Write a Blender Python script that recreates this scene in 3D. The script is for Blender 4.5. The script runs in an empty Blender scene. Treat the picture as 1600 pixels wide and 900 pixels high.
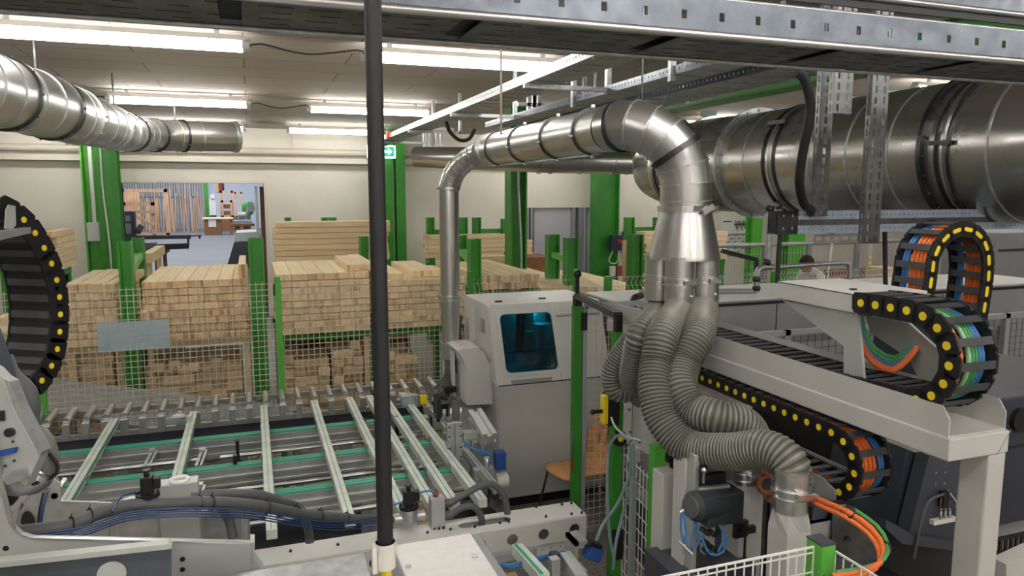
import bpy, math, random
from mathutils import Vector as V, Matrix, noise
from math import sin, cos, pi, radians, atan2, sqrt
random.seed(7)
SC = bpy.context.scene
COL = SC.collection

# ---------------- camera ----------------
F = 1140.0; CZ = 2.65
PITCH = radians(7.4); YAW = radians(19.6)
cp, sp, cy, sy = cos(PITCH), sin(PITCH), cos(YAW), sin(YAW)
FWD = V((sy*cp, cy*cp, -sp)); RGT = V((cy, -sy, 0)); UPV = V((sy*sp, cy*sp, cp))
CAM = V((0, 0, CZ))
cd = bpy.data.cameras.new('camera'); cam = bpy.data.objects.new('camera', cd); COL.objects.link(cam)
cd.sensor_width = 36; cd.lens = F/1600*36; cd.clip_start = .05; cd.clip_end = 200
cam.matrix_world = Matrix.Translation(CAM) @ Matrix((RGT, UPV, -FWD)).transposed().to_4x4()
SC.camera = cam

# ---------------- world, lights, exposure ----------------
SC.view_settings.view_transform = 'Standard'; SC.view_settings.look = 'None'
SC.view_settings.gamma = 1; SC.view_settings.use_curve_mapping = False
SC.view_settings.exposure = 0.93
LAMP_E = 15.0
w = bpy.data.worlds.new('world'); SC.world = w; w.use_nodes = True
w.node_tree.nodes['Background'].inputs[0].default_value = (.9, .95, 1, 1)
w.node_tree.nodes['Background'].inputs[1].default_value = .35

def area(loc, size, energy, rot=(0, 0, 0), col=(1, .97, .92)):
    l = bpy.data.lights.new('hall_light', 'AREA'); l.shape = 'RECTANGLE'; l.size, l.size_y = size
    l.energy = energy; l.color = col
    o = bpy.data.objects.new('hall_light', l); o.location = loc; o.rotation_euler = rot; COL.objects.link(o)
# daylight-like roof lighting of the neighbouring hall seen through the gate opening
area((-4, 30, 6.6), (10, 14), 420, col=(.93, .96, 1)); area((-4, 50, 6.6), (12, 12), 950, col=(.93, .96, 1))

def ray(px, py): return FWD + RGT*((px-800)/F) + UPV*((450-py)/F)
def D(px, py, d): return CAM + ray(px, py)*d
def AX(px, py, X): r = ray(px, py); return CAM + r*(X/r.x)
def AY(px, py, Y): r = ray(px, py); return CAM + r*(Y/r.y)
def AZ(px, py, Z): r = ray(px, py); return CAM + r*((Z-CZ)/r.z)

# ---------------- materials ----------------
def lin(c):
    return tuple((x/255/12.92 if x/255 <= .04045 else ((x/255+.055)/1.055)**2.4) for x in c) + (1,)

def mat(name, rgb, rough=.5, metal=0, rgb2=None, sc=6, st=(1, 1, 1), bump=0, emis=0, trans=0, spec=.5, detail=4, coat=0, rvar=0):
    m = bpy.data.materials.new(name); m.use_nodes = True; nt = m.node_tree; N = nt.nodes; L = nt.links
    b = N['Principled BSDF']; b.inputs['Roughness'].default_value = rough; b.inputs['Metallic'].default_value = metal
    b.inputs['Base Color'].default_value = lin(rgb); b.inputs['Specular IOR Level'].default_value = spec
    if coat: b.inputs['Coat Weight'].default_value = coat
    if emis: b.inputs['Emission Color'].default_value = lin(rgb); b.inputs['Emission Strength'].default_value = emis
    if trans: b.inputs['Transmission Weight'].default_value = trans
    if rgb2 is not None or bump or rvar:
        tc = N.new('ShaderNodeTexCoord'); mp = N.new('ShaderNodeMapping'); mp.inputs['Scale'].default_value = st
        L.new(tc.outputs['Object'], mp.inputs[0]); no = N.new('ShaderNodeTexNoise')
        no.inputs['Scale'].default_value = sc; no.inputs['Detail'].default_value = detail; L.new(mp.outputs[0], no.inputs['Vector'])
        if rgb2 is not None:
            r = N.new('ShaderNodeValToRGB'); r.color_ramp.elements[0].position = .35; r.color_ramp.elements[1].position = .65
            r.color_ramp.elements[0].color = lin(rgb); r.color_ramp.elements[1].color = lin(rgb2)
            L.new(no.outputs[0], r.inputs[0]); L.new(r.outputs[0], b.inputs['Base Color'])
        if rvar:
            mr = N.new('ShaderNodeMapRange'); mr.inputs[1].default_value = .3; mr.inputs[2].default_value = .7
            mr.inputs[3].default_value = rough-rvar; mr.inputs[4].default_value = rough+rvar
            L.new(no.outputs[0], mr.inputs[0]); L.new(mr.outputs[0], b.inputs['Roughness'])
        if bump:
            bp = N.new('ShaderNodeBump'); bp.inputs['Strength'].default_value = bump; bp.inputs['Distance'].default_value = .01
            L.new(no.outputs[0], bp.inputs['Height']); L.new(bp.outputs[0], b.inputs['Normal'])
    return m

def wood(name, a, b_, c, st, sc, rnd=.35, wave=None):
    """timber: fine noise streaks, a tone of its own per piece (Object Info random)"""
    m = bpy.data.materials.new(name); m.use_nodes = True; nt = m.node_tree; N = nt.nodes; L = nt.links
    b = N['Principled BSDF']; b.inputs['Roughness'].default_value = .7
    tc = N.new('ShaderNodeTexCoord'); oi = N.new('ShaderNodeObjectInfo')
    mp = N.new('ShaderNodeMapping'); mp.inputs['Scale'].default_value = st
    cb = N.new('ShaderNodeCombineXYZ'); ml = N.new('ShaderNodeMath'); ml.operation = 'MULTIPLY'; ml.inputs[1].default_value = 37
    L.new(oi.outputs['Random'], ml.inputs[0])
    for k in range(3): L.new(ml.outputs[0], cb.inputs[k])
    L.new(cb.outputs[0], mp.inputs['Location']); L.new(tc.outputs['Object'], mp.inputs[0])
    no = N.new('ShaderNodeTexNoise'); no.inputs['Scale'].default_value = sc; no.inputs['Detail'].default_value = 5
    L.new(mp.outputs[0], no.inputs['Vector'])
    r = N.new('ShaderNodeValToRGB'); e = r.color_ramp.elements; e[0].position = .3; e[0].color = lin(a); e[1].position = .7; e[1].color = lin(c)
    k = e.new(.5); k.color = lin(b_); L.new(no.outputs[0], r.inputs[0])
    src = r.outputs[0]
    if wave:   # end grain: glued lamellas, each with a tone of its own
        sep = N.new('ShaderNodeSeparateXYZ'); L.new(mp.outputs[0], sep.inputs[0])
        wn = N.new('ShaderNodeTexWhiteNoise'); wn.noise_dimensions = '1D'
        fl = N.new('ShaderNodeMath'); fl.operation = 'SNAP'; fl.inputs[1].default_value = wave
        L.new(sep.outputs[0], fl.inputs[0]); L.new(fl.outputs[0], wn.inputs['W'])
        mx = N.new('ShaderNodeMix'); mx.data_type = 'RGBA'; mx.blend_type = 'MULTIPLY'
        rr = N.new('ShaderNodeValToRGB'); rr.color_ramp.elements[0].color = (.50, .38, .27, 1); rr.color_ramp.elements[1].color = (1, 1, 1, 1)
        rr.color_ramp.elements[1].position = .55
        L.new(wn.outputs[0], rr.inputs[0]); mx.inputs[0].default_value = .85 if wave < .035 else .65
        L.new(src, mx.inputs[6]); L.new(rr.outputs[0], mx.inputs[7]); src = mx.outputs[2]
    hs = N.new('ShaderNodeHueSaturation'); mr = N.new('ShaderNodeMapRange')
    mr.inputs[3].default_value = 1-rnd/2; mr.inputs[4].default_value = 1+rnd/3
    L.new(oi.outputs['Random'], mr.inputs[0]); L.new(mr.outputs[0], hs.inputs['Value']); L.new(src, hs.inputs['Color'])
    L.new(hs.outputs[0], b.inputs['Base Color'])
    return m

M = {}
M['galv'] = mat('galvanised', (196, 200, 202), .42, .8, (174, 178, 181), 26, bump=.05, rvar=.07)
M['duct'] = mat('duct_sheet', (194, 194, 192), .31, .92, (189, 189, 187), 3, (1, 1, 1), bump=.015, rvar=.02)
M['duct_big'] = mat('large_duct_sheet', (188, 187, 182), .27, .92, (168, 167, 163), 3, bump=.08, rvar=.08)
M['traygalv'] = mat('tray_galvanised', (100, 105, 113), .33, .9, (90, 95, 103), 22, bump=.04, rvar=.06)
M['bluegalv'] = mat('bluish_galvanised', (186, 202, 222), .45, .55, (170, 187, 208), 30)
M['strutgalv'] = mat('strut_galvanised', (138, 140, 142), .38, .9, (120, 122, 124), 30)
M['steel'] = mat('bright_steel', (212, 213, 213), .3, .95, (200, 202, 203), 8, rvar=.03)
M['brush'] = mat('brushed_plate', (206, 208, 208), .42, .8, (165, 168, 170), 9, (1, 14, 1), bump=.05, rvar=.08)
M['darksteel'] = mat('dark_steel', (92, 94, 96), .4, .9, (70, 72, 74), 12)
M['traydark'] = mat('tray_underside', (128, 130, 134), .5, .85, (96, 98, 102), 9, bump=.1)
M['traydeep'] = mat('tray_gap', (40, 44, 56), .6, .3)
M['alu'] = mat('aluminium_profile', (205, 208, 206), .38, .75, (190, 193, 192), 9)
M['rail'] = mat('pale_rail', (224, 230, 220), .45, .15, (204, 213, 203), 9)
M['belt'] = mat('green_belt', (52, 160, 132), .45)
M['ramp'] = mat('grey_slatted_sheet', (160, 164, 164), .5, .3, (150, 154, 155), 5)
M['white'] = mat('white_machine_paint', (218, 218, 214), .42, 0, (212, 212, 209), 3)
M['grey'] = mat('light_grey_paint', (196, 196, 192), .4, 0, (190, 190, 187), 4)
M['channelg'] = mat('channel_grey', (78, 84, 93), .45, .2, (72, 78, 87), 5)
M['midgrey'] = mat('mid_grey_paint', (150, 152, 156), .5, 0, (143, 145, 149), 4)
M['slate'] = mat('slate_paint', (70, 74, 84), .45, 0, (62, 66, 76), 4)
M['navy'] = mat('dark_blue_grey', (58, 62, 76), .5, 0, (52, 56, 68), 5)
M['plateg'] = mat('grey_plate', (182, 185, 182), .4, .2, (172, 175, 172), 5)
M['black'] = mat('black_plastic', (30, 30, 33), .45, 0, (24, 24, 26), 12)
M['rubber'] = mat('black_rubber', (27, 28, 31), .55, 0, (32, 33, 36), 20)
M['hosegrey'] = mat('grey_hose', (92, 94, 96), .5, 0, (84, 86, 88), 12)
M['chaingrey'] = mat('chain_bar', (74, 75, 78), .5, 0, (64, 65, 68), 12)
M['yellow'] = mat('yellow_cap', (242, 214, 30), .5)
M['orange'] = mat('orange_cable', (226, 112, 48), .45)
M['green_c'] = mat('green_cable', (70, 150, 84), .45)
M['mint_c'] = mat('pale_green_cable', (150, 205, 160), .45)
M['airblue'] = mat('air_line_blue', (30, 64, 112), .4)
M['blue_c'] = mat('blue_cable', (58, 118, 178), .45)
M['ltblue_c'] = mat('pale_blue_tube', (128, 150, 158), .4)
M['white_c'] = mat('white_cable', (215, 216, 212), .45)
M['green'] = mat('green_paint', (58, 146, 46), .42, 0, (52, 134, 42), 3)
M['green_lit'] = mat('lit_green_paint', (96, 186, 70), .4, 0, (88, 176, 64), 3)  # lighter copy of the green paint, its lit tone put into the colour
M['flex'] = mat('corrugated_hose', (128, 128, 117), .36, 0, (114, 114, 104), 10, spec=.6)
M['flex_shade'] = mat('corrugated_hose_groove_shade', (80, 82, 77), .5)  # darker copy of the hose colour, paints the shade in the grooves
M['wire'] = mat('mesh_wire', (214, 210, 196), .4, .2)
M['wirew'] = mat('white_wire', (236, 237, 234), .4)
M['grille'] = mat('grey_gate_frame', (168, 172, 176), .45, .3)
M['bluetag'] = mat('blue_grey_plate', (168, 188, 202), .55, 0, (160, 181, 196), 5)
def glass_mat():
    m = bpy.data.materials.new('teal_glass'); m.use_nodes = True; nt = m.node_tree; N = nt.nodes; L = nt.links; N.remove(N['Principled BSDF'])
    t = N.new('ShaderNodeBsdfTransparent'); t.inputs[0].default_value = (.02, .26, .34, 1); g = N.new('ShaderNodeBsdfGlossy'); g.inputs['Roughness'].default_value = .03
    f = N.new('ShaderNodeFresnel'); f.inputs[0].default_value = 1.5; x = N.new('ShaderNodeMixShader')
    L.new(f.outputs[0], x.inputs[0]); L.new(t.outputs[0], x.inputs[1]); L.new(g.outputs[0], x.inputs[2]); L.new(x.outputs[0], N['Material Output'].inputs[0]); return m
M['teal'] = glass_mat()
M['concrete_wall'] = mat('wall_paint', (226, 221, 210), .8, 0, (219, 214, 203), 1.5, bump=.15)
M['trimwall'] = mat('ledge_paint', (214, 208, 196), .75)
M['pipe'] = mat('painted_pipe', (208, 200, 186), .5)
M['chairwood'] = mat('beech_plywood', (224, 168, 104), .4, 0, (206, 146, 84), 7, (1, 1, 6), coat=.3)
M['card'] = mat('crate_board', (150, 106, 70), .75, 0, (128, 88, 58), 10)
M['skin'] = mat('skin', (196, 150, 126), .55)
M['shirt'] = mat('white_shirt', (222, 222, 222), .8)
M['hair'] = mat('dark_hair', (52, 42, 36), .8)
M['trousers'] = mat('dark_trousers', (52, 54, 62), .8)
M['lilac'] = mat('lilac_door', (190, 188, 198), .6, 0, (184, 182, 192), 2)
M['red'] = mat('red_plastic', (190, 44, 36), .5)
M['blue'] = mat('blue_plastic', (40, 78, 150), .45)
M['navyp'] = mat('dark_blue_box', (46, 54, 84), .45)
M['sign'] = mat('exit_green', (20, 140, 110), .5, emis=1.0)
M['signw'] = mat('exit_white', (235, 255, 250), .5, emis=1.3)
M['cream'] = mat('cream_plastic', (228, 225, 218), .5)
M['whiteplate'] = mat('white_lid', (230, 231, 230), .5, 0, (226, 224, 220), 40)
M['motor'] = mat('charcoal_motor', (44, 52, 56), .5)
M['copper'] = mat('copper_orange', (138, 84, 58), .55)
M['hallwall'] = mat('hall_wall', (206, 212, 226), .8)
M['tube'] = mat('lamp_tube', (255, 252, 246), .5, emis=LAMP_E)
M['brownframe'] = mat('brown_wood_frame', (120, 84, 60), .6)
M['posterw'] = mat('poster_white', (226, 226, 222), .6)
M['wside'] = wood('timber_side', (232, 206, 160), (240, 218, 176), (246, 230, 196), (1, .06, 1), 40, .2)
M['wsidex'] = wood('timber_side_long', (230, 200, 154), (240, 214, 172), (246, 228, 192), (.06, 1, 1), 40, .24)
M['wsidez'] = wood('timber_side_upright', (186, 142, 106), (208, 166, 130), (226, 188, 152), (1, 1, .06), 20, .5)
M['wend'] = wood('timber_end', (214, 182, 140), (226, 198, 156), (238, 214, 176), (1, 1, 1), 60, .3, wave=.039)
M['wendw'] = wood('timber_end_warm', (212, 170, 124), (226, 190, 146), (238, 208, 166), (1, 1, 1), 60, .3, wave=.03)
M['wblock'] = wood('timber_block', (204, 172, 132), (218, 190, 150), (230, 206, 170), (1, 1, 1), 30, .45)

# concrete floor: speckled grey
def floor_mat(name, a, b_, sc):
    m = mat(name, a, .55, 0, b_, sc, bump=.05, detail=8); nt = m.node_tree
    r = [n for n in nt.nodes if n.type == 'VALTORGB'][0]; r.color_ramp.elements[0].position = .42; r.color_ramp.elements[1].position = .56
    return m
M['floor'] = floor_mat('speckled_concrete', (120, 116, 110), (158, 153, 146), 55)
M['floor2'] = mat('hall_floor', (100, 103, 113), .45, 0, (92, 95, 105), .6)

def ceiling_mat():
    m = bpy.data.materials.new('ceiling_boards'); m.use_nodes = True; nt = m.node_tree; N = nt.nodes; L = nt.links
    b = N['Principled BSDF']; b.inputs['Roughness'].default_value = .85
    tc = N.new('ShaderNodeTexCoord'); br = N.new('ShaderNodeTexBrick')
    br.inputs['Scale'].default_value = 1; br.inputs['Brick Width'].default_value = 2.0; br.inputs['Row Height'].default_value = .62
    br.inputs['Mortar Size'].default_value = .006; br.inputs['Mortar Smooth'].default_value = .2
    br.inputs['Color1'].default_value = lin((188, 178, 168)); br.inputs['Color2'].default_value = lin((180, 170, 160)); br.inputs['Mortar'].default_value = lin((96, 88, 80))
    L.new(tc.outputs['Object'], br.inputs['Vector'])
    no = N.new('ShaderNodeTexNoise'); no.inputs['Scale'].default_value = 60; L.new(tc.outputs['Object'], no.inputs['Vector'])
    bp = N.new('ShaderNodeBump'); bp.inputs['Strength'].default_value = .25; bp.inputs['Distance'].default_value = .01
    L.new(no.outputs[0], bp.inputs['Height']); L.new(bp.outputs[0], b.inputs['Normal']); L.new(br.outputs[0], b.inputs['Base Color'])
    return m
M['ceiling'] = ceiling_mat()

# ---------------- mesh builder ----------------
def perp(a):
    a = a.normalized(); t = V((0, 0, 1)) if abs(a.z) < .9 else V((0, 1, 0))
    u = a.cross(t).normalized(); return u, a.cross(u).normalized()

class MB:
    def __init__(s): s.v = []; s.f = []; s.mi = []; s.sm = []; s.cur = 0
    def _a(s, vs, fs, smooth=False):
        n = len(s.v); s.v += [V(p) for p in vs]
        for f in fs: s.f.append([n+i for i in f]); s.mi.append(s.cur); s.sm.append(smooth)
    def box(s, a, b):
        x0, x1 = sorted((a[0], b[0])); y0, y1 = sorted((a[1], b[1])); z0, z1 = sorted((a[2], b[2]))
        s._a([(x0,y0,z0),(x1,y0,z0),(x1,y1,z0),(x0,y1,z0),(x0,y0,z1),(x1,y0,z1),(x1,y1,z1),(x0,y1,z1)],
             [(0,3,2,1),(4,5,6,7),(0,1,5,4),(1,2,6,5),(2,3,7,6),(3,0,4,7)]); return s
    def obox(s, c, a, b, d):     # half-extent vectors
        c = V(c); a = V(a); b = V(b); d = V(d)
        if a.cross(b).dot(d) < 0: d = -d
        s._a([c-a-b-d, c+a-b-d, c+a+b-d, c-a+b-d, c-a-b+d, c+a-b+d, c+a+b+d, c-a+b+d],
             [(0,3,2,1),(4,5,6,7),(0,1,5,4),(1,2,6,5),(2,3,7,6),(3,0,4,7)]); return s
    def bar(s, p, q, w, h=None, up=(0, 0, 1)):
        p = V(p); q = V(q); h = h or w; t = (q-p).normalized(); upv = V(up)
        if abs(t.dot(upv)) > .98: upv = V((0, 1, 0))
        u = t.cross(upv).normalized(); n = u.cross(t)
        return s.obox((p+q)/2, (q-p)/2, u*w/2, n*h/2)
    def prism(s, pts, ex):
        pts = [V(p) for p in pts]; ex = V(ex); n = len(pts)
        nor = V((0, 0, 0))
        for i in range(n): nor += pts[i].cross(pts[(i+1) % n])
        if nor.dot(ex) > 0: pts.reverse()
        s._a(pts+[p+ex for p in pts], [list(range(n)), list(range(2*n-1, n-1, -1))]+[(i, n+i, n+(i+1) % n, (i+1) % n) for i in range(n)]); return s
    def cyl(s, p, q, r, r2=None, n=14, cap=True, smooth=True):
        return s.tube([p, q], [r, r if r2 is None else r2], n, cap, smooth)
    def tube(s, pts, r, n=10, cap=True, smooth=True, facet=False):
        pts = [V(p) for p in pts]; k = len(pts)
        if not hasattr(r, '__len__'): r = [r]*k
        T = [(pts[min(i+1, k-1)]-pts[max(i-1, 0)]) for i in range(k)]
        for i in range(k):
            if T[i].length < 1e-7: T[i] = T[i-1] if i else (pts[-1]-pts[0])
            T[i] = T[i].normalized()
        u, _ = perp(T[0]); rings = []; vs = []
        for i in range(k):
            u = (u - T[i]*u.dot(T[i])); u = u.normalized() if u.length > 1e-6 else perp(T[i])[0]
            w_ = T[i].cross(u)
            for j in range(n):
                a = 2*pi*j/n; vs.append(pts[i]+(u*cos(a)+w_*sin(a))*r[i])
        if facet:
            for i in range(k-1): s._a(vs[i*n:(i+2)*n], [(j, (j+1) % n, n+(j+1) % n, n+j) for j in range(n)], True)
            return s
        fs = [(i*n+j, i*n+(j+1) % n, (i+1)*n+(j+1) % n, (i+1)*n+j) for i in range(k-1) for j in range(n)]
        s._a(vs, fs, smooth)
        if cap:
            m = len(s.v)-k*n
            s.f.append([m+j for j in range(n-1, -1, -1)]); s.mi.append(s.cur); s.sm.append(False)
            s.f.append([m+(k-1)*n+j for j in range(n)]); s.mi.append(s.cur); s.sm.append(False)
        return s
    def ring(s, c, ax, R, r, n=36, m=6):
        c = V(c); a = V(ax).normalized(); u, w_ = perp(a); vs = []
        for i in range(n):
            t = 2*pi*i/n; d = u*cos(t)+w_*sin(t)
            for j in range(m):
                q = 2*pi*j/m; vs.append(c+d*(R+r*cos(q))+a*r*sin(q))
        s._a(vs, [(i*m+j, ((i+1) % n)*m+j, ((i+1) % n)*m+(j+1) % m, i*m+(j+1) % m) for i in range(n) for j in range(m)], True); return s
    def band(s, c, ax, R, w_, t=.004, n=36):
        a = V(ax).normalized(); c = V(c)
        return s.tube([c-a*w_/2, c-a*w_/2, c+a*w_/2, c+a*w_/2], [R, R+t, R+t, R], n, False, False)
    def ball(s, c, r, n=12, m=8, st=(1, 1, 1)):
        c = V(c); vs = [c+V((0, 0, r*st[2]))]
        for i in range(1, m):
            a = pi*i/m
            for j in range(n):
                b = 2*pi*j/n; vs.append(c+V((sin(a)*cos(b)*r*st[0], sin(a)*sin(b)*r*st[1], cos(a)*r*st[2])))
        vs.append(c-V((0, 0, r*st[2])))
        fs = [(0, 1+j, 1+(j+1) % n) for j in range(n)]
        for i in range(m-2):
            for j in range(n): fs.append((1+i*n+j, 1+(i+1)*n+j, 1+(i+1)*n+(j+1) % n, 1+i*n+(j+1) % n))
        e = len(vs)-1; fs += [(e, 1+(m-2)*n+(j+1) % n, 1+(m-2)*n+j) for j in range(n)]
        s._a(vs, fs, True); return s
    def perf(s, o, u, v, L, H, t, pitch, hw, hh, rows, off=0):
        """a sheet L x H (directions u, v, thickness t along u x v) with rows of punched holes (rows = heights of hole centres)"""
        o = V(o); u = V(u).normalized(); v = V(v).normalized(); nn = u.cross(v)
        def q(a, b, c, d):
            if b-a > 1e-6 and d-c > 1e-6: s.obox(o+u*(a+b)/2+v*(c+d)/2, u*(b-a)/2, v*(d-c)/2, nn*t/2)
        y = 0
        for rh in rows:
            q(0, L, y, rh-hh/2); x = 0; k = 0
            while pitch*(k+.5)+off < L-hw:
                c = pitch*(k+.5)+off; q(x, c-hw/2, rh-hh/2, rh+hh/2); x = c+hw/2; k += 1
            q(x, L, rh-hh/2, rh+hh/2); y = rh+hh/2
        q(0, L, y, H); return s
    def split(s, name, m, parent):
        """each separate piece becomes a part of its own"""
        p = list(range(len(s.v)))
        def f_(i):
            while p[i] != i: p[i] = p[p[i]]; i = p[i]
            return i
        for f in s.f:
            for i in f[1:]: p[f_(i)] = f_(f[0])
        g = {}
        for k, f in enumerate(s.f): g.setdefault(f_(f[0]), []).append(k)
        for ks in g.values():
            b = MB(); mp = {}
            for k in ks:
                for i in s.f[k]:
                    if i not in mp: mp[i] = len(b.v); b.v.append(s.v[i])
                b.f.append([mp[i] for i in s.f[k]]); b.mi.append(s.mi[k]); b.sm.append(s.sm[k])
            b.build(name, m, parent)
    def build(s, name, m, parent=None, loc=None, bevel=0, sub=0):
        me = bpy.data.meshes.new(name)
        L = WL(parent) if parent else V(loc if loc is not None else (0, 0, 0))
        me.from_pydata([tuple(p-L) for p in s.v], [], s.f)
        if any(s.sm): me.set_sharp_from_angle(angle=radians(38))
        for x in (m if isinstance(m, (list, tuple)) else [m]): me.materials.append(M[x] if isinstance(x, str) else x)
        me.polygons.foreach_set('material_index', s.mi); me.polygons.foreach_set('use_smooth', s.sm); me.update()
        o = bpy.data.objects.new(name, me); COL.objects.link(o)
        if parent: o.parent = parent; o['_w'] = list(L)
        else: o.location = L; o['_w'] = list(L)
        if bevel:
            b = o.modifiers.new('bevel', 'BEVEL'); b.width = bevel; b.segments = 2; b.limit_method = 'ANGLE'; b.angle_limit = radians(50)
        return o
def WL(o): return V(o['_w'])
def tag(o, label=None, cat=None, group=None, kind=None):
    if label: o['label'] = label
    if cat: o['category'] = cat
    if group: o['group'] = group
    if kind or cat: o['kind'] = kind or 'thing'
    return o
def root(name, loc, label, cat, group=None):
    o = bpy.data.objects.new(name, None); o.location = loc; o['_w'] = list(V(loc)); o.empty_display_size = .05; COL.objects.link(o)
    return tag(o, label, cat, group)
def struct(name, mb, m): return tag(mb.build(name, m), kind='structure')
def one(name, mb, m, loc, label, cat, group=None, bevel=0):
    return tag(mb.build(name, m, None, loc, bevel), label, cat, group)
def spl(P, step=.02, closed=False):
    P = [V(p) for p in P]; out = []
    Q = [P[0]*2-P[1]]+P+[P[-1]*2-P[-2]]
    for i in range(1, len(Q)-2):
        a, b, c, d = Q[i-1:i+3]; n = max(2, int((c-b).length/step))
        for k in range(n):
            t = k/n; out.append(.5*((2*b)+(c-a)*t+(2*a-5*b+4*c-d)*t*t+(3*b-a-3*c+d)*t**3))
    out.append(P[-1]); return out
def resample(P, step):
    out = [P[0]]; acc = 0; need = step
    for i in range(len(P)-1):
        a, b = P[i], P[i+1]; l = (b-a).length; pos = 0
        while acc+(l-pos) >= need:
            pos += need-acc; out.append(a+(b-a)*(pos/l)); acc = 0
        acc += l-pos
    return out
def flex_hose(P, r, pitch=.02, n=22, depth=.10):
    """corrugated hose skin: ridge and groove rings along a path"""
    pts = resample(spl(P, .01), pitch/4); k = len(pts); rr = [r*(1+(0, -depth*.45, -depth, -depth*.45)[i % 4]) for i in range(k)]
    b = MB(); b.tube(pts, rr, n, False); nf = len(b.f)
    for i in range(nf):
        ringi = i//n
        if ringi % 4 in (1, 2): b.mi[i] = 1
    return b
def copy_to(o, M4, parent=None):
    c = o.copy(); COL.objects.link(c)
    if parent: c.parent = parent
    c.matrix_basis = M4
    return c

# ================= ROOM =================
YW = 16.5; ZC = 4.0
struct('floor', MB().box((-9, -5, -.1), (27, YW, 0)), 'floor')
struct('ceiling', MB().box((-9, -5, ZC), (27, YW, ZC+.2)), 'ceiling')
wb = MB()
OX0, OX1, OZ = -2.44, .28, 2.86; PX0, PX1, PZ = 6.2, 7.95, 2.3
wb.box((-9, YW, 0), (OX0, YW+.3, ZC)); wb.box((OX0, YW, OZ), (OX1, YW+.3, ZC)); wb.box((OX1, YW, 0), (PX0, YW+.3, ZC))
wb.box((PX0, YW, PZ), (PX1, YW+.3, ZC)); wb.box((PX1, YW, 0), (27, YW+.3, ZC))
struct('wall_back', wb, 'concrete_wall')
struct('wall_left', MB().box((-9.2, -5, 0), (-9, YW, ZC)), 'concrete_wall')
struct('wall_right', MB().box((27, -5, 0), (27.2, YW, ZC)), 'concrete_wall')
struct('wall_front', MB().box((-9, -5.2, 0), (27, -5, ZC)), 'concrete_wall')
struct('trim_ledge', MB().box((-9, YW-.28, 3.28), (27, YW, 3.36)), 'trimwall')
tl = MB(); tl.box((OX0-.06, YW-.02, OZ), (OX1+.06, YW+.32, OZ+.05)); tl.box((OX1, YW-.02, 0), (OX1+.06, YW+.32, OZ)); tl.box((OX0-.06, YW-.02, 0), (OX0, YW+.32, OZ))
struct('trim_opening', tl, 'trimwall')
# long painted pipes below the ceiling on the back wall
p = MB(); p.cyl((-9, YW-.13, 3.52), (5.0, YW-.13, 3.52), .07, n=16)
for x in (-6, -2.6, .9, 4): p.box((x-.02, YW-.15, 3.57), (x+.02, YW-.11, ZC-.003))
one('wall_pipe', p, 'pipe', (-2, YW-.13, 3.5), 'long cream painted pipe running horizontally just below the ceiling along the back wall', 'pipe')
p = MB(); c_ = AY(142, 330, YW-.03); p.box((c_.x-.03, YW-.05, 0), (c_.x+.03, YW-.002, 3.27))
one('wall_joint_profile', p, 'darksteel', (c_.x, YW-.03, 0), 'thin dark vertical profile on the cream wall left of the green columns', 'profile')
# door behind the second opening
dr = MB(); dr.box((PX0+.28, YW+.1, 0), (PX1-.5, YW+.16, PZ)); 
do = struct('door_1', dr, 'lilac')
j = MB(); j.box((PX0, YW-.03, 0), (PX0+.1, YW+.2, PZ)); j.box((PX0+.16, YW+.02, 0), (PX0+.22, YW+.2, PZ)); j.box((PX1-.5, YW+.02, 0), (PX1-.4, YW+.2, PZ)); j.box((PX1-.32, YW, 0), (PX1-.18, YW+.2, PZ))
struct('trim_door', j, 'midgrey')
struct('wall_behind_door', MB().box((PX0-.3, YW+.9, 0), (PX1+.3, YW+1, 3)), 'hallwall')
# neighbouring hall
HY = 60
struct('floor_hall', MB().box((-24, YW, -.1), (9, HY, -.004)), 'floor2')
struct('wall_hall_back', MB().box((-24, HY, 0), (9, HY+.2, 7)), 'hallwall')
struct('wall_hall_left', MB().box((-24.2, YW+.3, 0), (-24, HY, 7)), 'hallwall')
struct('wall_hall_right', MB().box((5.9, YW+.3, 0), (6.0, HY, 7)), 'hallwall')
struct('ceiling_hall', MB().box((-24, YW+.3, 7), (9, HY, 7.2)), 'hallwall')
for x0_, x1_ in ((-24, OX0-3),):
    pass

# ---- green steel columns (each an H section) ----
def hcol(x, y, wx, wy, z0, z1, label, t=.03, facing='x', extra=None, m='green'):
    r = root('steel_column', (x, y, z0), label, 'column')
    b = MB()
    if facing == 'x':   # flanges face left/right, web across
        b.box((x-wx/2, y-wy/2, z0), (x-wx/2+t, y+wy/2, z1)); b.box((x+wx/2-t, y-wy/2, z0), (x+wx/2, y+wy/2, z1)); b.box((x-wx/2+t, y-t/2, z0), (x+wx/2-t, y+t/2, z1))
    else:
        b.box((x-wx/2, y-wy/2, z0), (x+wx/2, y-wy/2+t, z1)); b.box((x-wx/2, y+wy/2-t, z0), (x+wx/2, y+wy/2, z1)); b.box((x-t/2, y-wy/2+t, z0), (x+t/2, y+wy/2-t, z1))
    b.build('profile', m, r)
    fb = MB().box((x-wx/2-.05, y-wy/2-.05, z0), (x+wx/2+.05, y+wy/2+.05, z0+.03)); fb.build('base_plate', m, r)
    if extra: extra(r)
    return r
def conduit(r, x, y, z0=.1, z1=3.9, m='white_c', rad=.015):
    MB().tube(spl([(x, y, z0), (x+.03, y, (z0+z1)*.4), (x-.02, y, (z0+z1)*.7), (x, y, z1)], .2), rad, 6).build('conduit', m, r)
q = AY(153, 400, 16.0)
def sw(r):
    b = MB().box((q.x-.1, 15.72, 1.75), (q.x+.12, 15.8, 2.1)); b.build('switch_box', 'white', r)
    MB().box((q.x+.0, 15.75, 2.1), (q.x+.06, 15.8, 3.7)).build('conduit', 'white_c', r)
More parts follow.
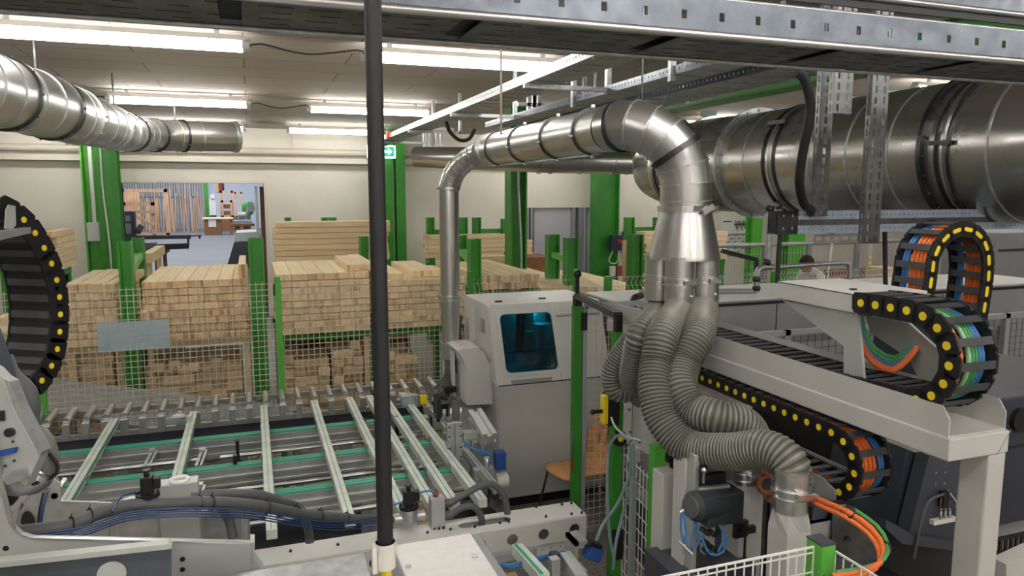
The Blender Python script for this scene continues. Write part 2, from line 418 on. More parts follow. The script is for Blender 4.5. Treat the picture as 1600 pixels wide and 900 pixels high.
hcol(q.x, 16.0, .3, .4, 0, ZC, 'green steel column with white conduit and switch box, left of the big gate opening', extra=sw, m='green_lit')
q2 = AY(178, 400, 15.4)
hcol(q2.x, 15.4, .36, .36, 0, ZC, 'green steel column standing hard against the left edge of the big gate opening', extra=lambda r: conduit(r, q2.x-.05, 15.17), facing='y')
q3 = AY(606, 400, 15.9); q4 = AY(625, 400, 15.9)
hcol(q3.x, 15.9, .25, .3, 0, ZC, 'green steel column under the exit sign, half hidden by the black pole', facing='y')
hcol(q4.x+.02, 15.9, .20, .3, 0, ZC, 'green steel column just right of the one under the exit sign', facing='y')
q5 = AY(806, 400, 11.2)
hcol(q5.x, 11.2, .28, .3, 0, ZC, 'dark green freestanding steel column with a grey conduit in its web, behind the white cabinet', extra=lambda r: conduit(r, q5.x+.0, 11.02, m='galv', rad=.02), facing='x')
q6 = AY(944, 380, 15.9)
def swb(r):
    a = AY(962, 378, 15.66); b = MB().box((a.x-.16, 15.56, a.z-.2), (a.x+.16, 15.7, a.z+.16)); bx = b.build('isolator_box', 'navyp', r)
    MB().cyl((a.x+.03, 15.56, a.z+.02), (a.x+.03, 15.5, a.z+.02), .05).build('rotary_switch', 'red', bx)
    MB().tube(spl([(a.x-.1, 15.6, a.z-.2), (a.x-.2, 15.6, a.z-.45), (a.x, 15.6, a.z-.5), (a.x+.05, 15.6, a.z-.2)], .05), .012, 6).build('cable', 'cream', r)
    c = MB().box((a.x-.14, 15.6, a.z-.82), (a.x-.02, 15.7, a.z-.58)); c.build('socket', 'cream', r)
    c = MB().box((a.x+.02, 15.6, a.z-.82), (a.x+.16, 15.7, a.z-.58)); c.build('socket', 'copper', r)
hcol(q6.x, 15.9, .62, .34, 0, ZC, 'wide green steel column carrying a blue isolator switch beside the lilac door', extra=swb, facing='x')
a = AY(971, 378, 16.4); b = MB().box((a.x+.05, 16.3, a.z-.28), (a.x+.42, 16.49, a.z+.26)); r = root('control_box', (a.x+.2, 16.4, a.z), 'small blue control box with round knob on the wall beside the wide green column', 'control box')
b.build('housing', 'navyp', r, bevel=.02); MB().box((a.x+.1, 16.285, a.z-.1), (a.x+.37, 16.3, a.z+.2)).build('face_plate', 'blue', r)
MB().cyl((a.x+.22, 16.29, a.z-.02), (a.x+.22, 16.24, a.z-.02), .06).build('knob', 'blue_c', r)
q7 = AY(1177, 380, 14.5)
hcol(q7.x, 14.5, .26, .3, 0, ZC, 'green steel column seen just left of the vertical grey pipe, under the big duct', facing='y', m='green_lit')
q8 = AY(1237, 380, 14.5)
hcol(q8.x, 14.5, .48, .36, 0, ZC, 'wide green column behind the left end of the perforated double channel', facing='y', m='green_lit')

# ---- ceiling lamps ----
def batten(x0, x1, y, label, z=3.86):
    r = root('batten_lamp', ((x0+x1)/2, y, z), label, 'ceiling lamp', 'fluorescent battens under the ceiling' if not label else None)
    if not label: r['label'] = 'white batten lamp under the ceiling behind the viewer or over the far right machines'
    MB().box((x0, y-.04, z+.045), (x1, y+.04, z+.085)).build('housing', 'white', r)
    t = MB().tube([(x0+.02, y, z), (x0+.03, y, z), (x1-.03, y, z), (x1-.02, y, z)], [.03, .045, .045, .03], 14); t.build('tube', 'tube', r)
    for x in (x0, x1): MB().cyl((x-.03, y, z+.01), (x+.03, y, z+.01), .05, n=12).build('end_cap', 'white', r)
    MB().box((x0+.2, y-.012, z+.085), (x0+.24, y+.012, ZC)).box((x1-.24, y-.012, z+.085), (x1-.2, y+.012, ZC)).build('bracket', 'galv', r)
    return r
batten(-1.9, .02, 6.68, 'bright batten lamp at upper left, nearest row, ending left of the black pole')
batten(1.02, 2.95, 6.78, 'bright batten lamp of the nearest row, starting behind the black pole')
batten(-1.69, .03, 10.95, 'bright batten lamp of the middle row above the left end of the big spiral duct')
batten(.86, 2.65, 11.2, 'bright batten lamp of the middle row crossed by the black pole')
batten(.75, 2.6, 15.1, 'short looking batten lamp of the farthest row close to the back wall')
for (x, y) in ((-1.9, 2.4), (1.0, 2.2), (-1.9, -1.8), (1.2, -1.8), (4.3, -1.8), (-4.6, .3), (-1.8, .3), (1.1, .3), (4.2, .2), (7.2, .1), (-4.6, -3.4), (-1.8, -3.4), (1.2, -3.4), (4.2, -3.4), (7.5, -3.4), (7.5, -1.8), (10.5, 2.2), (4.4, 11.1), (7.5, 11.2), (7.4, 6.7), (10.5, 6.7), (5.2, 15.1), (-4.6, 10.95), (-4.9, 6.7), (7.6, 2.2), (10.8, 11.2), (14, 6.7), (-4.4, 15.1), (14, 11.2), (9, 15.1), (-1.9, 15.1), (18, 11)):
    batten(x, x+1.85, y, None)
for x0, x1, y in ((.04, 1.0, 6.72), (.05, .84, 11.05), (-5.6, -1.72, 10.98)):
    one('lamp_cable', MB().tube(spl([(x0, y, 3.87), (x0+.1, y, 3.9), ((x0+x1)/2, y, 3.84), (x1-.05, y, 3.9), (x1, y, 3.87)], .05), .009, 6), 'hosegrey', (x0, y, 3.87),
        {6.72: 'grey cable linking the two nearest row batten lamps across the ceiling', 11.05: 'grey cable linking the two middle row batten lamps', 10.98: 'grey cable running left from the middle row lamp towards the spiral duct'}[y], 'cable')

# ---- exit sign ----
a = AY(606, 237, 15.4); r = root('exit_sign', a, 'green and white escape route sign with an arrow hanging in front of the green column', 'sign')
e0, e1, ez0, ez1 = AY(574, 237, 15.4).x, AY(618, 237, 15.4).x, AY(606, 247, 15.4).z, AY(606, 227, 15.4).z
MB().box((e0, 15.4, ez0), (e1, 15.46, ez1)).build('panel', 'signw', r)
MB().box((e0+.03, 15.392, ez0+.03), (e1-.03, 15.4, ez1-.03)).build('green_field', 'sign', r)
ax, az = e1-.16, (ez0+ez1)/2
MB().box((ax-.1, 15.385, az-.022), (ax+.03, 15.392, az+.022)).prism([(ax-.0, 15.385, az+.08), (ax+.09, 15.385, az), (ax-.0, 15.385, az-.08), (ax+.035, 15.385, az)], (0, .007, 0)).build('arrow', 'signw', r)
hx = e0+.14   # walking figure in a doorway
MB().ball((hx+.03, 15.388, az+.07), .018, st=(1, .3, 1)).bar((hx+.02, 15.389, az+.05), (hx-.01, 15.389, az-.01), .03, .008, up=(0, 1, 0)).bar((hx-.01, 15.389, az), (hx+.05, 15.389, az-.07), .018, .008, up=(0, 1, 0)).bar((hx-.01, 15.389, az), (hx-.06, 15.389, az-.05), .018, .008, up=(0, 1, 0)).box((hx-.1, 15.386, az-.08), (hx-.07, 15.392, az+.09)).build('figure', 'signw', r)
MB().cyl((ax, 15.43, ez1), (ax, 15.43, ZC), .01).cyl((e0+.1, 15.43, ez1), (e0+.1, 15.43, ZC), .01).build('hanger', 'galv', r)
# ================= OVERHEAD TRAYS =================
def strip_tray(y0, y1, z, h, x0, x1, label, holes_front=True, deck=True, fh=.11):
    """cable tray along X: front flange with square holes and rolled lips, underside of slotted plates, rear flange"""
    r = root('cable_tray', (1.5, (y0+y1)/2, z), label, 'cable tray', None)
    b = MB(); b.perf((x0, y0, z), (1, 0, 0), (0, 0, 1), x1-x0, h, .004, .115, .016, .022, [h*.52])
    b.build('front_flange', 'traygalv', r)
    MB().cyl((x0, y0+.004, z+.004), (x1, y0+.004, z+.004), .011, n=12).build('lower_lip', 'steel', r)
    MB().cyl((x0, y0+.012, z+h), (x1, y0+.012, z+h), .009, n=12).box((x0, y0, z+h-.002), (x1, y0+.035, z+h+.002)).build('upper_lip', 'steel', r)
    MB().box((x0, y1-.004, z), (x1, y1, z+h)).cyl((x0, y1, z+.003), (x1, y1, z+.003), .008).build('rear_flange', 'galv', r)
    if deck:
        x = x0; k = 0
        while x < x1-.05:
            L = .50
            b = MB(); w0 = y0+.05; w1 = y1-.03
            # slotted plate: rows of long punched slots
            for (xa, xb) in ((x, x+L),):
                xb = min(xb, x1); ys = [w0]; n = 4; dy = (w1-w0)/n
                for i in range(n):
                    yc = w0+dy*(i+.5)
                    b.box((xa, w0+dy*i, z+.004), (xb, yc-.005, z+.007)); b.box((xa, yc+.005, z+.004), (xb, w0+dy*(i+1), z+.007))
                    s_ = xa; 
                    while s_ < xb:
                        off = .03 if i % 2 else .0
                        b.box((s_, yc-.005, z+.004), (min(s_+.035+off, xb), yc+.005, z+.007)); s_ += .11
            b.build('deck_plate', 'traydark', r)
            x += L+.05; k += 1
        MB().box((x0, y0+.01, z+.02), (x1, y1-.006, z+.024)).build('deck', 'traydeep', r)
    return r
strip_tray(1.70, 2.02, 3.06, .095, -2.2, 4.6, 'wide galvanised cable tray crossing the whole top, flange punched with square holes')
# second tray above and nearer: only its flange is seen at the top right
r = root('cable_tray', (3, 1.75, 3.3), 'second galvanised tray above the wide one, its slotted flange showing at top right', 'cable tray')
MB().perf((.6, 1.735, 3.215), (1, 0, 0), (0, 0, 1), 4, .14, .004, .075, .011, .034, [.085]).build('slotted_flange', 'traygalv', r)
MB().cyl((.6, 1.735, 3.215), (4.6, 1.735, 3.215), .009).box((.6, 1.735, 3.21), (4.6, 1.77, 3.216)).build('lower_lip', 'steel', r)
MB().box((.6, 1.742, 3.185), (4.6, 1.75, 3.207)).build('gap_shade_strip', 'rubber', r)  # black strip painting the shade in the gap between the two trays
MB().box((1.0, 1.9, 3.2), (1.04, 1.94, ZC-.003)).box((3.0, 1.9, 3.2), (3.04, 1.94, ZC-.003)).build('hanger', 'galv', r)
hg = MB()
for x in (-1.4, 1.2, 3.4): hg.box((x, 2.02, 3.07), (x+.04, 2.06, ZC-.003))
one('tray_hanger', hg, 'galv', (0, 2.04, 3.07), 'galvanised drop rods holding the rear edge of the wide top tray', 'hanger')

def ytray(xl, xr, y0, y1, z, h, label, pitch=.05, m='traygalv'):
    r = root('cable_tray', ((xl+xr)/2, y0, z), label, 'cable tray')
    for x, nme in ((xl, 'left_flange'), (xr, 'right_flange')):
        MB().perf((x, y0, z), (0, 1, 0), (0, 0, 1), y1-y0, h, .004, pitch, .012, .016, [h*.55]).build(nme, m, r)
    b = MB().box((xl, y0, z), (xr, y1, z+.003)); y = y0+.1
    while y < y1: b.box((xl+.02, y, z-.006), (xr-.02, y+.03, z)); y += .25
    b.build('deck', 'galv', r)
    return r
# tray A over the conveyor, seen from below left (runs away from the viewer)
t = ytray(2.06, 2.36, 3.7, 13.5, 3.50, .07, 'long straight cable tray running away from the viewer beside the batten lamps, brightly lit flange', m='galv')
for y in (5.4, 7.6, 9.8, 12.0):
    MB().bar((2.02, y, 3.47), (2.75, y, 3.47), .04, .035).box((2.72, y-.02, 3.45), (2.76, y+.02, ZC-.003)).build('bracket_arm', 'galv', t)
MB().box((2.02, 11.4, 3.5), (2.06, 11.5, 3.6)).build('red_marker', 'red', t)
# trays B and C: higher right pair
t = ytray(2.72, 2.98, 3.3, 8.6, 3.44, .06, 'perforated cable tray above the round duct, running diagonally to the far column')
MB().box((2.7, 6.0, 3.4), (2.74, 6.04, ZC-.003)).box((2.7, 4.4, 3.4), (2.74, 4.44, ZC-.003)).build('drop_rod', 'galv', t)
t = ytray(3.04, 3.45, 3.2, 8.3, 3.40, .055, 'lower of the two perforated trays over the round duct, with quilted underside')
MB().box((3.46, 5.4, 3.4), (3.5, 5.44, ZC-.003)).box((3.46, 7.4, 3.4), (3.5, 7.44, ZC-.003)).build('drop_rod', 'galv', t)
hi_t = ytray(3.62, 3.95, 3.4, 9.0, 3.62, .05, 'higher cable tray squeezed between the ceiling and the big duct')
gb = root('ceiling_girder', (4.75, 7, 3.6), 'green painted steel girder under the ceiling behind the main duct', 'girder')
MB().box((4.62, 2.5, 3.60), (4.86, 14, 3.62)).box((4.62, 2.5, 3.85), (4.86, 14, 3.87)).box((4.73, 2.5, 3.62), (4.75, 14, 3.85)).build('profile', 'green', gb); MB().box((4.7, 3.5, 3.87), (4.78, 3.6, ZC-.003)).box((4.7, 12, 3.87), (4.78, 12.1, ZC-.003)).build('hanger', 'green', gb)
MB().box((3.6, 4.4, 3.62), (3.615, 4.44, ZC-.003)).box((3.6, 7.4, 3.62), (3.615, 7.44, ZC-.003)).build('drop_rod', 'galv', hi_t)
# cable loop and small bits under the far ceiling
one('hanging_cable', MB().tube(spl([AY(697, 190, 8.5), AY(703, 206, 8.5), AY(718, 219, 8.5), AY(733, 217, 8.5), AY(742, 202, 8.5)], .03), .022, 8), 'rubber', AY(718, 219, 8.5), 'black cable hanging in a loop below the lit cable tray', 'cable')
b = MB()
for px in (665, 672, 683, 690):
    c = AY(px, 230, 10.5); b.box((c.x-.02, 10.48, c.z-.12), (c.x+.02, 10.52, c.z+.2)); b.box((c.x-.03, 10.46, c.z+.0), (c.x+.03, 10.54, c.z+.03))
c = AY(678, 224, 10.5); b.box((c.x-.3, 10.49, c.z+.19), (c.x+.3, 10.52, c.z+.23)); b.box((c.x-.02, 10.49, c.z+.2), (c.x+.02, 10.52, ZC-.003))
one('rod_clamp_set', b, 'steel', c, 'set of short galvanised threaded clamps hanging beyond the duct elbow', 'clamp set')
b = MB()
for px in (826, 834, 842):
    c = AY(px, 190, 8.2); b.box((c.x-.02, 8.18, c.z-.12), (c.x+.02, 8.22, c.z+.3))
c = AY(834, 180, 8.2); b.box((c.x-.2, 8.18, c.z+.1), (c.x+.2, 8.22, c.z+.14)); b.box((c.x-.02, 8.18, c.z), (c.x+.02, 8.22, ZC-.003))
one('rod_clamp_set', b, 'steel', c, 'bundle of galvanised clamps at the far end of the diagonal perforated trays', 'clamp set')
for i, (px, ya, yb, Y) in enumerate(((783, 100, 213, 5.2), (1003, 96, 170, 3.65))):
    a, c = AY(px, ya, Y), AY(px, yb, Y); c2 = V((a.x, Y, ZC-.003))
    one('suspension_rod', MB().cyl((c.x, Y, c.z), c2, .006 if i else .008, n=6), 'pipe' if not i else 'galv', c, ['thin cream rod hanging the far part of the round duct', 'thin steel rod hanging the near end of the round duct'][i], 'rod')

# ================= DUCTS =================
def clamp(b, c, ax, R, w_=.012): b.band(c, ax, R, w_, .010)
# -- left spiral duct --
L0 = [D(-190, 92, 4.0), D(-60, 128, 5.0), D(60, 163, 6.2), D(150, 192, 7.6), D(200, 207, 8.9), D(232, 211, 9.9), D(275, 212.5, 10.4), D(366, 214, 11.0)]
P = spl(L0, .12)
r = root('spiral_duct', L0[3], 'big galvanised ventilation duct curving from the upper left to a capped end under the ceiling', 'duct')
k = len(P); R = [.27-.055*min(1, max(0, (i/k-.35)/.3)) for i in range(k)]
MB().tube(P, R, 40, True).build('duct_run', 'duct', r)
b = MB()
for i in range(2, k-2, 3):
    clamp(b, P[i], P[i+1]-P[i-1], R[i]-.001, .012)
b.split('seam', 'galv', r)
for f in (.22, .34, .42, .56, .63, .70, .83, .90):
    i = int(f*k); b = MB(); b.band(P[i], P[i+1]-P[i-1], R[i], .07 if f in (.42, .56, .63, .34) else .03, .016); 
    for t in range(10):
        u, w_ = perp(P[i+1]-P[i-1]); a = 2*pi*t/10; b.ball(P[i]+(u*cos(a)+w_*sin(a))*(R[i]+.016), .012, 6, 4)
    b.build('collar', 'steel' if f in (.42, .56, .63) else 'darksteel', r)
b = MB(); b.band(P[-1], P[-1]-P[-2], R[-1], .05, .02); b.build('end_collar', 'galv', r)
for f in (.3, .6, .88):
    i = int(f*k); MB().cyl(P[i]+V((0, 0, R[i])), (P[i].x, P[i].y, ZC-.003), .01, n=6).build('hanger', 'galv', r)

# -- round duct over the conveyor --
XD = 1.86; ZD = 3.0; RD = .125
r = root('extraction_duct', (XD, 4.6, ZD), 'round galvanised extraction duct running from the far elbow to the near segmented elbow', 'duct')
A0 = V((XD, 5.75, ZD)); A1 = V((XD, 3.62, ZD))
MB().cyl(A0, A1, RD, n=40).build('straight_run', 'duct', r)
b = MB()
for y in (5.5, 4.95, 4.35, 3.85): clamp(b, (XD, y, ZD), (0, 1, 0), RD, .014)
b.split('pipe_clamp', 'darksteel', r)
b = MB()
for y in (4.95, 4.35, 3.85): b.bar((XD, y, ZD+RD), (XD, y, ZD+RD+.025), .018, .014).ball((XD-RD-.01, y, ZD-.03), .014).ball((XD, y, ZD-RD-.02), .012)
b.build('clamp_bolt', 'steel', r)
MB().box((XD-.008, 3.75, ZD-RD-.012), (XD+.008, 5.6, ZD-RD)).build('seam', 'galv', r)
# near elbow: turns right and down, in segments
e0 = A1; eb = [V((XD, 3.62, ZD)), D(1010, 192, 3.66), D(1040, 207, 3.60), D(1064, 235, 3.62), D(1075, 270, 3.68), D(1076, 305, 3.72), D(1076, 345, 3.76)]
eb = [eb[0], V((1.885, 3.50, 3.005)), V((1.955, 3.41, 2.985)), V((2.045, 3.345, 2.915)), V((2.11, 3.31, 2.81)), V((2.13, 3.30, 2.70)), V((2.135, 3.30, 2.575))]
# segmented elbow: straight cylinders between mitre seams
fine = spl(eb, .004)
seg = resample(fine, .088)
seg.append(eb[-1])
RE = .13
MB().tube(seg, RE, 44, False, True, True).build('elbow', 'duct', r)
b = MB()
for i in range(1, len(seg)-1): b.band(seg[i], seg[i+1]-seg[i-1], RE, .008, .006)
b.split('elbow_seam', 'galv', r)
b = MB(); i = int(len(seg)*.55); clamp(b, seg[i], seg[i+1]-seg[i-1], RE+.004, .03); clamp(b, seg[1], seg[2]-seg[0], RE, .02)
u_ = (seg[i+1]-seg[i-1]).normalized(); b.bar(seg[i]+V((.02, -.02, RE+.02)), seg[i]+V((.11, .03, RE-.02)), .03, .02); b.build('lever_clamp', 'darksteel', r)
# cone + spigots
CB = eb[-1]; CX, CY = CB.x, CB.y
r2 = root('branch_cone', (CX, CY, 2.3), 'galvanised cone splitting the extraction duct into four clamped hose spigots', 'duct cone')
MB().tube([CB, CB-V((0, 0, .02)), V((CX, CY, 2.325)), V((CX, CY, 2.31))], [RE+.004, RE+.004, .185, .185], 44, True).build('cone', 'steel', r2)
b = MB(); b.band(CB-V((0, 0, .005)), (0, 0, 1), RE+.003, .03, .012); b.bar(CB+V((-.04, -RE-.02, 0)), CB+V((.1, -RE-.0, .0)), .03, .025); b.bar(CB+V((.0, -RE-.03, -.02)), CB+V((.06, -RE-.03, .01)), .012, .03)
b.build('lever_clamp', 'steel', r2)
SPG = [(-.075, -.085), (.095, -.05), (-.105, .07), (.06, .10)]
for (dx, dy) in SPG:
    s_ = MB().tube([V((CX+dx, CY+dy, 2.33)), V((CX+dx, CY+dy, 2.09))], .077, 30, True); so = s_.build('spigot', 'steel', r2)
    b = MB(); b.band((CX+dx, CY+dy, 2.215), (0, 0, 1), .077, .016, .01); b.band((CX+dx, CY+dy, 2.185), (0, 0, 1), .077, .012, .012); b.bar((CX+dx-.03, CY+dy-.09, 2.205), (CX+dx+.035, CY+dy-.09, 2.20), .02, .02)
    b.build('clamp', 'steel', so)
    MB().ball((CX+dx+.02, CY+dy-.078, 2.13), .009, 8, 5).build('rivet', 'steel', so)
# flexible hoses
def hose(P, rad, label, n=24):
    b = flex_hose(P, rad, .0165, n); return one('flexible_hose', b, ['flex', 'flex_shade'], P[0], label, 'hose')
s0 = [V((CX+dx, CY+dy, 2.14)) for dx, dy in SPG]
HP = []
hose([s0[0], s0[0]+V((0, 0, -.08)), D(1037, 520, 3.40), D(1026, 570, 3.32), D(1024, 612, 3.26), D(1038, 660, 3.20), D(1078, 699, 3.12), D(1140, 706, 2.98), D(1195, 702, 2.85), D(1230, 722, 2.78), D(1240, 760, 2.78)], .078, 'thick corrugated hose sweeping nearest the viewer, ending at the duct by the green post')
hose([s0[1], s0[1]+V((0, 0, -.08)), D(1092, 520, 3.44), D(1068, 570, 3.34), D(1064, 606, 3.26), D(1084, 640, 3.2), D(1122, 653, 3.12), D(1160, 662, 3.14), D(1178, 690, 3.22), D(1172, 735, 3.28)], .078, 'thick grey corrugated hose from the right spigot, crossing behind the nearest hose')
hose([s0[2], s0[2]+V((0, 0, -.10)), D(1000, 520, 3.66), D(990, 560, 3.72), D(986, 596, 3.86), D(1000, 620, 4.1)], .062, 'grey corrugated hose hanging straight at the back left of the cone')
hose([D(1000, 520, 3.78), D(975, 548, 3.84), D(957, 580, 3.88), D(962, 608, 3.9), D(982, 610, 3.92), D(996, 592, 4.0), D(1004, 566, 4.2)], .062, 'thinner corrugated hose curled into a loop left of the thick hoses', 20)
hose([s0[3], s0[3]+V((0, 0, -.10)), D(1074, 510, 3.78), D(1062, 560, 3.86), D(1070, 590, 3.96), D(1088, 597, 4.0), D(1104, 606, 4.0), D(1110, 640, 4.0)], .06, 'corrugated hose emerging behind the thick hoses and bending down into a short metal stub', 20)
one('duct_stub', MB().cyl(D(1110, 622, 4.0), D(1109, 660, 4.0), .066, n=24), 'steel', D(1110, 640, 4.0), 'short metal pipe stub receiving the rear corrugated hose', 'pipe stub')

# -- far elbow and vertical duct --
ve = [V((XD, 5.72, ZD)), V((XD-.02, 5.86, ZD-.005)), V((XD-.11, 5.99, ZD-.06)), V((XD-.21, 6.08, ZD-.17)), V((XD-.255, 6.12, ZD-.31))]
vx, vy = ve[-1].x, ve[-1].y
r = root('vertical_duct', (vx, vy, 0), 'slim galvanised duct dropping from the far elbow down beside the white cabinet', 'duct')
seg = resample(spl(ve, .004), .065)+[ve[-1]]
MB().tube([seg[0]]+seg, [.122]+[.115-.025*min(1, i/3) for i in range(len(seg))], 30, False, True, True).build('elbow', 'duct', r)
b = MB()
for i in range(1, len(seg)-1): b.band(seg[i], seg[i+1]-seg[i-1], .115-.025*min(1, i/3), .008, .005)
b.split('elbow_seam', 'galv', r)
MB().band(ve[0], (0, 1, 0), .12, .03, .014).build('flange', 'steel', r)
zt = ve[-1].z; zc1 = AY(700, 462, vy).z; zc2 = AY(700, 536, vy).z; zc3 = AY(700, 560, vy).z
MB().cyl((vx, vy, zt+.01), (vx, vy, zc1), .085, n=30).build('pipe_run', 'duct', r)
MB().tube([V((vx, vy, zc1)), V((vx, vy, zc2)), V((vx, vy, zc3))], [.088, .07, .07], 30).build('taper', 'duct', r)
b = MB()
for z, R_ in ((zt, .086), (zc1, .09), (zc1-.03, .09), (zc2, .073)): b.band((vx, vy, z), (0, 0, 1), R_, .02, .016)
b.split('clamp_ring', 'steel', r)
hose([V((vx, vy, zc3+.01)), V((vx-.01, vy-.02, zc3-.15)), AY(689, 622, vy-.1)], .062, 'short corrugated hose under the slim vertical duct, entering the machine beside the hood')
hose([AY(716, 492, 6.4), AY(713, 520, 6.4), AY(722, 560, 6.4)], .05, 'small light corrugated hose behind the slim vertical duct')

# -- the big duct on the right --
BX, BZ, BR = 4.08, 2.90, .42
def by(px): return AX(px, 240, BX-BR).y
r = root('main_duct', (BX, 4, BZ), 'very large galvanised main extraction duct with flanged rings filling the upper right', 'duct')
ye = by(1062)
MB().cyl((BX, 0.6, BZ), (BX, by(1122), BZ), BR, n=72).build('duct_run', 'duct_big', r)
yy = by(1122)
MB().tube([V((BX, yy, BZ)), V((BX-.02, ye, BZ+.01)), V((BX-.02, ye+.45, BZ+.02))], [BR, BR, BR-.02], 64).build('far_section', 'duct_big', r)
MB().tube([V((BX-.02, ye+.45, BZ+.02)), V((BX+.05, ye+.9, BZ+.03)), V((BX+.35, ye+1.5, BZ+.04))], [BR-.02, BR-.04, BR-.05], 60).build('end_section', 'duct_big', r)
for px, w_, t_, mm in ((1122, .05, .03, 'galv'), (1440, .06, .022, 'darksteel')):
    y = by(px); b = MB(); b.band((BX, y, BZ), (0, 1, 0), BR, w_*.5, t_+.012, 72)
    for t in range(24):
        a = 2*pi*t/24+.1; b.ball((BX+cos(a)*(BR+t_*.6), y-w_*.25, BZ+sin(a)*(BR+t_*.6)), .01, 6, 4)
    b.build('flange', mm, r)
for px in (1192, 1200, 1208, 1462, 1472, 1480): MB().band((BX, by(px), BZ), (0, 1, 0), BR, .012, .014, 72).build('clamp_ring', 'darksteel' if px not in (1200, 1472) else 'steel', r)
b = MB()
for px in (1160, 1262, 1320, 1385, 1540): b.band((BX, by(px), BZ), (0, 1, 0), BR, .012, .005, 72)
b.split('seam', 'galv', r)
b = MB()
for px in (1468,): b.bar((BX-BR-.02, by(1456), BZ+.03), (BX-BR-.02, by(1488), BZ+.03), .02, .025)
b.bar((BX-BR*.75-.02, by(1185), BZ+BR*.66), (BX-BR*.75-.02, by(1212), BZ+BR*.66), .03, .03); b.build('ring_lock', 'darksteel', r)
for y_ in (ye+.02, ye+.47):
    b = MB(); b.band((BX-.02, y_, BZ+.01), (0, 1, 0), BR-.005, .04, .03, 64); b.build('far_flange', 'steel', r)
v = AX(1140, 158, 4.0); vy_ = ye+.1
MB().box((BX-.12, vy_-.04, BZ+BR+.03), (BX+.0, vy_+.04, BZ+BR+.08)).build('blue_valve', 'ltblue_c', r)
MB().cyl((BX-.06, vy_, BZ+BR-.02), (BX-.06, vy_, BZ+BR+.04), .02).build('valve_stem', 'cream', r)
MB().ball((BX-BR*.8, ye+.1, BZ-BR*.72), .05).cyl((BX-BR*.8, ye+.1, BZ-BR*.72), (BX-BR*.62, ye+.05, BZ-BR*.55), .02).build('drain_plug', 'navyp', r)
# open flanged ring of the branch below-left of the main duct
a = D(1022, 268, 6.0)
# thinner duct crossing behind, running left
y9 = 8.6; za = AY(900, 252, y9).z
r = root('cross_duct', (4, y9, za), 'galvanised duct crossing horizontally far behind the round duct, joining the main duct', 'duct')
xa, xb = AY(655, 236, y9+.6).x, AY(1030, 254, y9).x
MB().tube([V((xa, y9+.8, za+.06)), V((AY(760, 240, y9).x, y9+.1, za+.02)), V((AY(860, 240, y9).x, y9, za)), V((xb, y9, za))], [.13, .14, .15, .16], 28).build('duct_run', 'duct', r)
b = MB()
for px in (842, 860, 905, 955, 980): b.band((AY(px, 252, y9).x, y9, za), (1, 0, 0), .155, .012, .01)
b.split('seam', 'galv', r)
rr_ = MB(); rr_.ring((AY(1037, 262, 7.2).x, 7.2, za-.1), (.5, -1, 0), .26, .03, 48); rr_.build('branch_ring', 'darksteel', r)

# ================= HANGER STRUTS, CHANNELS, PIPES =================
def strut(px0, px1, py0, py1, Y, label, rows=2):
    a, c = AY(px0, py0, Y), AY(px1, py1, Y); z1 = ZC
    b = MB(); w_ = c.x-a.x; H = z1-c.z
    def face(o, u, wd):
        n = 2 if wd > .09 else 1
        return MB().perf(o, (0, 0, 1), u, H, wd, .003, .05, .032, wd*.24/n, [wd*(k+.5)/n for k in range(n)])
    r = root('slotted_strut', (a.x, Y, c.z), label, 'strut')
    face(V((a.x, Y, c.z)), (1, 0, 0), w_).build('front_face', 'strutgalv', r)
    face(V((a.x, Y, c.z)), (0, 1, 0), .03).build('side_face', 'strutgalv', r)
    face(V((c.x, Y, c.z)), (0, 1, 0), .03).build('side_face', 'strutgalv', r)
    return r
strut(1284, 1292, 120, 338, 2.96, 'left one of the two long slotted struts hanging in front of the main duct')
strut(1364, 1373, 120, 380, 2.74, 'right one of the two long slotted struts, reaching down past the double channel')
strut(1304, 1330, 115, 178, 2.8, 'short wide slotted bracket hanging between the two long struts')
YR = 3.0
ra = AY(1215, 330, YR); rb = AY(1215, 366, YR)
r = root('double_channel', (ra.x, YR, rb.z), 'perforated galvanised double channel running right below the main duct', 'channel')
zt, zb = ra.z, rb.z; H = zt-zb
xa = AY(1245, 345, YR).x; xe = 5.4
MB().perf((xa, YR, zb+H*.62), (1, 0, 0), (0, 0, 1), xe-xa, H*.38, .004, .030, .007, .009, [H*.19]).perf((xa, YR, zb+.0), (1, 0, 0), (0, 0, 1), xe-xa, H*.36, .004, .030, .007, .009, [H*.18]).build('perforated_web', 'bluegalv', r)
MB().box((xa, YR+.012, zb+H*.36), (xe, YR+.02, zb+H*.62)).box((xa, YR, zb+H*.34), (xe, YR+.02, zb+H*.37)).box((xa, YR, zb+H*.61), (xe, YR+.02, zb+H*.64)).box((xa, YR, zt-.003), (xe, YR+.06, zt)).box((xa, YR, zb), (xe, YR+.06, zb+.003)).build('centre_groove', 'strutgalv', r)
MB().box((ra.x, YR-.004, zb-.002), (xa+.005, YR+.006, zt+.002)).box((ra.x, YR, zb), (ra.x+.004, YR+.07, zt)).build('end_bracket', 'darksteel', r)
b = MB()
for fx in (.25, .7):
    for fz in (.25, .8): b.box((ra.x+(xa-ra.x)*fx, YR-.008, zb+H*fz-.006), (ra.x+(xa-ra.x)*fx+.008, YR-.003, zb+H*fz+.006))
b.build('bracket_screw', 'galv', r)
one('main_black_cable', MB().tube(spl([AY(1245, 112, 2.6), AY(1256, 122, 2.6), AY(1266, 160, 2.62), AY(1262, 200, 2.64), AY(1254, 240, 2.68), AY(1249, 285, 2.74), AY(1256, 318, 2.84), AY(1268, 328, 2.95)], .03)+[V((AY(1268, 330, 3.02).x, 3.04, zt-.02))], .021, 12), 'rubber', AY(1254, 240, 2.68), 'thick black cable hanging in a curve in front of the large main duct', 'cable')
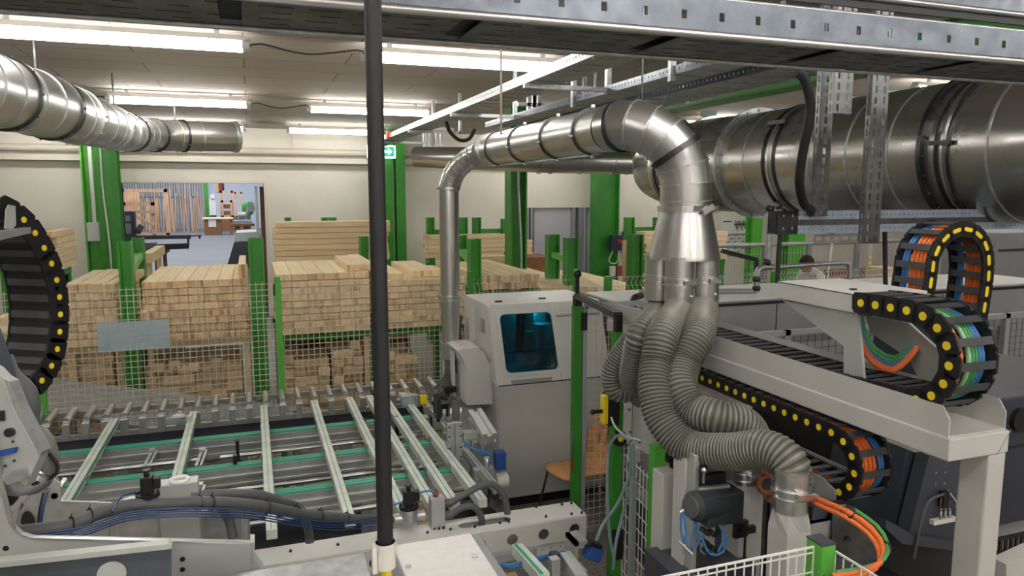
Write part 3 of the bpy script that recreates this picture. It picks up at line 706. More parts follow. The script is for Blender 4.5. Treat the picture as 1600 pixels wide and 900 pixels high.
one('thin_black_post', MB().tube([AY(1219, 366, 3.02), AY(1216, 400, 3.02), AY(1214, 442, 3.02)], .011, 8), 'rubber', AY(1216, 440, 3.02), 'thin black cable dropping from the left end of the double channel to the machine cover', 'cable')
one('thin_black_post', MB().tube([AY(1382, 340, 3.05), AY(1383, 400, 3.05), AY(1384, 500, 3.05)], .012, 8), 'rubber', AY(1383, 440, 3.05), 'black cable dropping behind the right slotted strut', 'cable')
# ventilation like louvre piece under the channel
a = AY(1272, 372, 3.09); b = MB(); b.box((a.x+.1, 3.09, a.z), (a.x+.13, 3.10, 2.45)); b.perf((a.x, 3.09, a.z-.03), (1, 0, 0), (0, 0, 1), .42, .05, .006, .06, .04, .018, [.025]); one('slotted_bracket', b, 'galv', a, 'short slotted bracket plate seen just under the perforated double channel', 'bracket')
# galvanised water pipe with elbow
r = root('threaded_pipe', AY(1200, 320, 3.9), 'galvanised threaded pipe under the main duct, dropping to an S bend by the rail', 'pipe')
Yp = 4.6
P_ = [AY(1300, 322, Yp), AY(1230, 322, Yp), AY(1208, 321, Yp), AY(1203, 330, Yp), AY(1200, 400, Yp), AY(1198, 414, Yp)]
MB().tube(spl(P_, .03), .022, 14).build('pipe_run', 'galv', r)
MB().tube(spl([AY(1206, 417, Yp), AY(1190, 418, Yp), AY(1184, 424, Yp), AY(1182, 440, Yp), AY(1182, 458, Yp)], .03), .024, 14).build('bend', 'galv', r)
b = MB()
for px, py in ((1203, 326), (1198, 410), (1182, 436), (1182, 450), (1216, 321)): b.ball(AY(px, py, Yp), .032, 12, 8)
b.split('fitting', 'darksteel', r)
one('horizontal_hand_pipe', MB().tube(spl([AY(1205, 418, Yp), AY(1260, 414, Yp), AY(1318, 411, Yp), AY(1326, 416, Yp), AY(1328, 440, Yp)], .03), .018, 12), 'galv', AY(1260, 414, Yp), 'galvanised horizontal pipe ending in an elbow, in front of the person in the white shirt', 'pipe')

# ================= THE BLACK POLE =================
r = root('black_pole', (AY(586, 860, 1.3).x, 1.3, 1.9), 'straight black tube pole standing upright left of the picture centre', 'pole')
pt, pb = AY(582, 0, 1.3), AY(586, 852, 1.3)
MB().tube([V((pt.x, 1.3, ZC-.05)), V((pt.x, 1.3, pb.z))], .0148, 24).build('tube', 'rubber', r)
MB().tube([V((pt.x, 1.3, pb.z+.004)), V((pt.x, 1.3, pb.z-.046))], .0185, 24).tube([V((pt.x, 1.3, pb.z+.004)), V((pt.x, 1.3, pb.z-.004))], .0205, 24).box((pt.x-.026, 1.287, pb.z-.05), (pt.x-.018, 1.306, pb.z+.002)).build('socket', 'cream', r)
MB().tube([V((pt.x, 1.3, pb.z-.05)), V((pt.x, 1.3, pb.z-.14))], .0095, 14).box((pt.x-.002, 1.289, pb.z-.14), (pt.x+.003, 1.292, pb.z-.05)).build('plug_pin', 'yellow', r)
# ================= TIMBER RACKS =================
def dims_mesh(name, lx, ly, lz, mats, endaxis=1):
    """one timber: cut ends carry the end-grain material"""
    b = MB(); b.box((-lx/2, -ly/2, -lz/2), (lx/2, ly/2, lz/2)); me = bpy.data.meshes.new(name)
    me.from_pydata([tuple(p) for p in b.v], [], b.f)
    for m in mats: me.materials.append(M[m])
    for pl in me.polygons: pl.material_index = 1 if abs(pl.normal[endaxis]) > .9 else 0
    me.update(); return me
def timber(name, me, loc, label, group, cat='timber', rz=0):
    o = bpy.data.objects.new(name, me); COL.objects.link(o); o.location = loc; o.rotation_euler = (0, 0, rz)
    return tag(o, label, cat, group)
def stack(x0, x1, z0, z1, yf, ncol, nrow, L, label, group, name='laminated_timber', mats=('wside', 'wend'), skip=0, jit=.02, cat='timber'):
    dx = (x1-x0)/ncol; dz = (z1-z0)/nrow; me = dims_mesh(name, dx-.004, L, dz-.007, mats)
    for j in range(nrow):
        for i in range(ncol):
            if j == nrow-1 and i < skip: continue
            timber(name, me, (x0+dx*(i+.5), yf+L/2+random.uniform(0, jit), z0+dz*(j+.5)), label, group, cat)
    return me
YS = 8.0
# stack C (centre-left, behind the tallest part of the mesh)
zC1 = AY(500, 427, YS).z; zC0 = AY(500, 521, YS).z; xC0 = AY(432, 470, YS).x; xC1 = AY(578, 470, YS).x
stack(xC0, xC1, zC0, zC1, YS, 6, 9, 1.6, 'laminated beam in the tall square stack left of the black pole', 'laminated beams in the stack left of the black pole')
m_ = dims_mesh('laminated_timber', .155, 1.3, .07, ('wside', 'wend'))
timber('laminated_timber', m_, (AY(556, 410, YS).x, YS+.75, zC1+.036), 'single laminated beam lying on top of the stack left of the black pole', None)
timber('laminated_timber', m_, (AY(574, 410, YS).x+.03, YS+.85, zC1+.036), 'beam on the same stack partly hidden by the black pole', None)
# stack D (right of the pole)
zD1 = AY(650, 437, YS).z; zD0 = AY(650, 512, YS).z; xD0 = AY(602, 470, YS).x; xD1 = AY(728, 470, YS).x
stack(xD0, xD1, zD0, zD1, YS, 6, 8, 1.6, 'laminated beam in the stack between the black pole and the slim vertical duct', 'laminated beams in the stack right of the black pole')
timber('laminated_timber', m_, (AY(622, 436, YS).x, YS+.7, zD1+.036), 'loose beam at the left on top of the stack right of the pole', None)
timber('laminated_timber', m_, (AY(655, 425, YS+.2).x, YS+.9, zD1+.036), 'loose beam with reddish brown end on top of the stack right of the pole', None)
timber('laminated_timber', m_, (AY(676, 425, YS+.2).x, YS+.9, zD1+.036), 'loose beam lying just left of the slim duct on top of its stack', None)
# stack B
zB1 = AY(300, 438, YS).z; zB0 = AY(300, 530, YS).z; xB0 = AY(223, 480, YS).x; xB1 = AY(388, 480, YS).x
stack(xB0, xB1, zB0, zB1, YS, 7, 8, 1.7, 'laminated beam in the reddish stack between the green rack posts', 'laminated beams in the stack between the green posts', mats=('wside', 'wendw'))
m2 = dims_mesh('laminated_timber', .07, 1.2, .14, ('wside', 'wendw'))
timber('laminated_timber', m2, (AY(378, 425, YS).x, YS+.65, zB1+.071), 'single narrow beam standing on edge on top of the reddish stack', None)
m3 = dims_mesh('laminated_timber', .07, .9, .1, ('wside', 'wendw'))
timber('laminated_timber', m3, (AY(219, 496, YS-.1).x, YS+.3, AY(219, 496, YS-.1).z), 'short beam jutting out at the left foot of the reddish stack', None, rz=.12)
# stack A
zA1 = AY(140, 458, YS).z; zA0 = AY(140, 542, YS).z; xA0 = AY(97, 500, YS).x; xA1 = AY(184, 500, YS).x
stack(xA0, xA1, zA0, zA1, YS, 4, 7, 1.6, 'laminated beam in the stack right of the curved left chain', 'laminated beams in the stack beside the left chain')
m4 = dims_mesh('laminated_timber', .11, 1.5, .085, ('wside', 'wend'))
for px, py, dy, lb in ((108, 448, .0, 'leftmost loose beam on top of the stack beside the left chain'), (131, 448, .05, 'second loose beam from the left on the stack beside the left chain'), (152, 448, .0, 'third loose beam from the left on the stack beside the left chain')):
    timber('laminated_timber', m4, (AY(px, py, YS).x, YS+.75+dy, zA1+.043), lb, None)
timber('laminated_timber', m4, (AY(176, 455, YS-.1).x, YS+.7, zA1+.043), 'slightly skewed loose beam touching the green post, on the stack beside the left chain', None, rz=-.05)
# far left low stack and angled boards
stack(AY(-60, 560, YS).x, AY(40, 560, YS).x, .05, AY(20, 520, YS).z, YS, 3, 6, 1.4, 'timber in the low stack at the left edge behind the mesh', 'timbers in the low left stack', name='rough_timber', mats=('wside', 'wblock'))
mm5 = dims_mesh('rough_timber', .1, 1.6, .08, ('wside', 'wend'))
for px, py, rz, lb in ((10, 500, -.5, 'upper of two slanting planks at the left edge behind the mesh'), (24, 560, -.62, 'lower of two slanting planks at the left edge behind the mesh')):
    c = AY(px, py, 7.7); timber('loose_plank', mm5, c, lb, None, 'plank', rz)
# lower level: blocks stacked on the floor under the racks
def lower(px0, px1, py0, py1, yf, nc, nr, label, group, L=.9):
    a, c = AY(px0, py0, yf), AY(px1, py1, yf)
    stack(a.x, c.x, max(c.z, .06), a.z, yf, nc, nr, L, label, group, name='timber_block', mats=('wblock', 'wblock'), jit=.12, cat='block')
lower(95, 186, 556, 700, YS+.15, 3, 9, 'block in the floor pile under the stack beside the left chain', 'blocks piled under the left stack')
lower(226, 384, 576, 700, YS+.1, 6, 8, 'block in the floor pile under the reddish stack', 'blocks piled under the reddish stack')
lower(440, 520, 566, 690, YS+.05, 4, 8, 'short block in the low pile behind the mesh, left of the black pole', 'blocks piled low left of the pole', .6)
lower(520, 572, 548, 690, YS+.05, 3, 9, 'short block in the slightly higher pile touching the black pole', 'blocks piled low beside the pole', .7)
lower(600, 655, 560, 690, YS+.05, 3, 8, 'short block in the pile just right of the black pole', 'blocks piled low right of the pole', .7)
mb5 = dims_mesh('timber_block', .11, .5, .09, ('wblock', 'wblock'))
for i, (px, py, lb) in enumerate(((250, 567, 'odd block lying on the pile under the reddish stack, nearest its left end'), (286, 562, 'odd block with pale end lying on the pile under the reddish stack'), (320, 565, 'odd block near the middle of the pile under the reddish stack'), (352, 558, 'odd block towards the right end of the pile under the reddish stack'),
        (618, 548, 'slanting block on top of the pile right of the black pole'), (560, 532, 'block on top of the low pile behind the black pole'), (455, 554, 'topmost loose block at the left end of the low pile left of the pole'))):
    c = AY(px, py, YS+.35); timber('timber_block', mb5, c, lb, None, 'block', random.uniform(-.5, .5))
# brown crates
def crate(px0, px1, py0, py1, yf, dp, label):
    a, c = AY(px0, py0, yf), AY(px1, py1, yf); z0 = max(.05, c.z); t = .03
    r = root('wooden_crate', ((a.x+c.x)/2, yf, z0), label, 'crate')
    MB().box((a.x, yf, z0), (c.x, yf+t, a.z)).build('front_board', 'card', r); MB().box((a.x, yf+dp-t, z0), (c.x, yf+dp, a.z)).build('back_board', 'card', r)
    MB().box((a.x, yf+t, z0), (a.x+t, yf+dp-t, a.z)).build('side_board', 'card', r); MB().box((c.x-t, yf+t, z0), (c.x, yf+dp-t, a.z)).build('side_board', 'card', r)
    MB().box((a.x+t, yf+t, z0), (c.x-t, yf+dp-t, z0+t)).build('bottom', 'card', r)
    MB().box((a.x-.02, yf-.02, a.z-.03), (a.x+.05, yf+.03, a.z+.06)).box((c.x-.05, yf-.02, a.z-.03), (c.x+.02, yf+.03, a.z+.06)).box((a.x, yf-.015, a.z-.05), (c.x, yf, a.z)).build('rim', 'wside', r)
crate(455, 575, 527, 600, 9.45, .8, 'open brown wooden crate on the floor behind the low blocks, left of the pole')
crate(600, 642, 522, 600, 9.45, .8, 'open brown wooden crate on the floor just right of the pole')

# long timbers lying across (seen from the side), against the back wall
def bearer(x0, x1, y0, y1, z, label):
    rk = root('timber_rack', ((x0+x1)/2, y0, 0), label, 'rack')
    for x in (x0+.08, x1-.08):
        MB().box((x-.05, y0, z-.1), (x+.05, y1, z-.003)).build('crossbar', 'green', rk); MB().box((x-.05, y0+.02, 0), (x+.05, y0+.1, z-.1)).build('support', 'green', rk); MB().box((x-.05, y1-.1, 0), (x+.05, y1-.02, z-.1)).build('support', 'green', rk)
def long_stack(px0, px1, py0, py1, Y, rows, depth, label, group, L=None):
    a, c = AY(px0, py0, Y), AY(px1, py1, Y); bearer(a.x, c.x, Y+.02, Y+.165*depth, c.z, 'green frame under the '+group); dz = (a.z-c.z)/rows; L = c.x-a.x
    me = dims_mesh('long_timber', L, .16, dz-.006, ('wsidex', 'wend'), 0)
    for j in range(rows):
        for k in range(depth):
            timber('long_timber', me, ((a.x+c.x)/2+random.uniform(-.04, .04), Y+.08+k*.165, c.z+dz*(j+.5)), label, group)
long_stack(430, 610, 347, 405, 10.6, 7, 2, 'long beam lying lengthwise in the high stack against the back wall, behind the pole', 'long beams lying lengthwise behind the pole')
long_stack(668, 790, 368, 400, 12.5, 5, 2, 'long beam in the rack behind the slim duct', 'long beams behind the slim duct')
long_stack(735, 822, 402, 425, 11.6, 3, 2, 'long beam in the lower pile left of the dark freestanding column', 'long beams left of the dark column')
long_stack(810, 832, 375, 425, 12.6, 8, 2, 'short looking board in the narrow stack beside the lilac door', 'boards beside the lilac door')
long_stack(1008, 1060, 362, 398, 12.5, 6, 2, 'beam in the stack behind the galvanised cone', 'beams behind the cone')
long_stack(1120, 1136, 362, 405, 12.5, 6, 2, 'beam end in the stack just right of the cone', 'beams right of the cone')
# stacks at the far left, high on a rack
def small_stack(px0, px1, py0, py1, Y, nc, nr, label, group, L=1.2):
    a, c = AY(px0, py0, Y), AY(px1, py1, Y); bearer(a.x, c.x, Y+.05, Y+1.0, c.z, 'green frame under the '+group); stack(a.x, c.x, c.z, a.z, Y, nc, nr, L, label, group, name='stacked_board', mats=('wside', 'wblock'), jit=.15)
small_stack(60, 90, 362, 425, 12.0, 3, 6, 'board in the ragged stack against the wall behind the left chain', 'boards stacked on the wall behind the left chain')
small_stack(-40, 24, 375, 420, 10.0, 4, 5, 'board in the stack at the left edge, on a green rack', 'boards in the stack at the left edge', 1.2)
# boards and beams beyond the mesh between cabinet and cone (flat pale timbers)
def flat_pile(px0, px1, py, Y, n, L, label, group):
    a, c = AY(px0, py, Y), AY(px1, py, Y); dx = (c.x-a.x)/n; me = dims_mesh('flat_timber', dx-.012, L, .09, ('wside', 'wend'))
    bearer(a.x, c.x, Y+.1, Y+L-.2, a.z-.185, 'green frame under the '+group)
    for i in range(n):
        for k in range(2): timber('flat_timber', me, (a.x+dx*(i+.5), Y+L/2+random.uniform(0, .1), a.z-.045-.092*k), label, group)
flat_pile(750, 845, 432, 8.6, 6, 2.2, 'pale beam lying flat behind the white cabinet, left part', 'pale beams behind the left of the cabinet')
flat_pile(850, 935, 452, 8.6, 5, 3.0, 'pale beam lying flat behind the white cabinet, right part', 'pale beams behind the right of the cabinet')
flat_pile(940, 1030, 458, 9.2, 5, 3.0, 'pale beam lying flat beyond the mesh, left of the hoses', 'pale beams left of the hoses')
c = AY(838, 412, 12); one('wooden_pallet_box', MB().box((c.x-.2, 12, 0), (c.x+.25, 12.55, c.z+.08)).box((c.x-.25, 11.98, c.z+.08), (c.x+.3, 12.62, c.z+.12)), 'card', c, 'small brown box on the boards in front of the lilac door', 'box')

# ---- green rack posts: upright + arms ----
def rack(px0, px1, ptop, Y, z0, label, pair=None, armz=None, depth=.16, pairpx=None):
    a = AY(px0, ptop, Y); c = AY(px1, ptop, Y); w_ = c.x-a.x
    r = root('rack_upright', ((a.x+c.x)/2, Y, z0), label, 'rack')
    b = MB(); t = .02
    b.box((a.x, Y, z0), (a.x+t, Y+depth, a.z)); b.box((c.x-t, Y, z0), (c.x, Y+depth, a.z)); b.box((a.x+t, Y+depth*.35, z0), (c.x-t, Y+depth*.35+t, a.z))
    b.build('post', 'green', r)
    if pairpx:
        p0, p1, pt_, Y2 = pairpx; a2, c2 = AY(p0, pt_, Y2), AY(p1, pt_, Y2)
        b = MB(); b.box((a2.x, Y2, z0), (a2.x+t, Y2+depth, a2.z)); b.box((c2.x-t, Y2, z0), (c2.x, Y2+depth, a2.z)); b.box((a2.x+t, Y2+depth*.35, z0), (c2.x-t, Y2+depth*.35+t, a2.z)); b.build('rear_post', 'green', r)
        if armz:
            za = AY((px0+p1)/2, armz, (Y+Y2)/2).z
            MB().bar(((a.x+c.x)/2, Y+depth/2, za), ((a2.x+c2.x)/2, Y2+depth/2, za), .1, .08).build('arm', 'green_lit', r)
    return r
rack(182, 204, 378, 7.75, 0, 'green rack upright pair between the left stack and the reddish stack', armz=412, pairpx=(205, 223, 372, 9.9))
rack(387, 411, 372, 7.8, 0, 'tall green rack upright directly right of the reddish stack')
rack(563, 576, 370, 9.8, 0, 'green rack upright peeking out just left of the black pole', pairpx=None)
rack(735, 752, 374, 8.6, 0, 'green rack upright between the slim duct and the white cabinet', armz=402, pairpx=(718, 730, 368, 10.6))
rack(858, 875, 367, 9.6, 0, 'green rack upright pair in front of the lilac door', armz=402, pairpx=(887, 905, 372, 8.8))
rack(988, 1006, 367, 8.9, 0, 'green rack upright directly left of the cone', armz=400, pairpx=(1040, 1058, 367, 9.6))
for i, (p0, p1, pt_) in enumerate(((668, 679, 340), (720, 731, 340), (741, 752, 340), (786, 797, 342))):
    rack(p0, p1, pt_, 13.6, 0, ['back rack upright left of the slim duct', 'back rack upright just right of the slim duct', 'back rack upright second from the slim duct', 'back rack upright hidden behind the dark column'][i])
for i, (xa, xb, py, Yb) in enumerate(((679, 720, 363, 13.7), (752, 792, 362, 13.7), (992, 1030, 359, 13.7))):
    a, c = AY(xa, py, Yb), AY(xb, py, Yb); one('rack_beam', MB().box((a.x-.05, Yb, a.z-.05), (c.x+.05, Yb+.1, a.z+.05)), 'green', a, ['green cross bar between the two back uprights at the slim duct', 'green cross bar behind the dark column', 'green cross bar of the back rack left of the cone'][i], 'rack')
for i, (p0, p1) in enumerate(((980, 992), (1026, 1036))): rack(p0, p1, 340, 13.6, 0, ['back rack upright at the left of the board stack behind the cone', 'back rack upright closest to the cone'][i])
for i, (p0, p1) in enumerate(((445, 455), (503, 513), (515, 526))): rack(p0, p1, 340, 11.4, 0, ['short green upright top left behind the lengthwise stack', 'left one of the twin green upright tops behind the lengthwise stack', 'right one of the twin green upright tops behind the lengthwise stack'][i])
# racks under the stacks
for i, (xa, xb, z) in enumerate(((xA0, xA1, zA0), (xB0, xB1, zB0), (xC0, xC1, zC0), (xD0, xD1, zD0))):
    nm = ('stack beside the left chain', 'reddish stack', 'stack left of the black pole', 'stack right of the black pole')[i]
    rk = root('timber_rack', ((xa+xb)/2, YS+.7, 0), 'green steel rack frame carrying the '+nm, 'rack')
    for k, y in enumerate((YS+.12, YS+1.3)):
        MB().box((xa-.02, y, z-.09), (xb+.02, y+.1, z-.003)).build('crossbar', 'green' if i > 1 else 'wblock', rk)
        MB().box((xb-.06, y, 0), (xb-.0, y+.1, z-.09)).build('support', 'green' if k else 'wblock', rk); MB().box((xa+.0, y, 0), (xa+.06, y+.1, z-.09)).build('support', 'green' if k else 'wblock', rk)
one('rack_upright', MB().box((AY(-5, 420, 10).x, 10.1, 0), (AY(8, 420, 10).x, 10.25, AY(0, 420, 10).z)), 'green', AY(0, 470, 10), 'dark green post carrying the stack at the left edge', 'rack')
a = AY(12, 541, 8); one('rack_stub', MB().box((a.x-.1, 7.9, a.z-.06), (a.x+.12, 8.0, a.z+.08)), 'green_lit', a, 'small green beam end poking out at the left edge stack', 'rack')
# leaning planks on the wall by the control box
for i, (px0, px1) in enumerate(((978, 984), (984, 991))):
    a, c = AY(px0, 376, 13.2), AY(px1, 376, 13.2); one('leaning_plank', MB().obox(((a.x+c.x)/2, 13.3, a.z/2), ((c.x-a.x)/2, 0, 0), (0, .03, 0), (.04 if i else -.02, 0, a.z/2)), 'wsidez', (a.x, 13.3, 0), ['left of two planks leaning upright near the blue control box', 'right of two planks leaning upright near the blue control box'][i], 'plank')

# ================= MESH FENCES =================
def mesh_panel(b, p, q, z0, z1, dx=.05, dz=.045, t=.0035, fold=None, vt=None):
    p = V(p); q = V(q); L = (q-p).length; u = (q-p)/L; nn = V((-u.y, u.x, 0)); vt = vt or t
    n = int(L/dx)
    for i in range(n+1):
        o = p+u*(i*dx)
        if fold:
            zz = [z0, z1-fold, z1-fold/2, z1]; off = [0, 0, fold*.45, 0]
            for k in range(3): b.bar(V((o.x, o.y, zz[k]))+nn*off[k], V((o.x, o.y, zz[k+1]))+nn*off[k+1], vt, vt, up=nn)
        else: b.box(V((o.x, o.y, z0))-u*vt/2-nn*vt/2, V((o.x, o.y, z1))+u*vt/2+nn*vt/2)
    z = z0
    while z <= z1:
        off = 0
        if fold and z > z1-fold: off = fold*.45*(1-abs((z-(z1-fold/2))/(fold/2)))
        b.bar(V((p.x, p.y, z))+nn*off, V((q.x, q.y, z))+nn*off, t, t); z += dz
    return b
YF = 6.62
xl_ = AY(52, 450, YF).x; xm_ = AY(433, 430, YF).x; xr_ = AY(731, 440, YF).x
zt_ = AY(433, 440, YF).z; ztp = AY(433, 432, YF).z
r = root('mesh_fence', (xl_, YF, 0), 'wire mesh safety fence panel left of the slim green post, in front of the timber', 'fence')
mesh_panel(MB(), (xl_-1.4, YF, 0), (xm_, YF, 0), .12, zt_, .05, .05, .0048).build('mesh_panel', 'wire', r)
MB().box((xm_-.025, YF-.03, 0), (xm_+.025, YF+.03, ztp)).build('post', 'green_lit', r)
MB().box((xm_-.04, YF-.045, AY(433, 450, YF).z-.06), (xm_-.024, YF-.03, AY(433, 450, YF).z+.04)).build('clip', 'black', r)
MB().box((xl_-.03, YF-.03, 0), (xl_+.025, YF+.03, AY(52, 450, YF).z+.02)).build('post', 'green_lit', r)
bt0, bt1 = AY(149, 506, YF-.03), AY(265, 545, YF-.03)
MB().box((bt0.x, YF+.004, bt1.z), (bt1.x, YF+.010, bt0.z)).build('name_plate', 'bluetag', r)
r = root('mesh_fence', (xm_, YF, 0), 'wire mesh safety fence panel between the slim green post and the white cabinet', 'fence')
mesh_panel(MB(), (xm_+.04, YF, 0), (xr_, YF, 0), .12, zt_, .05, .05, .0048).build('mesh_panel', 'wire', r)
MB().box((xr_-.0, YF-.03, 0), (xr_+.05, YF+.03, AY(731, 424, YF).z)).build('post', 'green', r)
# fence beyond the cabinet and the machines (folded top)
Yg = 7.6
a = AY(756, 430, Yg); z_ = AY(900, 428, Yg).z
r = root('mesh_fence', (a.x, Yg, 0), 'wire mesh fence with folded top behind the white cabinet', 'fence')
xg = AY(900, 430, Yg).x
mesh_panel(MB(), (AY(735, 430, Yg).x, Yg, 0), (xg, Yg, 0), .4, z_, .05, .09, .003, fold=.12).build('mesh_panel', 'wire', r)
MB().box((xg-.03, Yg-.03, 0), (xg+.03, Yg+.03, z_+.05)).build('post', 'green', r)
r = root('mesh_fence', (xg, Yg, 0), 'wire mesh fence with folded top between the cabinet and the cone', 'fence')
pq = AY(950, 432, 6.3); 
mesh_panel(MB(), (xg, Yg, 0), (pq.x, 6.3, 0), .4, z_, .05, .09, .003, fold=.12).build('mesh_panel', 'wire', r)
MB().box((pq.x-.03, 6.27, 0), (pq.x+.03, 6.33, AY(950, 432, 6.3).z)).build('post', 'green', r)
xk = AY(1010, 440, 6.6).x
mesh_panel(MB(), (pq.x+.03, 6.3, 0), (AY(1030, 440, 6.3).x, 6.3, 0), .4, AY(990, 432, 6.3).z, .05, .09, .003, fold=.12).build('mesh_panel', 'wire', r)
# right: fence + guard rail behind the machine
Yh = 7.4
r = root('mesh_fence', AY(1200, 470, Yh), 'white wire mesh fence with folded top behind the machine cover on the right', 'fence')
mesh_panel(MB(), (AY(1128, 430, Yh).x, Yh, 0), (AY(1460, 430, Yh).x, Yh, 0), .6, AY(1200, 424, Yh).z, .05, .07, .004, fold=.12).build('mesh_panel', 'wirew', r)
p0 = AY(1210, 430, Yh-.05); MB().box((p0.x-.05, Yh-.1, 0), (p0.x+.03, Yh-.04, AY(1210, 424, Yh-.05).z)).build('post', 'green_lit', r)
Yk = 9.5
r = root('guard_rail', AY(1200, 400, Yk), 'tall grey tube guard rail with fine mesh infill, behind the folded white fence', 'railing')
za = AY(1200, 382, Yk).z
MB().cyl((AY(1100, 382, Yk).x, Yk, za), (AY(1620, 382, Yk).x, Yk, za), .035, n=10).build('top_rail', 'galv', r)
for px in (1196, 1264, 1339, 1420): 
    x = AY(px, 400, Yk).x; MB().box((x-.05, Yk-.03, 0), (x+.03, Yk+.03, za)).build('rail_post', 'midgrey', r)
b = MB(); mesh_panel(b, (AY(1140, 400, Yk).x, Yk+.03, 0), (AY(1500, 400, Yk).x, Yk+.03, 0), .9, za-.08, .06, .2, .004).build('mesh_infill', 'wire', r)
ee = AY(1182, 406, 7.2); b = MB().bar(AY(1128, 392, 7.2), ee, .05, .05).box((ee.x-.02, 7.18, 0), (ee.x+.02, 7.22, ee.z)); one('black_bar', b, 'black', AY(1150, 398, 7.4), 'black bar slanting down from the cone towards the grey threaded pipe', 'bar')
# wall posters and tiles
a, c = AY(1128, 340, 16.45), AY(1166, 365, 16.45); r = root('wall_poster', a, 'white poster with a dark printed drawing on the back wall right of the cone', 'poster')
MB().box((a.x, 16.46, c.z), (c.x, 16.49, a.z)).build('sheet', 'posterw', r)
b = MB()
for k in range(9): b.box((a.x+.42+.045*k, 16.45, a.z-.25-.05*(k % 3)), (a.x+.44+.045*k, 16.46, a.z-.08-.03*(k % 2)))
b.box((a.x+.4, 16.45, a.z-.2), (a.x+.8, 16.46, a.z-.17)); b.box((a.x+.05, 16.45, a.z-.12), (a.x+.32, 16.46, a.z-.09)); b.build('print', 'slate', r)
a, c = AY(1132, 368, 16.45), AY(1166, 398, 16.45); r = root('label_rack', a, 'wall rack of white cards below the poster', 'rack')
b = MB()
for i in range(6):
    for j in range(6): b.obox((a.x+(c.x-a.x)*(i+.5)/6, 16.46, c.z+(a.z-c.z)*(j+.5)/6), ((c.x-a.x)/14, 0, .012*(-1)**(i+j)), (0, .012, 0), (0, 0, (a.z-c.z)/16))
b.build('card', 'posterw', r); MB().box((a.x-.03, 16.475, c.z-.03), (c.x+.03, 16.49, a.z+.03)).build('backing', 'midgrey', r)
# ================= helpers for machines =================
def holeplate(b, o, u, v, L, H, t, holes, n=20):
    """plate with real round holes; holes = [(along, up, radius)] sorted along"""
    o = V(o); u = V(u).normalized(); v = V(v).normalized(); nn = u.cross(v)*t; x = 0
    def solid(a, c):
        if c-a > 1e-5: b.obox(o+u*(a+c)/2+v*H/2+nn/2, u*(c-a)/2, v*H/2, nn/2)
    for (cx, cyy, r) in sorted(holes):
        hw = r*1.35; solid(x, cx-hw); x = cx+hw
        inner = []; outer = []
        for i in range(n):
            a = 2*pi*i/n; c, s_ = cos(a), sin(a); inner.append((cx+r*c, cyy+r*s_))
            k = min((hw/abs(c)) if abs(c) > 1e-6 else 1e9, ((H-cyy) if s_ > 0 else cyy)/abs(s_) if abs(s_) > 1e-6 else 1e9); outer.append((cx+k*c, cyy+k*s_))
        # make the outer ring hit the corners
        for (ux, uy) in ((hw, H-cyy), (-hw, H-cyy), (-hw, -cyy), (hw, -cyy)):
            a = atan2(uy, ux) % (2*pi); i = int(round(a/(2*pi)*n)) % n; outer[i] = (cx+ux, cyy+uy)
        P3 = lambda p, k: o+u*p[0]+v*p[1]+nn*k
        vs = [P3(p, 0) for p in inner]+[P3(p, 0) for p in outer]+[P3(p, 1) for p in inner]+[P3(p, 1) for p in outer]; fs = []
        for i in range(n):
            j = (i+1) % n; fs += [(i, j, n+j, n+i), (2*n+i, 3*n+i, 3*n+j, 2*n+j), (i, 2*n+i, 2*n+j, j), (n+i, n+j, 3*n+j, 3*n+i)]
        b._a(vs, fs)
    solid(x, L); return b
def on_plane(px, py, P0, Nn):
    r = ray(px, py); return CAM+r*((V(P0)-CAM).dot(V(Nn))/r.dot(V(Nn)))
def bolt(b, c, ax=(0, 0, 1), r=.012, h=.012): b.cyl(V(c), V(c)+V(ax).normalized()*h, r, r*.8, n=6, smooth=False)
def valve(c, s, label, right=True):
    """pneumatic valve: cast round body, black disc, black solenoid block, plug"""
    c = V(c); r = root('pneumatic_valve', c, label, 'valve')
    MB().tube([c+V((0, 0, -.06*s)), c+V((0, 0, -.045*s)), c+V((0, 0, .03*s)), c+V((0, 0, .045*s))], [.035*s, .05*s, .05*s, .042*s], 20).cyl(c+V((-.09*s, 0, -.01*s)), c+V((.09*s, 0, -.01*s)), .028*s, n=16).build('body', 'galv', r)
    b = MB().cyl(c+V((0, 0, .045*s)), c+V((0, 0, .065*s)), .056*s, n=20)
    for k in range(6): a = 2*pi*k/6; bolt(b, c+V((cos(a)*.045*s, sin(a)*.045*s, .065*s)), r=.007*s, h=.01*s)
    b.build('diaphragm_disc', 'black', r)
    MB().box(c+V((-.028*s, -.03*s, .065*s)), c+V((.028*s, .03*s, .15*s))).box(c+V((.028*s, -.022*s, .085*s)), c+V((.06*s, .022*s, .14*s))).build('solenoid', 'black', r, bevel=.003)
    MB().cyl(c+V((0, 0, .15*s)), c+V((0, 0, .175*s)), .012*s, n=8).cyl(c+V((0, 0, .175*s)), c+V((0, 0, .182*s)), .02*s, n=6).build('top_nut', 'black', r)
    return r

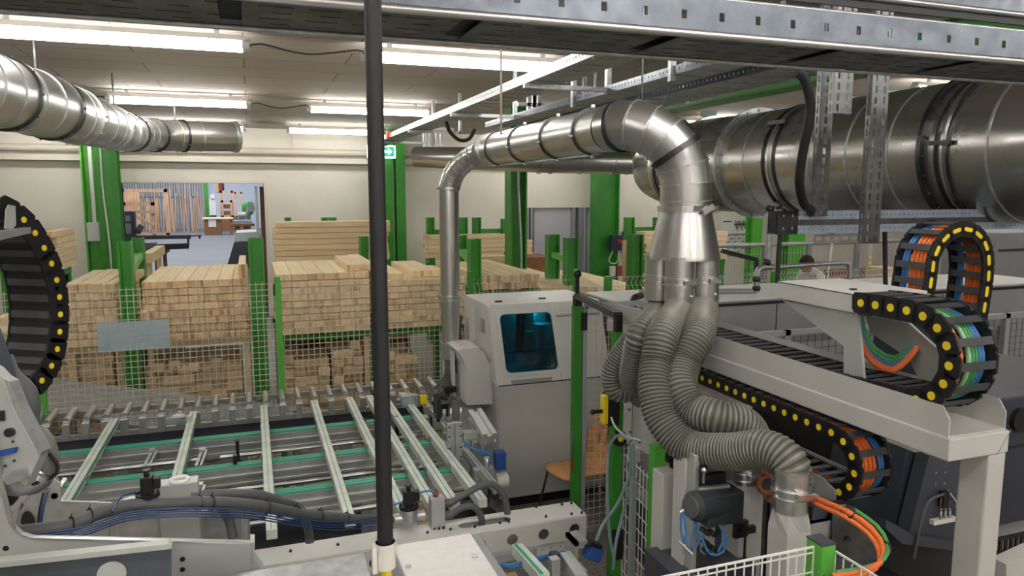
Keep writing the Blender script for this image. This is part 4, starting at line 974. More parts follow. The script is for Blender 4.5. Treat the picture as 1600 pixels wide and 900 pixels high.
# ================= ROLLER CONVEYOR AND RAIL TABLE =================
ZT = .93
YB = (5.62, 4.98, 4.42)
r = root('conveyor_frame', (0, 5, 0), 'aluminium conveyor frame with three green transport belts running left to right', 'conveyor')
XL, XR = -2.4, 1.28
for i, y in enumerate(YB):
    b = MB().box((XL, y-.045, .74), (XR-.02*i, y+.06, .86)).box((XL, y-.06, .80), (XR-.02*i, y-.045, .815)).box((XL, y-.055, .745), (XR-.02*i, y-.045, .76)); bo = b.build('belt_carrier', 'alu', r)
    MB().box((XL, y-.03, .86), (XR-.04, y+.008, .870)).box((XL, y+.016, .86), (XR-.04, y+.052, .868)).build('green_belt', 'belt', bo)
for y, z, m_ in ((5.36, .80, 'steel'), (5.10, .78, 'steel'), (4.74, .79, 'steel'), (4.20, .79, 'steel')):
    MB().cyl((XL, y, z), (XR-.1, y, z), .014, n=12).build('shaft', m_, r)
for x in (-1.75, -.95, -.15, .62):
    for y in YB:
        b = MB().box((x-.05, y-.03, 0), (x-.012, y+.03, .74)).box((x+.012, y-.03, 0), (x+.05, y+.03, .74)).box((x-.012, y-.012, 0), (x+.012, y+.012, .74)); b.build('leg', 'alu', r)
for y in (5.28, 4.86): 
    b = MB().perf((XL, y, .56), (1, 0, 0), (0, 0, 1), XR-XL-.2, .10, .006, .22, .05, .018, [.055]); b.build('slotted_side', 'midgrey', r)
MB().box((XL, 4.45, .40), (XR-.2, 5.5, .42)).build('lower_tray', 'traydeep', r)
# swivel levers on the shafts
b = MB(); 
for (px, py) in ((238, 706), (316, 705), (312, 760), (244, 745)):
    c = AZ(px, py, .84); b.box(c-V((.02, .03, .05)), c+V((.02, .03, .02))); b.bar(c, c+V((-.03, -.2, -.04)), .02, .02); b.bar(c+V((.03, 0, 0)), c+V((0, -.2, -.04)), .015, .02)
b.split('lever', 'alu', r)
b = MB()
for x, y, z in ((-.33, 5.36, .80), (-.36, 5.10, .78), (-.45, 4.74, .79)): b.cyl((x-.05, y, z), (x+.05, y, z), .026, n=12)
b.build('shaft_coupling', 'hosegrey', r)
b = MB()
for x, y in ((-.16, 5.3), (-.17, 5.0), (.75, 5.5), (1.0, 5.48), (.9, 5.2)): b.box((x-.012, y-.02, .74), (x+.012, y+.02, .93)); b.cyl((x-.02, y, .76), (x+.03, y, .76), .03, n=10)
b.build('stop_finger', 'black', r)
# pale rails lying across the belts, each one a thing
RX = [(-1.06, 4.35, 'leftmost pale rail of the rail table, leaning to the left foreground'), (-.50, 4.25, 'second pale rail from the left on the rail table'), (.03, 3.78, 'third pale rail from the left, running to the white cross beam'),
      (.43, 3.78, 'pale rail just left of the black pole'), (.72, 3.78, 'pale rail passing behind the black pole'), (.89, 3.78, 'pale rail emerging right of the black pole'), (1.01, 3.78, 'pale rail second from the right end of the rail table'), (1.17, 3.78, 'rightmost pale rail ending under the aluminium bracket block')]
for x, y0, lb in RX:
    rr = root('support_rail', (x, 5, ZT-.07), lb, 'rail', None)
    MB().box((x-.028, y0, ZT-.055), (x+.028, 6.16, ZT)).build('profile', 'rail', rr, bevel=.004)
    MB().box((x-.003, y0+.01, ZT), (x+.001, 6.15, ZT+.0015)).box((x+.028, y0+.01, ZT-.03), (x+.0295, 6.15, ZT-.012)).build('green_insert', 'belt', rr)
    b = MB()
    for y in YB:
        if y > y0: b.prism([(x-.032, y-.05, ZT-.01), (x-.032, y+.03, ZT-.01), (x-.032, y+.02, ZT-.14), (x-.032, y-.02, ZT-.14)], (.008, 0, 0)); b.box((x+.024, y-.03, ZT-.12), (x+.032, y+.03, ZT-.02))
    b.build('bracket', 'galv', rr)
# roller row
r = root('roller_track', (0, 6.35, .8), 'row of short steel rollers with light brackets along the far edge of the conveyor', 'conveyor')
MB().box((-2.3, 6.24, .76), (1.62, 6.27, .80)).build('front_rail', 'alu', r); MB().box((-2.3, 6.56, .86), (1.62, 6.59, .90)).build('back_rail', 'alu', r)
MB().box((-2.3, 6.28, .5), (1.62, 6.29, .78)).build('apron', 'slate', r)  # dark sheet: shade of the gaps between brackets put into its colour
x = -1.93; i = 0
while x < 1.6:
    ro = MB().cyl((x, 6.24, .915), (x, 6.54, .925), .027, n=16).build('roller', 'steel', r)
    MB().box((x-.024, 6.19, .775), (x+.024, 6.235, .90)).cyl((x, 6.185, .83), (x, 6.19, .83), .008, n=8).build('roller_bracket', 'alu', ro)
    x += .132; i += 1
for x in (-1.6, -.7, .3, 1.2): MB().box((x-.03, 6.35, 0), (x+.03, 6.41, .80)).build('leg', 'alu', r)
one('flow_clamp', MB().box(AZ(280, 655, .95)-V((.09, .03, .03)), AZ(280, 655, .95)+V((.09, .03, .02))).cyl(AZ(270, 652, .97), AZ(290, 651, .97), .02), 'steel', AZ(280, 655, .92), 'small bright steel clamp lying on the roller row', 'clamp')
a = AZ(661, 621, .97); r = root('sensor_block', a, 'steel sensor block with a yellow sticker at the right end of the roller row', 'sensor')
MB().box(a+V((-.18, -.03, -.06)), a+V((-.05, .05, .03))).build('block', 'galv', r); MB().box(a+V((-.03, -.03, -.05)), a+V((.03, .02, .02))).build('yellow_sticker_block', 'yellow', r)
# slatted grey ramp behind the fence
Zr = .56
a, c, d, e = AZ(82, 594, Zr), AZ(470, 634, Zr-.05), AZ(300, 672, Zr-.05), AZ(60, 641, Zr)
a, c, d, e = AY(84, 592, 7.55), AY(520, 640, 7.2), AY(300, 680, 6.75), AY(62, 641, 6.85)
r = root('slatted_ramp', a, 'grey slatted sheet sloping down to the right behind the mesh, under the timber stacks', 'ramp')
nn = (c-a).cross(e-a).normalized(); nn = nn if nn.z > 0 else -nn
b = MB()
for i in range(6):
    f0, f1 = i/6+.004, (i+1)/6-.004; p = [a.lerp(e, f0), a.lerp(e, f1), c.lerp(d, f1), c.lerp(d, f0)]; b.prism([q-nn*.012 for q in p], nn*.012)
b.build('slats', 'ramp', r)
MB().prism([q-nn*.03 for q in (a, e, d, c)], nn*.015).build('underlay', 'midgrey', r)
b = MB(); 
for q in (a.lerp(c, .05), e.lerp(d, .05), c.lerp(d, .3)): b.box((q.x-.03, q.y-.03, 0), (q.x+.03, q.y+.03, q.z-.03))
b.build('leg', 'midgrey', r)

# ================= WHITE CROSS BEAM WITH VALVES =================
YBM0, YBM1, ZBM = 3.56, 3.745, .85
xb0, xb1 = -.11, 1.712
r = root('machine_crossbar', (.8, 3.65, .7), 'white machine beam with round holes and black bolts crossing the lower middle', 'machine beam')
holes = []
for px, py in ((420, 893), (468, 884), (530, 875), (586, 868), (644, 850), (700, 842), (750, 833), (800, 828), (849, 820), (897, 813)):
    q = AY(px, py, YBM0); 
    if xb0+.08 < q.x < xb1-.06: holes.append((q.x-xb0, .06, .032))
hb = MB(); holeplate(hb, (xb0, YBM0, ZBM-.135), (1, 0, 0), (0, 0, 1), xb1-xb0, .127, .008, holes); hb.build('front_plate', 'grey', r)
tb = MB(); sx0, sx1 = AZ(712, 815, ZBM).x, AZ(795, 806, ZBM).x; 
tb.box((xb0, YBM0, ZBM-.008), (sx0, YBM1, ZBM)).box((sx1, YBM0, ZBM-.008), (xb1, YBM1, ZBM)).box((sx0, YBM0, ZBM-.008), (sx1, YBM0+.06, ZBM)).box((sx0, YBM1-.05, ZBM-.008), (sx1, YBM1, ZBM))
for xs, sg in ((sx0, 1), (sx1, -1)):    # rounded slot ends
    yc = (YBM0+.06+YBM1-.05)/2; rr_ = (YBM1-.05-YBM0-.06)/2
    for s2 in (1, -1):
        pts = [(xs, yc+s2*rr_, ZBM-.008)]+[(xs+sg*rr_*(1-sin(t)), yc+s2*rr_*cos(t), ZBM-.008) for t in [k*pi/2/6 for k in range(0, 7)]][::-1]
        tb.prism([(xs, yc+s2*rr_, ZBM-.008)]+[(xs+sg*rr_*(1-cos(t)), yc+s2*rr_*sin(t), ZBM-.008) for t in [k*pi/2/6 for k in range(7)]], (0, 0, .008))
tb.build('top_plate', 'white', r)
MB().box((xb0, YBM1-.008, ZBM-.13), (xb1, YBM1, ZBM-.008)).box((xb0, YBM0, ZBM-.20), (xb1, YBM1, ZBM-.14)).box((xb1-.008, YBM0, ZBM-.2), (xb1, YBM1, ZBM-.008)).build('rear_and_base', 'grey', r)
b = MB()
for px, py in ((452, 843), (523, 833), (454, 862), (528, 852), (668, 833), (704, 828), (742, 824), (781, 818), (795, 816), (853, 808), (893, 804), (909, 802), (731, 807), (782, 800), (838, 793), (878, 789), (893, 787), (679, 827), (686, 827), (693, 826), (480, 838)):
    q = AZ(px, py, ZBM)
    if q.y < YBM1 and q.y > YBM0 and q.x < xb1: bolt(b, q, r=.008, h=.011)
b.build('bolt', 'black', r)
b = MB()
for k in range(14): q = xb0+.95+.055*k; b.cyl((q, YBM0-.003, ZBM-.165), (q, YBM0+.001, ZBM-.165), .006, n=8)
b.box((xb0+1.18, YBM0-.01, ZBM-.19), (xb0+1.52, YBM0, ZBM-.155)); b.build('suction_strip', 'midgrey', r)
# blue suction pads below
for k, (px, py) in enumerate(((797, 871), (829, 868), (860, 864), (887, 860))):
    q = AY(px, py, 3.59); rr = root('suction_cup', q, ['blue suction cup, leftmost under the white beam', 'blue suction cup second from left under the white beam', 'blue suction cup third from left under the white beam', 'blue suction cup nearest the right end of the white beam'][k], 'suction cup')
    MB().box(q+V((-.045, -.025, -.012)), q+V((.045, .025, .012))).build('pad', 'blue_c', rr, bevel=.01); MB().box(q+V((-.014, -.014, .012)), (q.x+.014, q.y+.014, ZBM-.2)).build('stem', 'black', rr)
# steel block standing on beam + hoses + valves
q = AZ(683, 824, ZBM); bz = AY(683, 775, q.y+.02).z
r = root('valve_block', q, 'upright steel manifold block standing on the white beam right of the pole', 'valve block')
MB().box((q.x-.035, q.y-.02, ZBM), (q.x+.04, q.y+.05, bz)).build('block', 'plateg', r, bevel=.003)
MB().cyl((q.x+.0, q.y+.02, bz), (q.x, q.y+.02, bz+.03), .016, n=8).cyl((q.x, q.y+.02, bz+.03), (q.x, q.y+.02, bz+.045), .01, n=8).build('brass_fitting', 'copper', r)
MB().cyl((q.x+.04, q.y+.02, ZBM+.12), (q.x+.09, q.y+.02, ZBM+.12), .024, n=14).cyl((q.x+.04, q.y+.02, ZBM+.05), (q.x+.09, q.y+.02, ZBM+.05), .024, n=14).build('hose_nipple', 'hosegrey', r)
vq = q+V((-.15, .015, .085)); valve(vq, .95, 'grey cast valve with black solenoid just right of the black pole')
def tubeobj(P, rad, m, label, name='hose', cat='hose', n=10, step=.03, group=None): return one(name, MB().tube(spl(P, step), rad, n), m, V(P[0]), label, cat, group)
hx = q.x+.09; hy = q.y+.02
tubeobj([(hx, hy, ZBM+.12), (hx+.08, hy+.0, ZBM+.16), (hx+.22, hy+.02, ZBM+.19), (hx+.31, hy+.02, ZBM+.10), (hx+.33, hy+.01, ZBM-.05)], .019, 'hosegrey', 'upper grey hose arching from the steel block into the beam slot')
tubeobj([(hx, hy, ZBM+.05), (hx+.05, hy, ZBM+.08), (hx+.12, hy, ZBM+.08), (hx+.165, hy, ZBM+.02), (hx+.17, hy, ZBM-.05)], .019, 'hosegrey', 'lower grey hose arching from the steel block into the beam slot')
# big hose bundle from the left machine to the valve
hz = [D(30, 832, 2.16), D(110, 822, 2.22), D(150, 803, 2.3), D(205, 790, 2.4), D(260, 788, 2.48), D(320, 785, 2.58), D(400, 790, 2.76), D(480, 804, 3.05), D(560, 811, 3.45), vq+V((-.09, 0, -.01))]
HM = tubeobj(hz, .022, 'hosegrey', 'long thick grey hose running from the left machine to the valve by the pole')
tubeobj([D(298, 776, 2.72), D(330, 773, 2.76), D(400, 773, 2.9), D(438, 784, 3.02), D(470, 797, 3.2), D(482, 830, 3.4), D(484, 848, 3.42)], .020, 'hosegrey', 'second grey hose lying on the first and bending down into the beam hole')
tubeobj([D(345, 793, 2.72), D(358, 812, 2.74), D(364, 842, 2.74)], .018, 'hosegrey', 'short grey hose curling down behind the left plate')
for k in range(4):
    pass
    tubeobj([D(60, 834+k*4, 2.12), D(130, 824+k*4, 2.16), D(200, 801+k*4, 2.32), D(275, 795+k*4, 2.42), D(330, 795+k*4, 2.50), D(400, 799+k*4, 2.68), D(520, 816+k*4, 3.16), D(612, 804+5*k, 3.56)], .0028, 'airblue', 'thin blue air line tied along the long grey hose', 'air_line', 'air line', 6, group='blue air lines along the long grey hose')
b = MB()
for px, py, d_ in ((110, 822, 2.22), (139, 808, 2.28), (311, 786, 2.57), (330, 786, 2.6), (417, 792, 2.8), (463, 800, 2.99), (500, 806, 3.13), (541, 810, 3.34)): c = D(px, py, d_); b.ring(c, (hz[5]-hz[4]), .0265, .003, 16, 5); b.bar(c+V((0, 0, .027)), c+V((.008, 0, .04)), .003)
HM.name = 'air_hose'; b.split('cable_tie', 'black', HM)
valve(D(232, 789, 2.46), .68, 'grey cast valve with black solenoid above the left end of the long hose', False)
tubeobj([D(176, 800, 2.3), D(190, 775, 2.4), D(222, 768, 2.46)], .0035, 'airblue', 'blue air tube curving up to the left valve', 'air_line', 'air line', 6)
tubeobj([D(600, 805, 3.6), D(612, 790, 3.6), D(628, 785, 3.6)], .005, 'blue_c', 'blue air tube looping beside the valve right of the pole', 'air_line', 'air line', 6)
tubeobj([D(655, 770, 3.75), D(668, 767, 3.75), D(680, 768, 3.75)], .005, 'blue_c', 'blue air tube joining the valve and the copper fitting', 'air_line', 'air line', 6)
# steel block of the left valve
c = D(276, 785, 2.7); r = root('valve_block', c, 'upright steel manifold block standing behind the left valve', 'valve block')
MB().box(c+V((-.06, 0, -.25)), c+V((.075, .07, .07))).build('block', 'plateg', r, bevel=.003); MB().ring(c+V((.01, .035, .073)), (0, 0, 1), .03, .008, 20, 6).build('ring_nut', 'cream', r)

# ================= LINEAR UNIT AT THE CONVEYOR'S RIGHT END =================
def extr(b, p, q, w_, h, up=(0, 0, 1)):
    """slotted aluminium profile: four corner bars and a core"""
    p = V(p); q = V(q); t = (q-p).normalized(); u = t.cross(V(up)).normalized(); n = u.cross(t)
    for a in (-1, 1):
        for c in (-1, 1): b.obox((p+q)/2+u*a*w_*.33+n*c*h*.33, (q-p)/2, u*w_*.17, n*h*.17)
    b.obox((p+q)/2, (q-p)/2*.999, u*w_*.3, n*h*.3); return b
r = root('linear_unit', AY(725, 720, 4.6), 'aluminium clamping unit with slotted guide plate standing at the right end of the rails', 'linear unit')
yv = 4.62; a, c = AY(699, 662, yv), AY(723, 719, yv)
pl = MB(); pl.box((a.x, yv, c.z), (a.x+.045, yv+.03, a.z)); pl.box((a.x+.055, yv, c.z), (c.x, yv+.03, a.z)); pl.box((a.x, yv+.012, c.z), (c.x, yv+.04, a.z)); po = pl.build('guide_plate', 'alu', r, bevel=.003)
b = MB()
for fx in (.12, .88):
    for fz in (.1, .35, .65, .9): b.cyl((a.x+(c.x-a.x)*fx, yv, c.z+(a.z-c.z)*fz), (a.x+(c.x-a.x)*fx, yv-.005, c.z+(a.z-c.z)*fz), .006, n=8)
b.build('screw', 'black', po)
b = MB()
for x in (a.x+.03, a.x+.1): b.cyl((x, yv+.02, a.z), (x, yv+.02, a.z+.1), .009, n=8)
b.build('guide_rod', 'steel', r)
extr(MB(), AY(723, 681, yv+.02), AY(758, 678, yv+.02), .06, .06).build('cross_profile', 'alu', r)
e0, e1 = AY(765, 688, 4.5), V((AY(765, 688, 4.5).x, 4.85, AY(770, 688, 4.3).z)); extr(MB(), e0, e1, .10, .10).build('long_profile', 'alu', r)
extr(MB(), (e0.x-.02, 4.7, e0.z-.06), (e0.x-.02, 4.7, .1), .10, .10, up=(0, 1, 0)).build('post', 'alu', r)
MB().box((e0.x+.03, 4.45, e0.z-.2), (e0.x+.1, 4.52, e0.z-.08)).build('blue_connector', 'blue', r)
MB().cyl((e0.x+.05, 4.52, e0.z-.3), (e0.x+.13, 4.52, e0.z-.3), .05, n=18).build('wheel', 'cream', r)
MB().box((e0.x-.25, 4.6, .38), (e0.x-.1, 4.72, .62)).cyl((e0.x-.28, 4.6, .55), (e0.x+.02, 4.6, .55), .03, n=10).cyl((e0.x-.02, 4.52, .45), (e0.x-.02, 4.6, .45), .08, n=16).cyl((e0.x+.04, 4.5, .62), (e0.x+.04, 4.56, .62), .035, n=10).build('gear_motor', 'darksteel', r)
MB().box((a.x-.06, yv+.05, a.z+.02), (a.x-.03, yv+.1, a.z+.16)).cyl((a.x-.045, yv+.07, a.z+.0), (a.x-.045, yv+.07, a.z+.2), .015, n=8).build('black_cylinder', 'black', r)
for k in range(3):
    tubeobj([AY(725, 690+k*3, 4.6), AY(740, 702, 4.55), AY(755, 704+k*3, 4.5), AY(768, 712, 4.45), AY(772, 740, 4.45), AY(769, 772, 4.45)], .006, 'blue_c', 'thin blue air line looping under the aluminium clamping unit', 'air_line', 'air line', 6, group='blue air lines under the clamping unit')
r = root('side_profile', (1.32, 5.2, .86), 'narrow silver profile rail between the rightmost pale rail and the clamping unit', 'rail')
extr(MB(), (1.33, 4.0, .87), (1.33, 6.1, .87), .04, .05).build('profile', 'alu', r)
b = MB()
for y in (5.75, 5.4, 5.05, 4.3): b.box((1.27, y-.03, .82), (1.40, y+.03, .9)); b.cyl((1.36, y, .88), (1.36, y, .97), .016, n=8)
b.build('bracket', 'galv', r)
MB().cyl((1.33, 5.55, .9), (1.33, 5.55, 1.06), .02, n=8).cyl((1.33, 5.55, .98), (1.33, 5.55, 1.0), .035, n=8).box((1.5, 5.92, .95), (1.6, 5.98, 1.0)).build('black_sensor', 'black', r)
c = AZ(668, 741, .5); one('blue_rag_bundle', MB().tube(spl([c+V((-.05, 0, -.08)), c+V((-.02, 0, .08)), c+V((.03, .02, .10)), c+V((.06, 0, 0)), c+V((.07, 0, -.12))], .01), .035, 10), 'blue', c, 'bundle of blue hose under the rails right of the pole', 'hose')
b = MB().box((.8, 4.55, .424), (1.12, 4.9, .46)); one('scrap_board', b, 'wsidex', (1, 4.7, .42), 'pale wooden board lying on the tray under the rails', 'board')
b = MB().box((.15, 5.05, .424), (.62, 5.4, .455)); one('scrap_board', b, 'wsidex', (.4, 5.2, .42), 'wooden board under the rails left of the black pole', 'board')
b = MB().box((1.0, 3.9, .2), (1.5, 4.15, .24)).box((1.05, 3.95, .24), (1.4, 4.05, .27)); b.box((1.1, 3.95, 0), (1.15, 4.1, .2)).box((1.35, 3.95, 0), (1.4, 4.1, .2)); one('offcut_stand', b, 'wsidex', (1.2, 4, 0), 'wooden offcuts lying low behind the white beam', 'offcut')

# ================= WHITE CABINET =================
CX0, CX1, CYF, CZS = 1.86, 2.86, 5.53, 1.075
r = root('cnc_cabinet', (2.35, 5.9, 0), 'white machine cabinet with slanted blue-teal window, right of the rails', 'machine cabinet')
ZTP = AY(752, 478, 5.78).z; YT = 5.78; YBK = 6.5
S0, S1 = V((0, CYF, CZS+.01)), V((0, YT, ZTP))
Ns = V((0, (S1-S0).z, -(S1-S0).y)).normalized()
MB().box((CX0, CYF, .1), (CX1+.0, YBK, CZS)).build('lower_housing', 'grey', r, bevel=.01)
MB().box((CX0+.08, CYF+.07, 0), (CX1-.08, YBK-.08, .1)).build('plinth', 'black', r)
b = MB()
for x, y in ((CX0+.05, CYF+.05), (CX1-.05, CYF+.05)): b.cyl((x, y, 0), (x, y, .1), .018, n=10).cyl((x, y, 0), (x, y, .015), .035, n=12)
b.build('levelling_foot', 'galv', r)
xt0 = AY(752, 478, YT).x
prof = [(CYF, CZS+.008), (YT-.02, ZTP-.02), (YT+.02, ZTP), (YBK, ZTP), (YBK, CZS+.008)]
MB().prism([(CX0-.02, y, z) for y, z in prof], (.02, 0, 0)).build('left_side', 'white', r)
MB().prism([(CX1-.0, y, z) for y, z in prof], (.02, 0, 0)).build('right_side', 'white', r)
MB().box((CX0, YT, ZTP-.02), (CX1, YBK, ZTP)).build('roof', 'white', r)
MB().box((CX0, YBK-.02, CZS), (CX0+.15, YBK, ZTP-.02)).box((CX1-.2, YBK-.02, CZS), (CX1, YBK, ZTP-.02)).build('back', 'midgrey', r)
def sl(x, t, off=0): return V((x, 0, 0))+S0.lerp(S1, t)+Ns*(-off if Ns.y > 0 else off)
if Ns.y > 0: pass
OUT = -Ns if Ns.y > 0 else Ns
def sfp(px, py): q = on_plane(px, py, S0, Ns); return q
w0 = sfp(778, 489); w1 = sfp(862, 487); w2 = sfp(875, 580); w3 = sfp(790, 583)
wx0, wx1 = (w0.x+w3.x)/2, (w1.x+w2.x)/2; wz0, wz1 = (w3.z+w2.z)/2, (w0.z+w1.z)/2
T = lambda z: (z-S0.z)/(S1.z-S0.z)
xdoor = sfp(880, 600).x
def slab(b, x0, x1, t0, t1, th=.02, up=0):
    p = [V((x0, 0, 0))+S0.lerp(S1, t0), V((x1, 0, 0))+S0.lerp(S1, t0), V((x1, 0, 0))+S0.lerp(S1, t1), V((x0, 0, 0))+S0.lerp(S1, t1)]
    return b.prism([q+OUT*up for q in p], -OUT*th)
t0, t1 = T(wz0), T(wz1)
b = MB(); slab(b, CX0, wx0, 0, 1); slab(b, wx1, xdoor-.004, 0, 1); slab(b, wx0, wx1, 0, t0); slab(b, wx0, wx1, t1, 1)
dd = b.build('front_door', 'white', r)
# rounded window surround and glass
def rrect(x0, x1, ta, tb, rad, up):
    H = (S1-S0).length; pts = []
    for cx_, cz_, a0 in ((x1-rad, tb-rad/H, 0), (x0+rad, tb-rad/H, 90), (x0+rad, ta+rad/H, 180), (x1-rad, ta+rad/H, 270)):
        for k in range(7):
            a = radians(a0+15*k); pts.append(V((cx_+rad*cos(a), 0, 0))+S0.lerp(S1, cz_+rad*sin(a)/H)+OUT*up)
    return pts
po, pi_ = rrect(wx0-.03, wx1+.03, t0-.04, t1+.04, .05, .006), rrect(wx0+.008, wx1-.008, t0+.012, t1-.012, .045, .006)
b = MB(); n = len(po); b._a(po+pi_+[p-OUT*.012 for p in po]+[p-OUT*.02 for p in pi_], [(i, (i+1) % n, n+(i+1) % n, n+i) for i in range(n)]+[(n+i, n+(i+1) % n, 3*n+(i+1) % n, 3*n+i) for i in range(n)]+[(i, 2*n+i, 2*n+(i+1) % n, (i+1) % n) for i in range(n)])
b.build('window_surround', 'white', dd)
MB().prism([p-OUT*.012 for p in rrect(wx0, wx1, t0, t1, .04, 0)], -OUT*.004).build('window_pane', 'teal', dd)
hx0, hx1 = sfp(799, 597).x, sfp(862, 590).x; th = T(sfp(830, 595).z)
b = MB(); slab(b, hx0, hx1, th-.025, th+.025, .004, .006); b.build('grip_slot', 'midgrey', dd)
b = MB(); slab(b, xdoor, CX1, 0, .80); slab(b, xdoor, CX1, .83, 1); b.build('right_front_panel', 'white', r)
b = MB(); slab(b, xdoor, CX1, .78, .85, .012, -.012); b.build('dark_groove', 'midgrey', r)
b = MB().box((CX0, CYF+.005, CZS-.004), (CX1, CYF+.1, CZS+.012)); b.build('seam', 'darksteel', r)
b = MB(); 
for px, py in ((779, 472), (847, 467)): q = AZ(px, py, ZTP); b.box((q.x-.03, q.y-.015, ZTP), (q.x+.03, q.y+.015, ZTP+.012))
b.build('hinge', 'black', r)
q = AX(755, 509, CX0-.02); MB().box((CX0-.024, q.y-.06, q.z-.06), (CX0-.02, q.y+.06, q.z+.06)).build('side_label', 'midgrey', r)
# machinery visible inside
MB().box((CX0+.1, 6.1, CZS+.0), (CX0+.35, 6.4, ZTP-.1)).box((CX0+.5, 6.05, CZS), (CX0+.62, 6.3, ZTP-.12)).cyl((CX0+.55, 5.95, 1.2), (CX0+.55, 5.95, 1.5), .08).box((CX0+.42, 5.98, 1.36), (CX0+.7, 6.06, 1.42)).build('spindle_unit', 'alu', r)
MB().box((CX0+.3, 6.42, CZS), (CX0+.45, 6.47, ZTP-.05)).build('added_green_strip', 'green', r)  # added strip imitating the green seen in the window, not a cabinet part
MB().box((CX0+.02, 5.75, CZS+.008), (CX1-.02, YBK-.03, CZS+.05)).build('inner_bed', 'midgrey', r)
wl = bpy.data.lights.new('cabinet_fill_light', 'POINT'); wl.energy = 3; wl.shadow_soft_size = .1; wo = bpy.data.objects.new('cabinet_fill_light', wl); wo.location = (CX0+.5, 6.0, ZTP-.12); COL.objects.link(wo)  # unseen fill light added to brighten the cabinet interior behind the window
# hood at its left side
hp = [(713, 547), (724, 544), (744, 543), (756, 550), (771, 578), (772, 632), (729, 634), (729, 576), (721, 558)]
pts = [AY(px, py, 5.72) for px, py in hp]
r = root('intake_hood', pts[-3], 'white rounded hood attached to the left side of the white cabinet', 'hood')
MB().prism(pts, (0, .34, 0)).build('hood_shell', 'white', r, bevel=.008)
a, c = AY(708, 546, 5.95), AY(712, 640, 5.95)
MB().box((a.x, 5.95, AY(705, 620, 5.95).z), (a.x+.015, 6.35, a.z)).box((a.x, 6.335, AY(705, 620, 5.95).z), (CX0-.03, 6.35, a.z)).box((a.x, 5.95, a.z-.015), (CX0-.03, 6.35, a.z)).build('inlet_frame', 'white', r)
MB().box((a.x+.03, 6.0, .9), (a.x+.1, 6.2, 1.1)).build('inlet_roller', 'galv', r)
MB().box((CX0-.22, 5.95, 0), (CX0-.03, 6.2, AY(740, 636, 5.95).z)).build('hood_stand', 'grey', r)

# ================= CHAIR =================
def chair():
    q = AZ(905, 738, .45); cx_, cy_ = q.x+.06, q.y+.1
    r = root('plywood_chair', (cx_, cy_, 0), 'beech plywood shell chair with slotted backrest, standing behind the green gate post', 'chair')
    ang = radians(-28); ca, sa = cos(ang), sin(ang)
    # local frame: fwd (towards the seat's front edge) points left in the picture
    fw = V((-cos(radians(12)), -sin(radians(12)), 0)); sd = V((-fw.y, fw.x, 0))
    def P_(f, s_, z): return V((cx_, cy_, 0))+fw*f+sd*s_+V((0, 0, z))
    prof = [(.25, .425), (.22, .445), (.15, .45), (.0, .435), (-.1, .43), (-.17, .45), (-.205, .50), (-.22, .6), (-.24, .72), (-.26, .84), (-.268, .87)]
    fine = spl([V((a, 0, b_)) for a, b_ in prof], .02); n = len(fine); m = 12; vs = []; 
    for i, p in enumerate(fine):
        t = i/(n-1); wd = .19 if t < .5 else .19-.02*(t-.5)*2
        if t < .06: wd *= sqrt(max(.3, 1-((.06-t)/.06)**2*.7))
        if t > .86: wd *= sqrt(max(.12, 1-((t-.86)/.14)**2))
        if .42 < t < .56: wd *= .92
        for j in range(m+1):
            s_ = (j/m*2-1); cv = .02*(s_*s_); vs.append(P_(p.x+(cv if t > .55 else 0), s_*wd, p.z+(0 if t > .55 else cv*.6)))
    b = MB(); fs = []
    for i in range(n-1):
        t = i/(n-1)
        for j in range(m):
            if .66 < t < .88 and j in (4, 7): continue       # the two long slots
            if .90 < t < .945 and j in (5, 6): continue      # grip hole
            fs.append((i*(m+1)+j, i*(m+1)+j+1, (i+1)*(m+1)+j+1, (i+1)*(m+1)+j))
    b._a(vs, fs, True); o = b.build('shell', 'chairwood', r); so = o.modifiers.new('s', 'SOLIDIFY'); so.thickness = .012
    for f, s_ in ((.2, .17), (.2, -.17), (-.12, .16), (-.12, -.16)):
        MB().tube([P_(f, s_, .43), P_(f+(.08 if f > 0 else -.09), s_*1.3, 0)], .010, 10).build('leg', 'darksteel', r)
    MB().bar(P_(.2, .17, .43), P_(.2, -.17, .43), .02).bar(P_(-.12, .16, .42), P_(-.12, -.16, .42), .02).bar(P_(.2, 0, .43), P_(-.12, 0, .42), .02).build('under_frame', 'darksteel', r)
chair()

# ================= GATE AND FENCE BESIDE THE CABINET =================
g1 = AY(902, 462, 4.8); G1 = V((g1.x, 4.8, 0))
gt = D(968, 486, 4.45); G2 = V((D(962, 700, 4.3).x, D(962, 700, 4.3).y, 0))
r = root('gate_post', G1, 'slim green gate post in front of the white cabinet, with black hinge', 'post')
MB().box((G1.x-.03, 4.77, 0), (G1.x+.03, 4.83, AY(902, 478, 4.8).z)).build('post', 'green', r)
MB().box((G1.x-.025, 4.775, AY(902, 478, 4.8).z), (G1.x+.03, 4.825, g1.z)).ball((G1.x+.0, 4.8, AY(902, 428, 4.8).z), .03).cyl((G1.x, 4.8, g1.z), (G1.x, 4.8, AY(902, 430, 4.8).z), .016, n=8).build('cap', 'black', r)
MB().box((G1.x+.02, 4.75, AY(907, 500, 4.8).z-.07), (G1.x+.06, 4.78, AY(907, 500, 4.8).z+.06)).build('hinge', 'black', r)
one('gate_lintel', MB().bar(V((G1.x, 4.8, g1.z-.0)), V((G2.x, G2.y, D(968, 486, 4.35).z)), .05, .035).box((G2.x-.02, G2.y-.02, D(968, 512, 4.35).z), (G2.x+.02, G2.y+.02, D(968, 484, 4.35).z)), 'black', (G1.x, 4.8, 1.8), 'black bar crossing the top of the mesh gate between the two green posts', 'bar')
r = root('gate_post', G2, 'green fence post carrying the yellow and black safety switch', 'post')
ztop2 = D(966, 512, 4.33).z
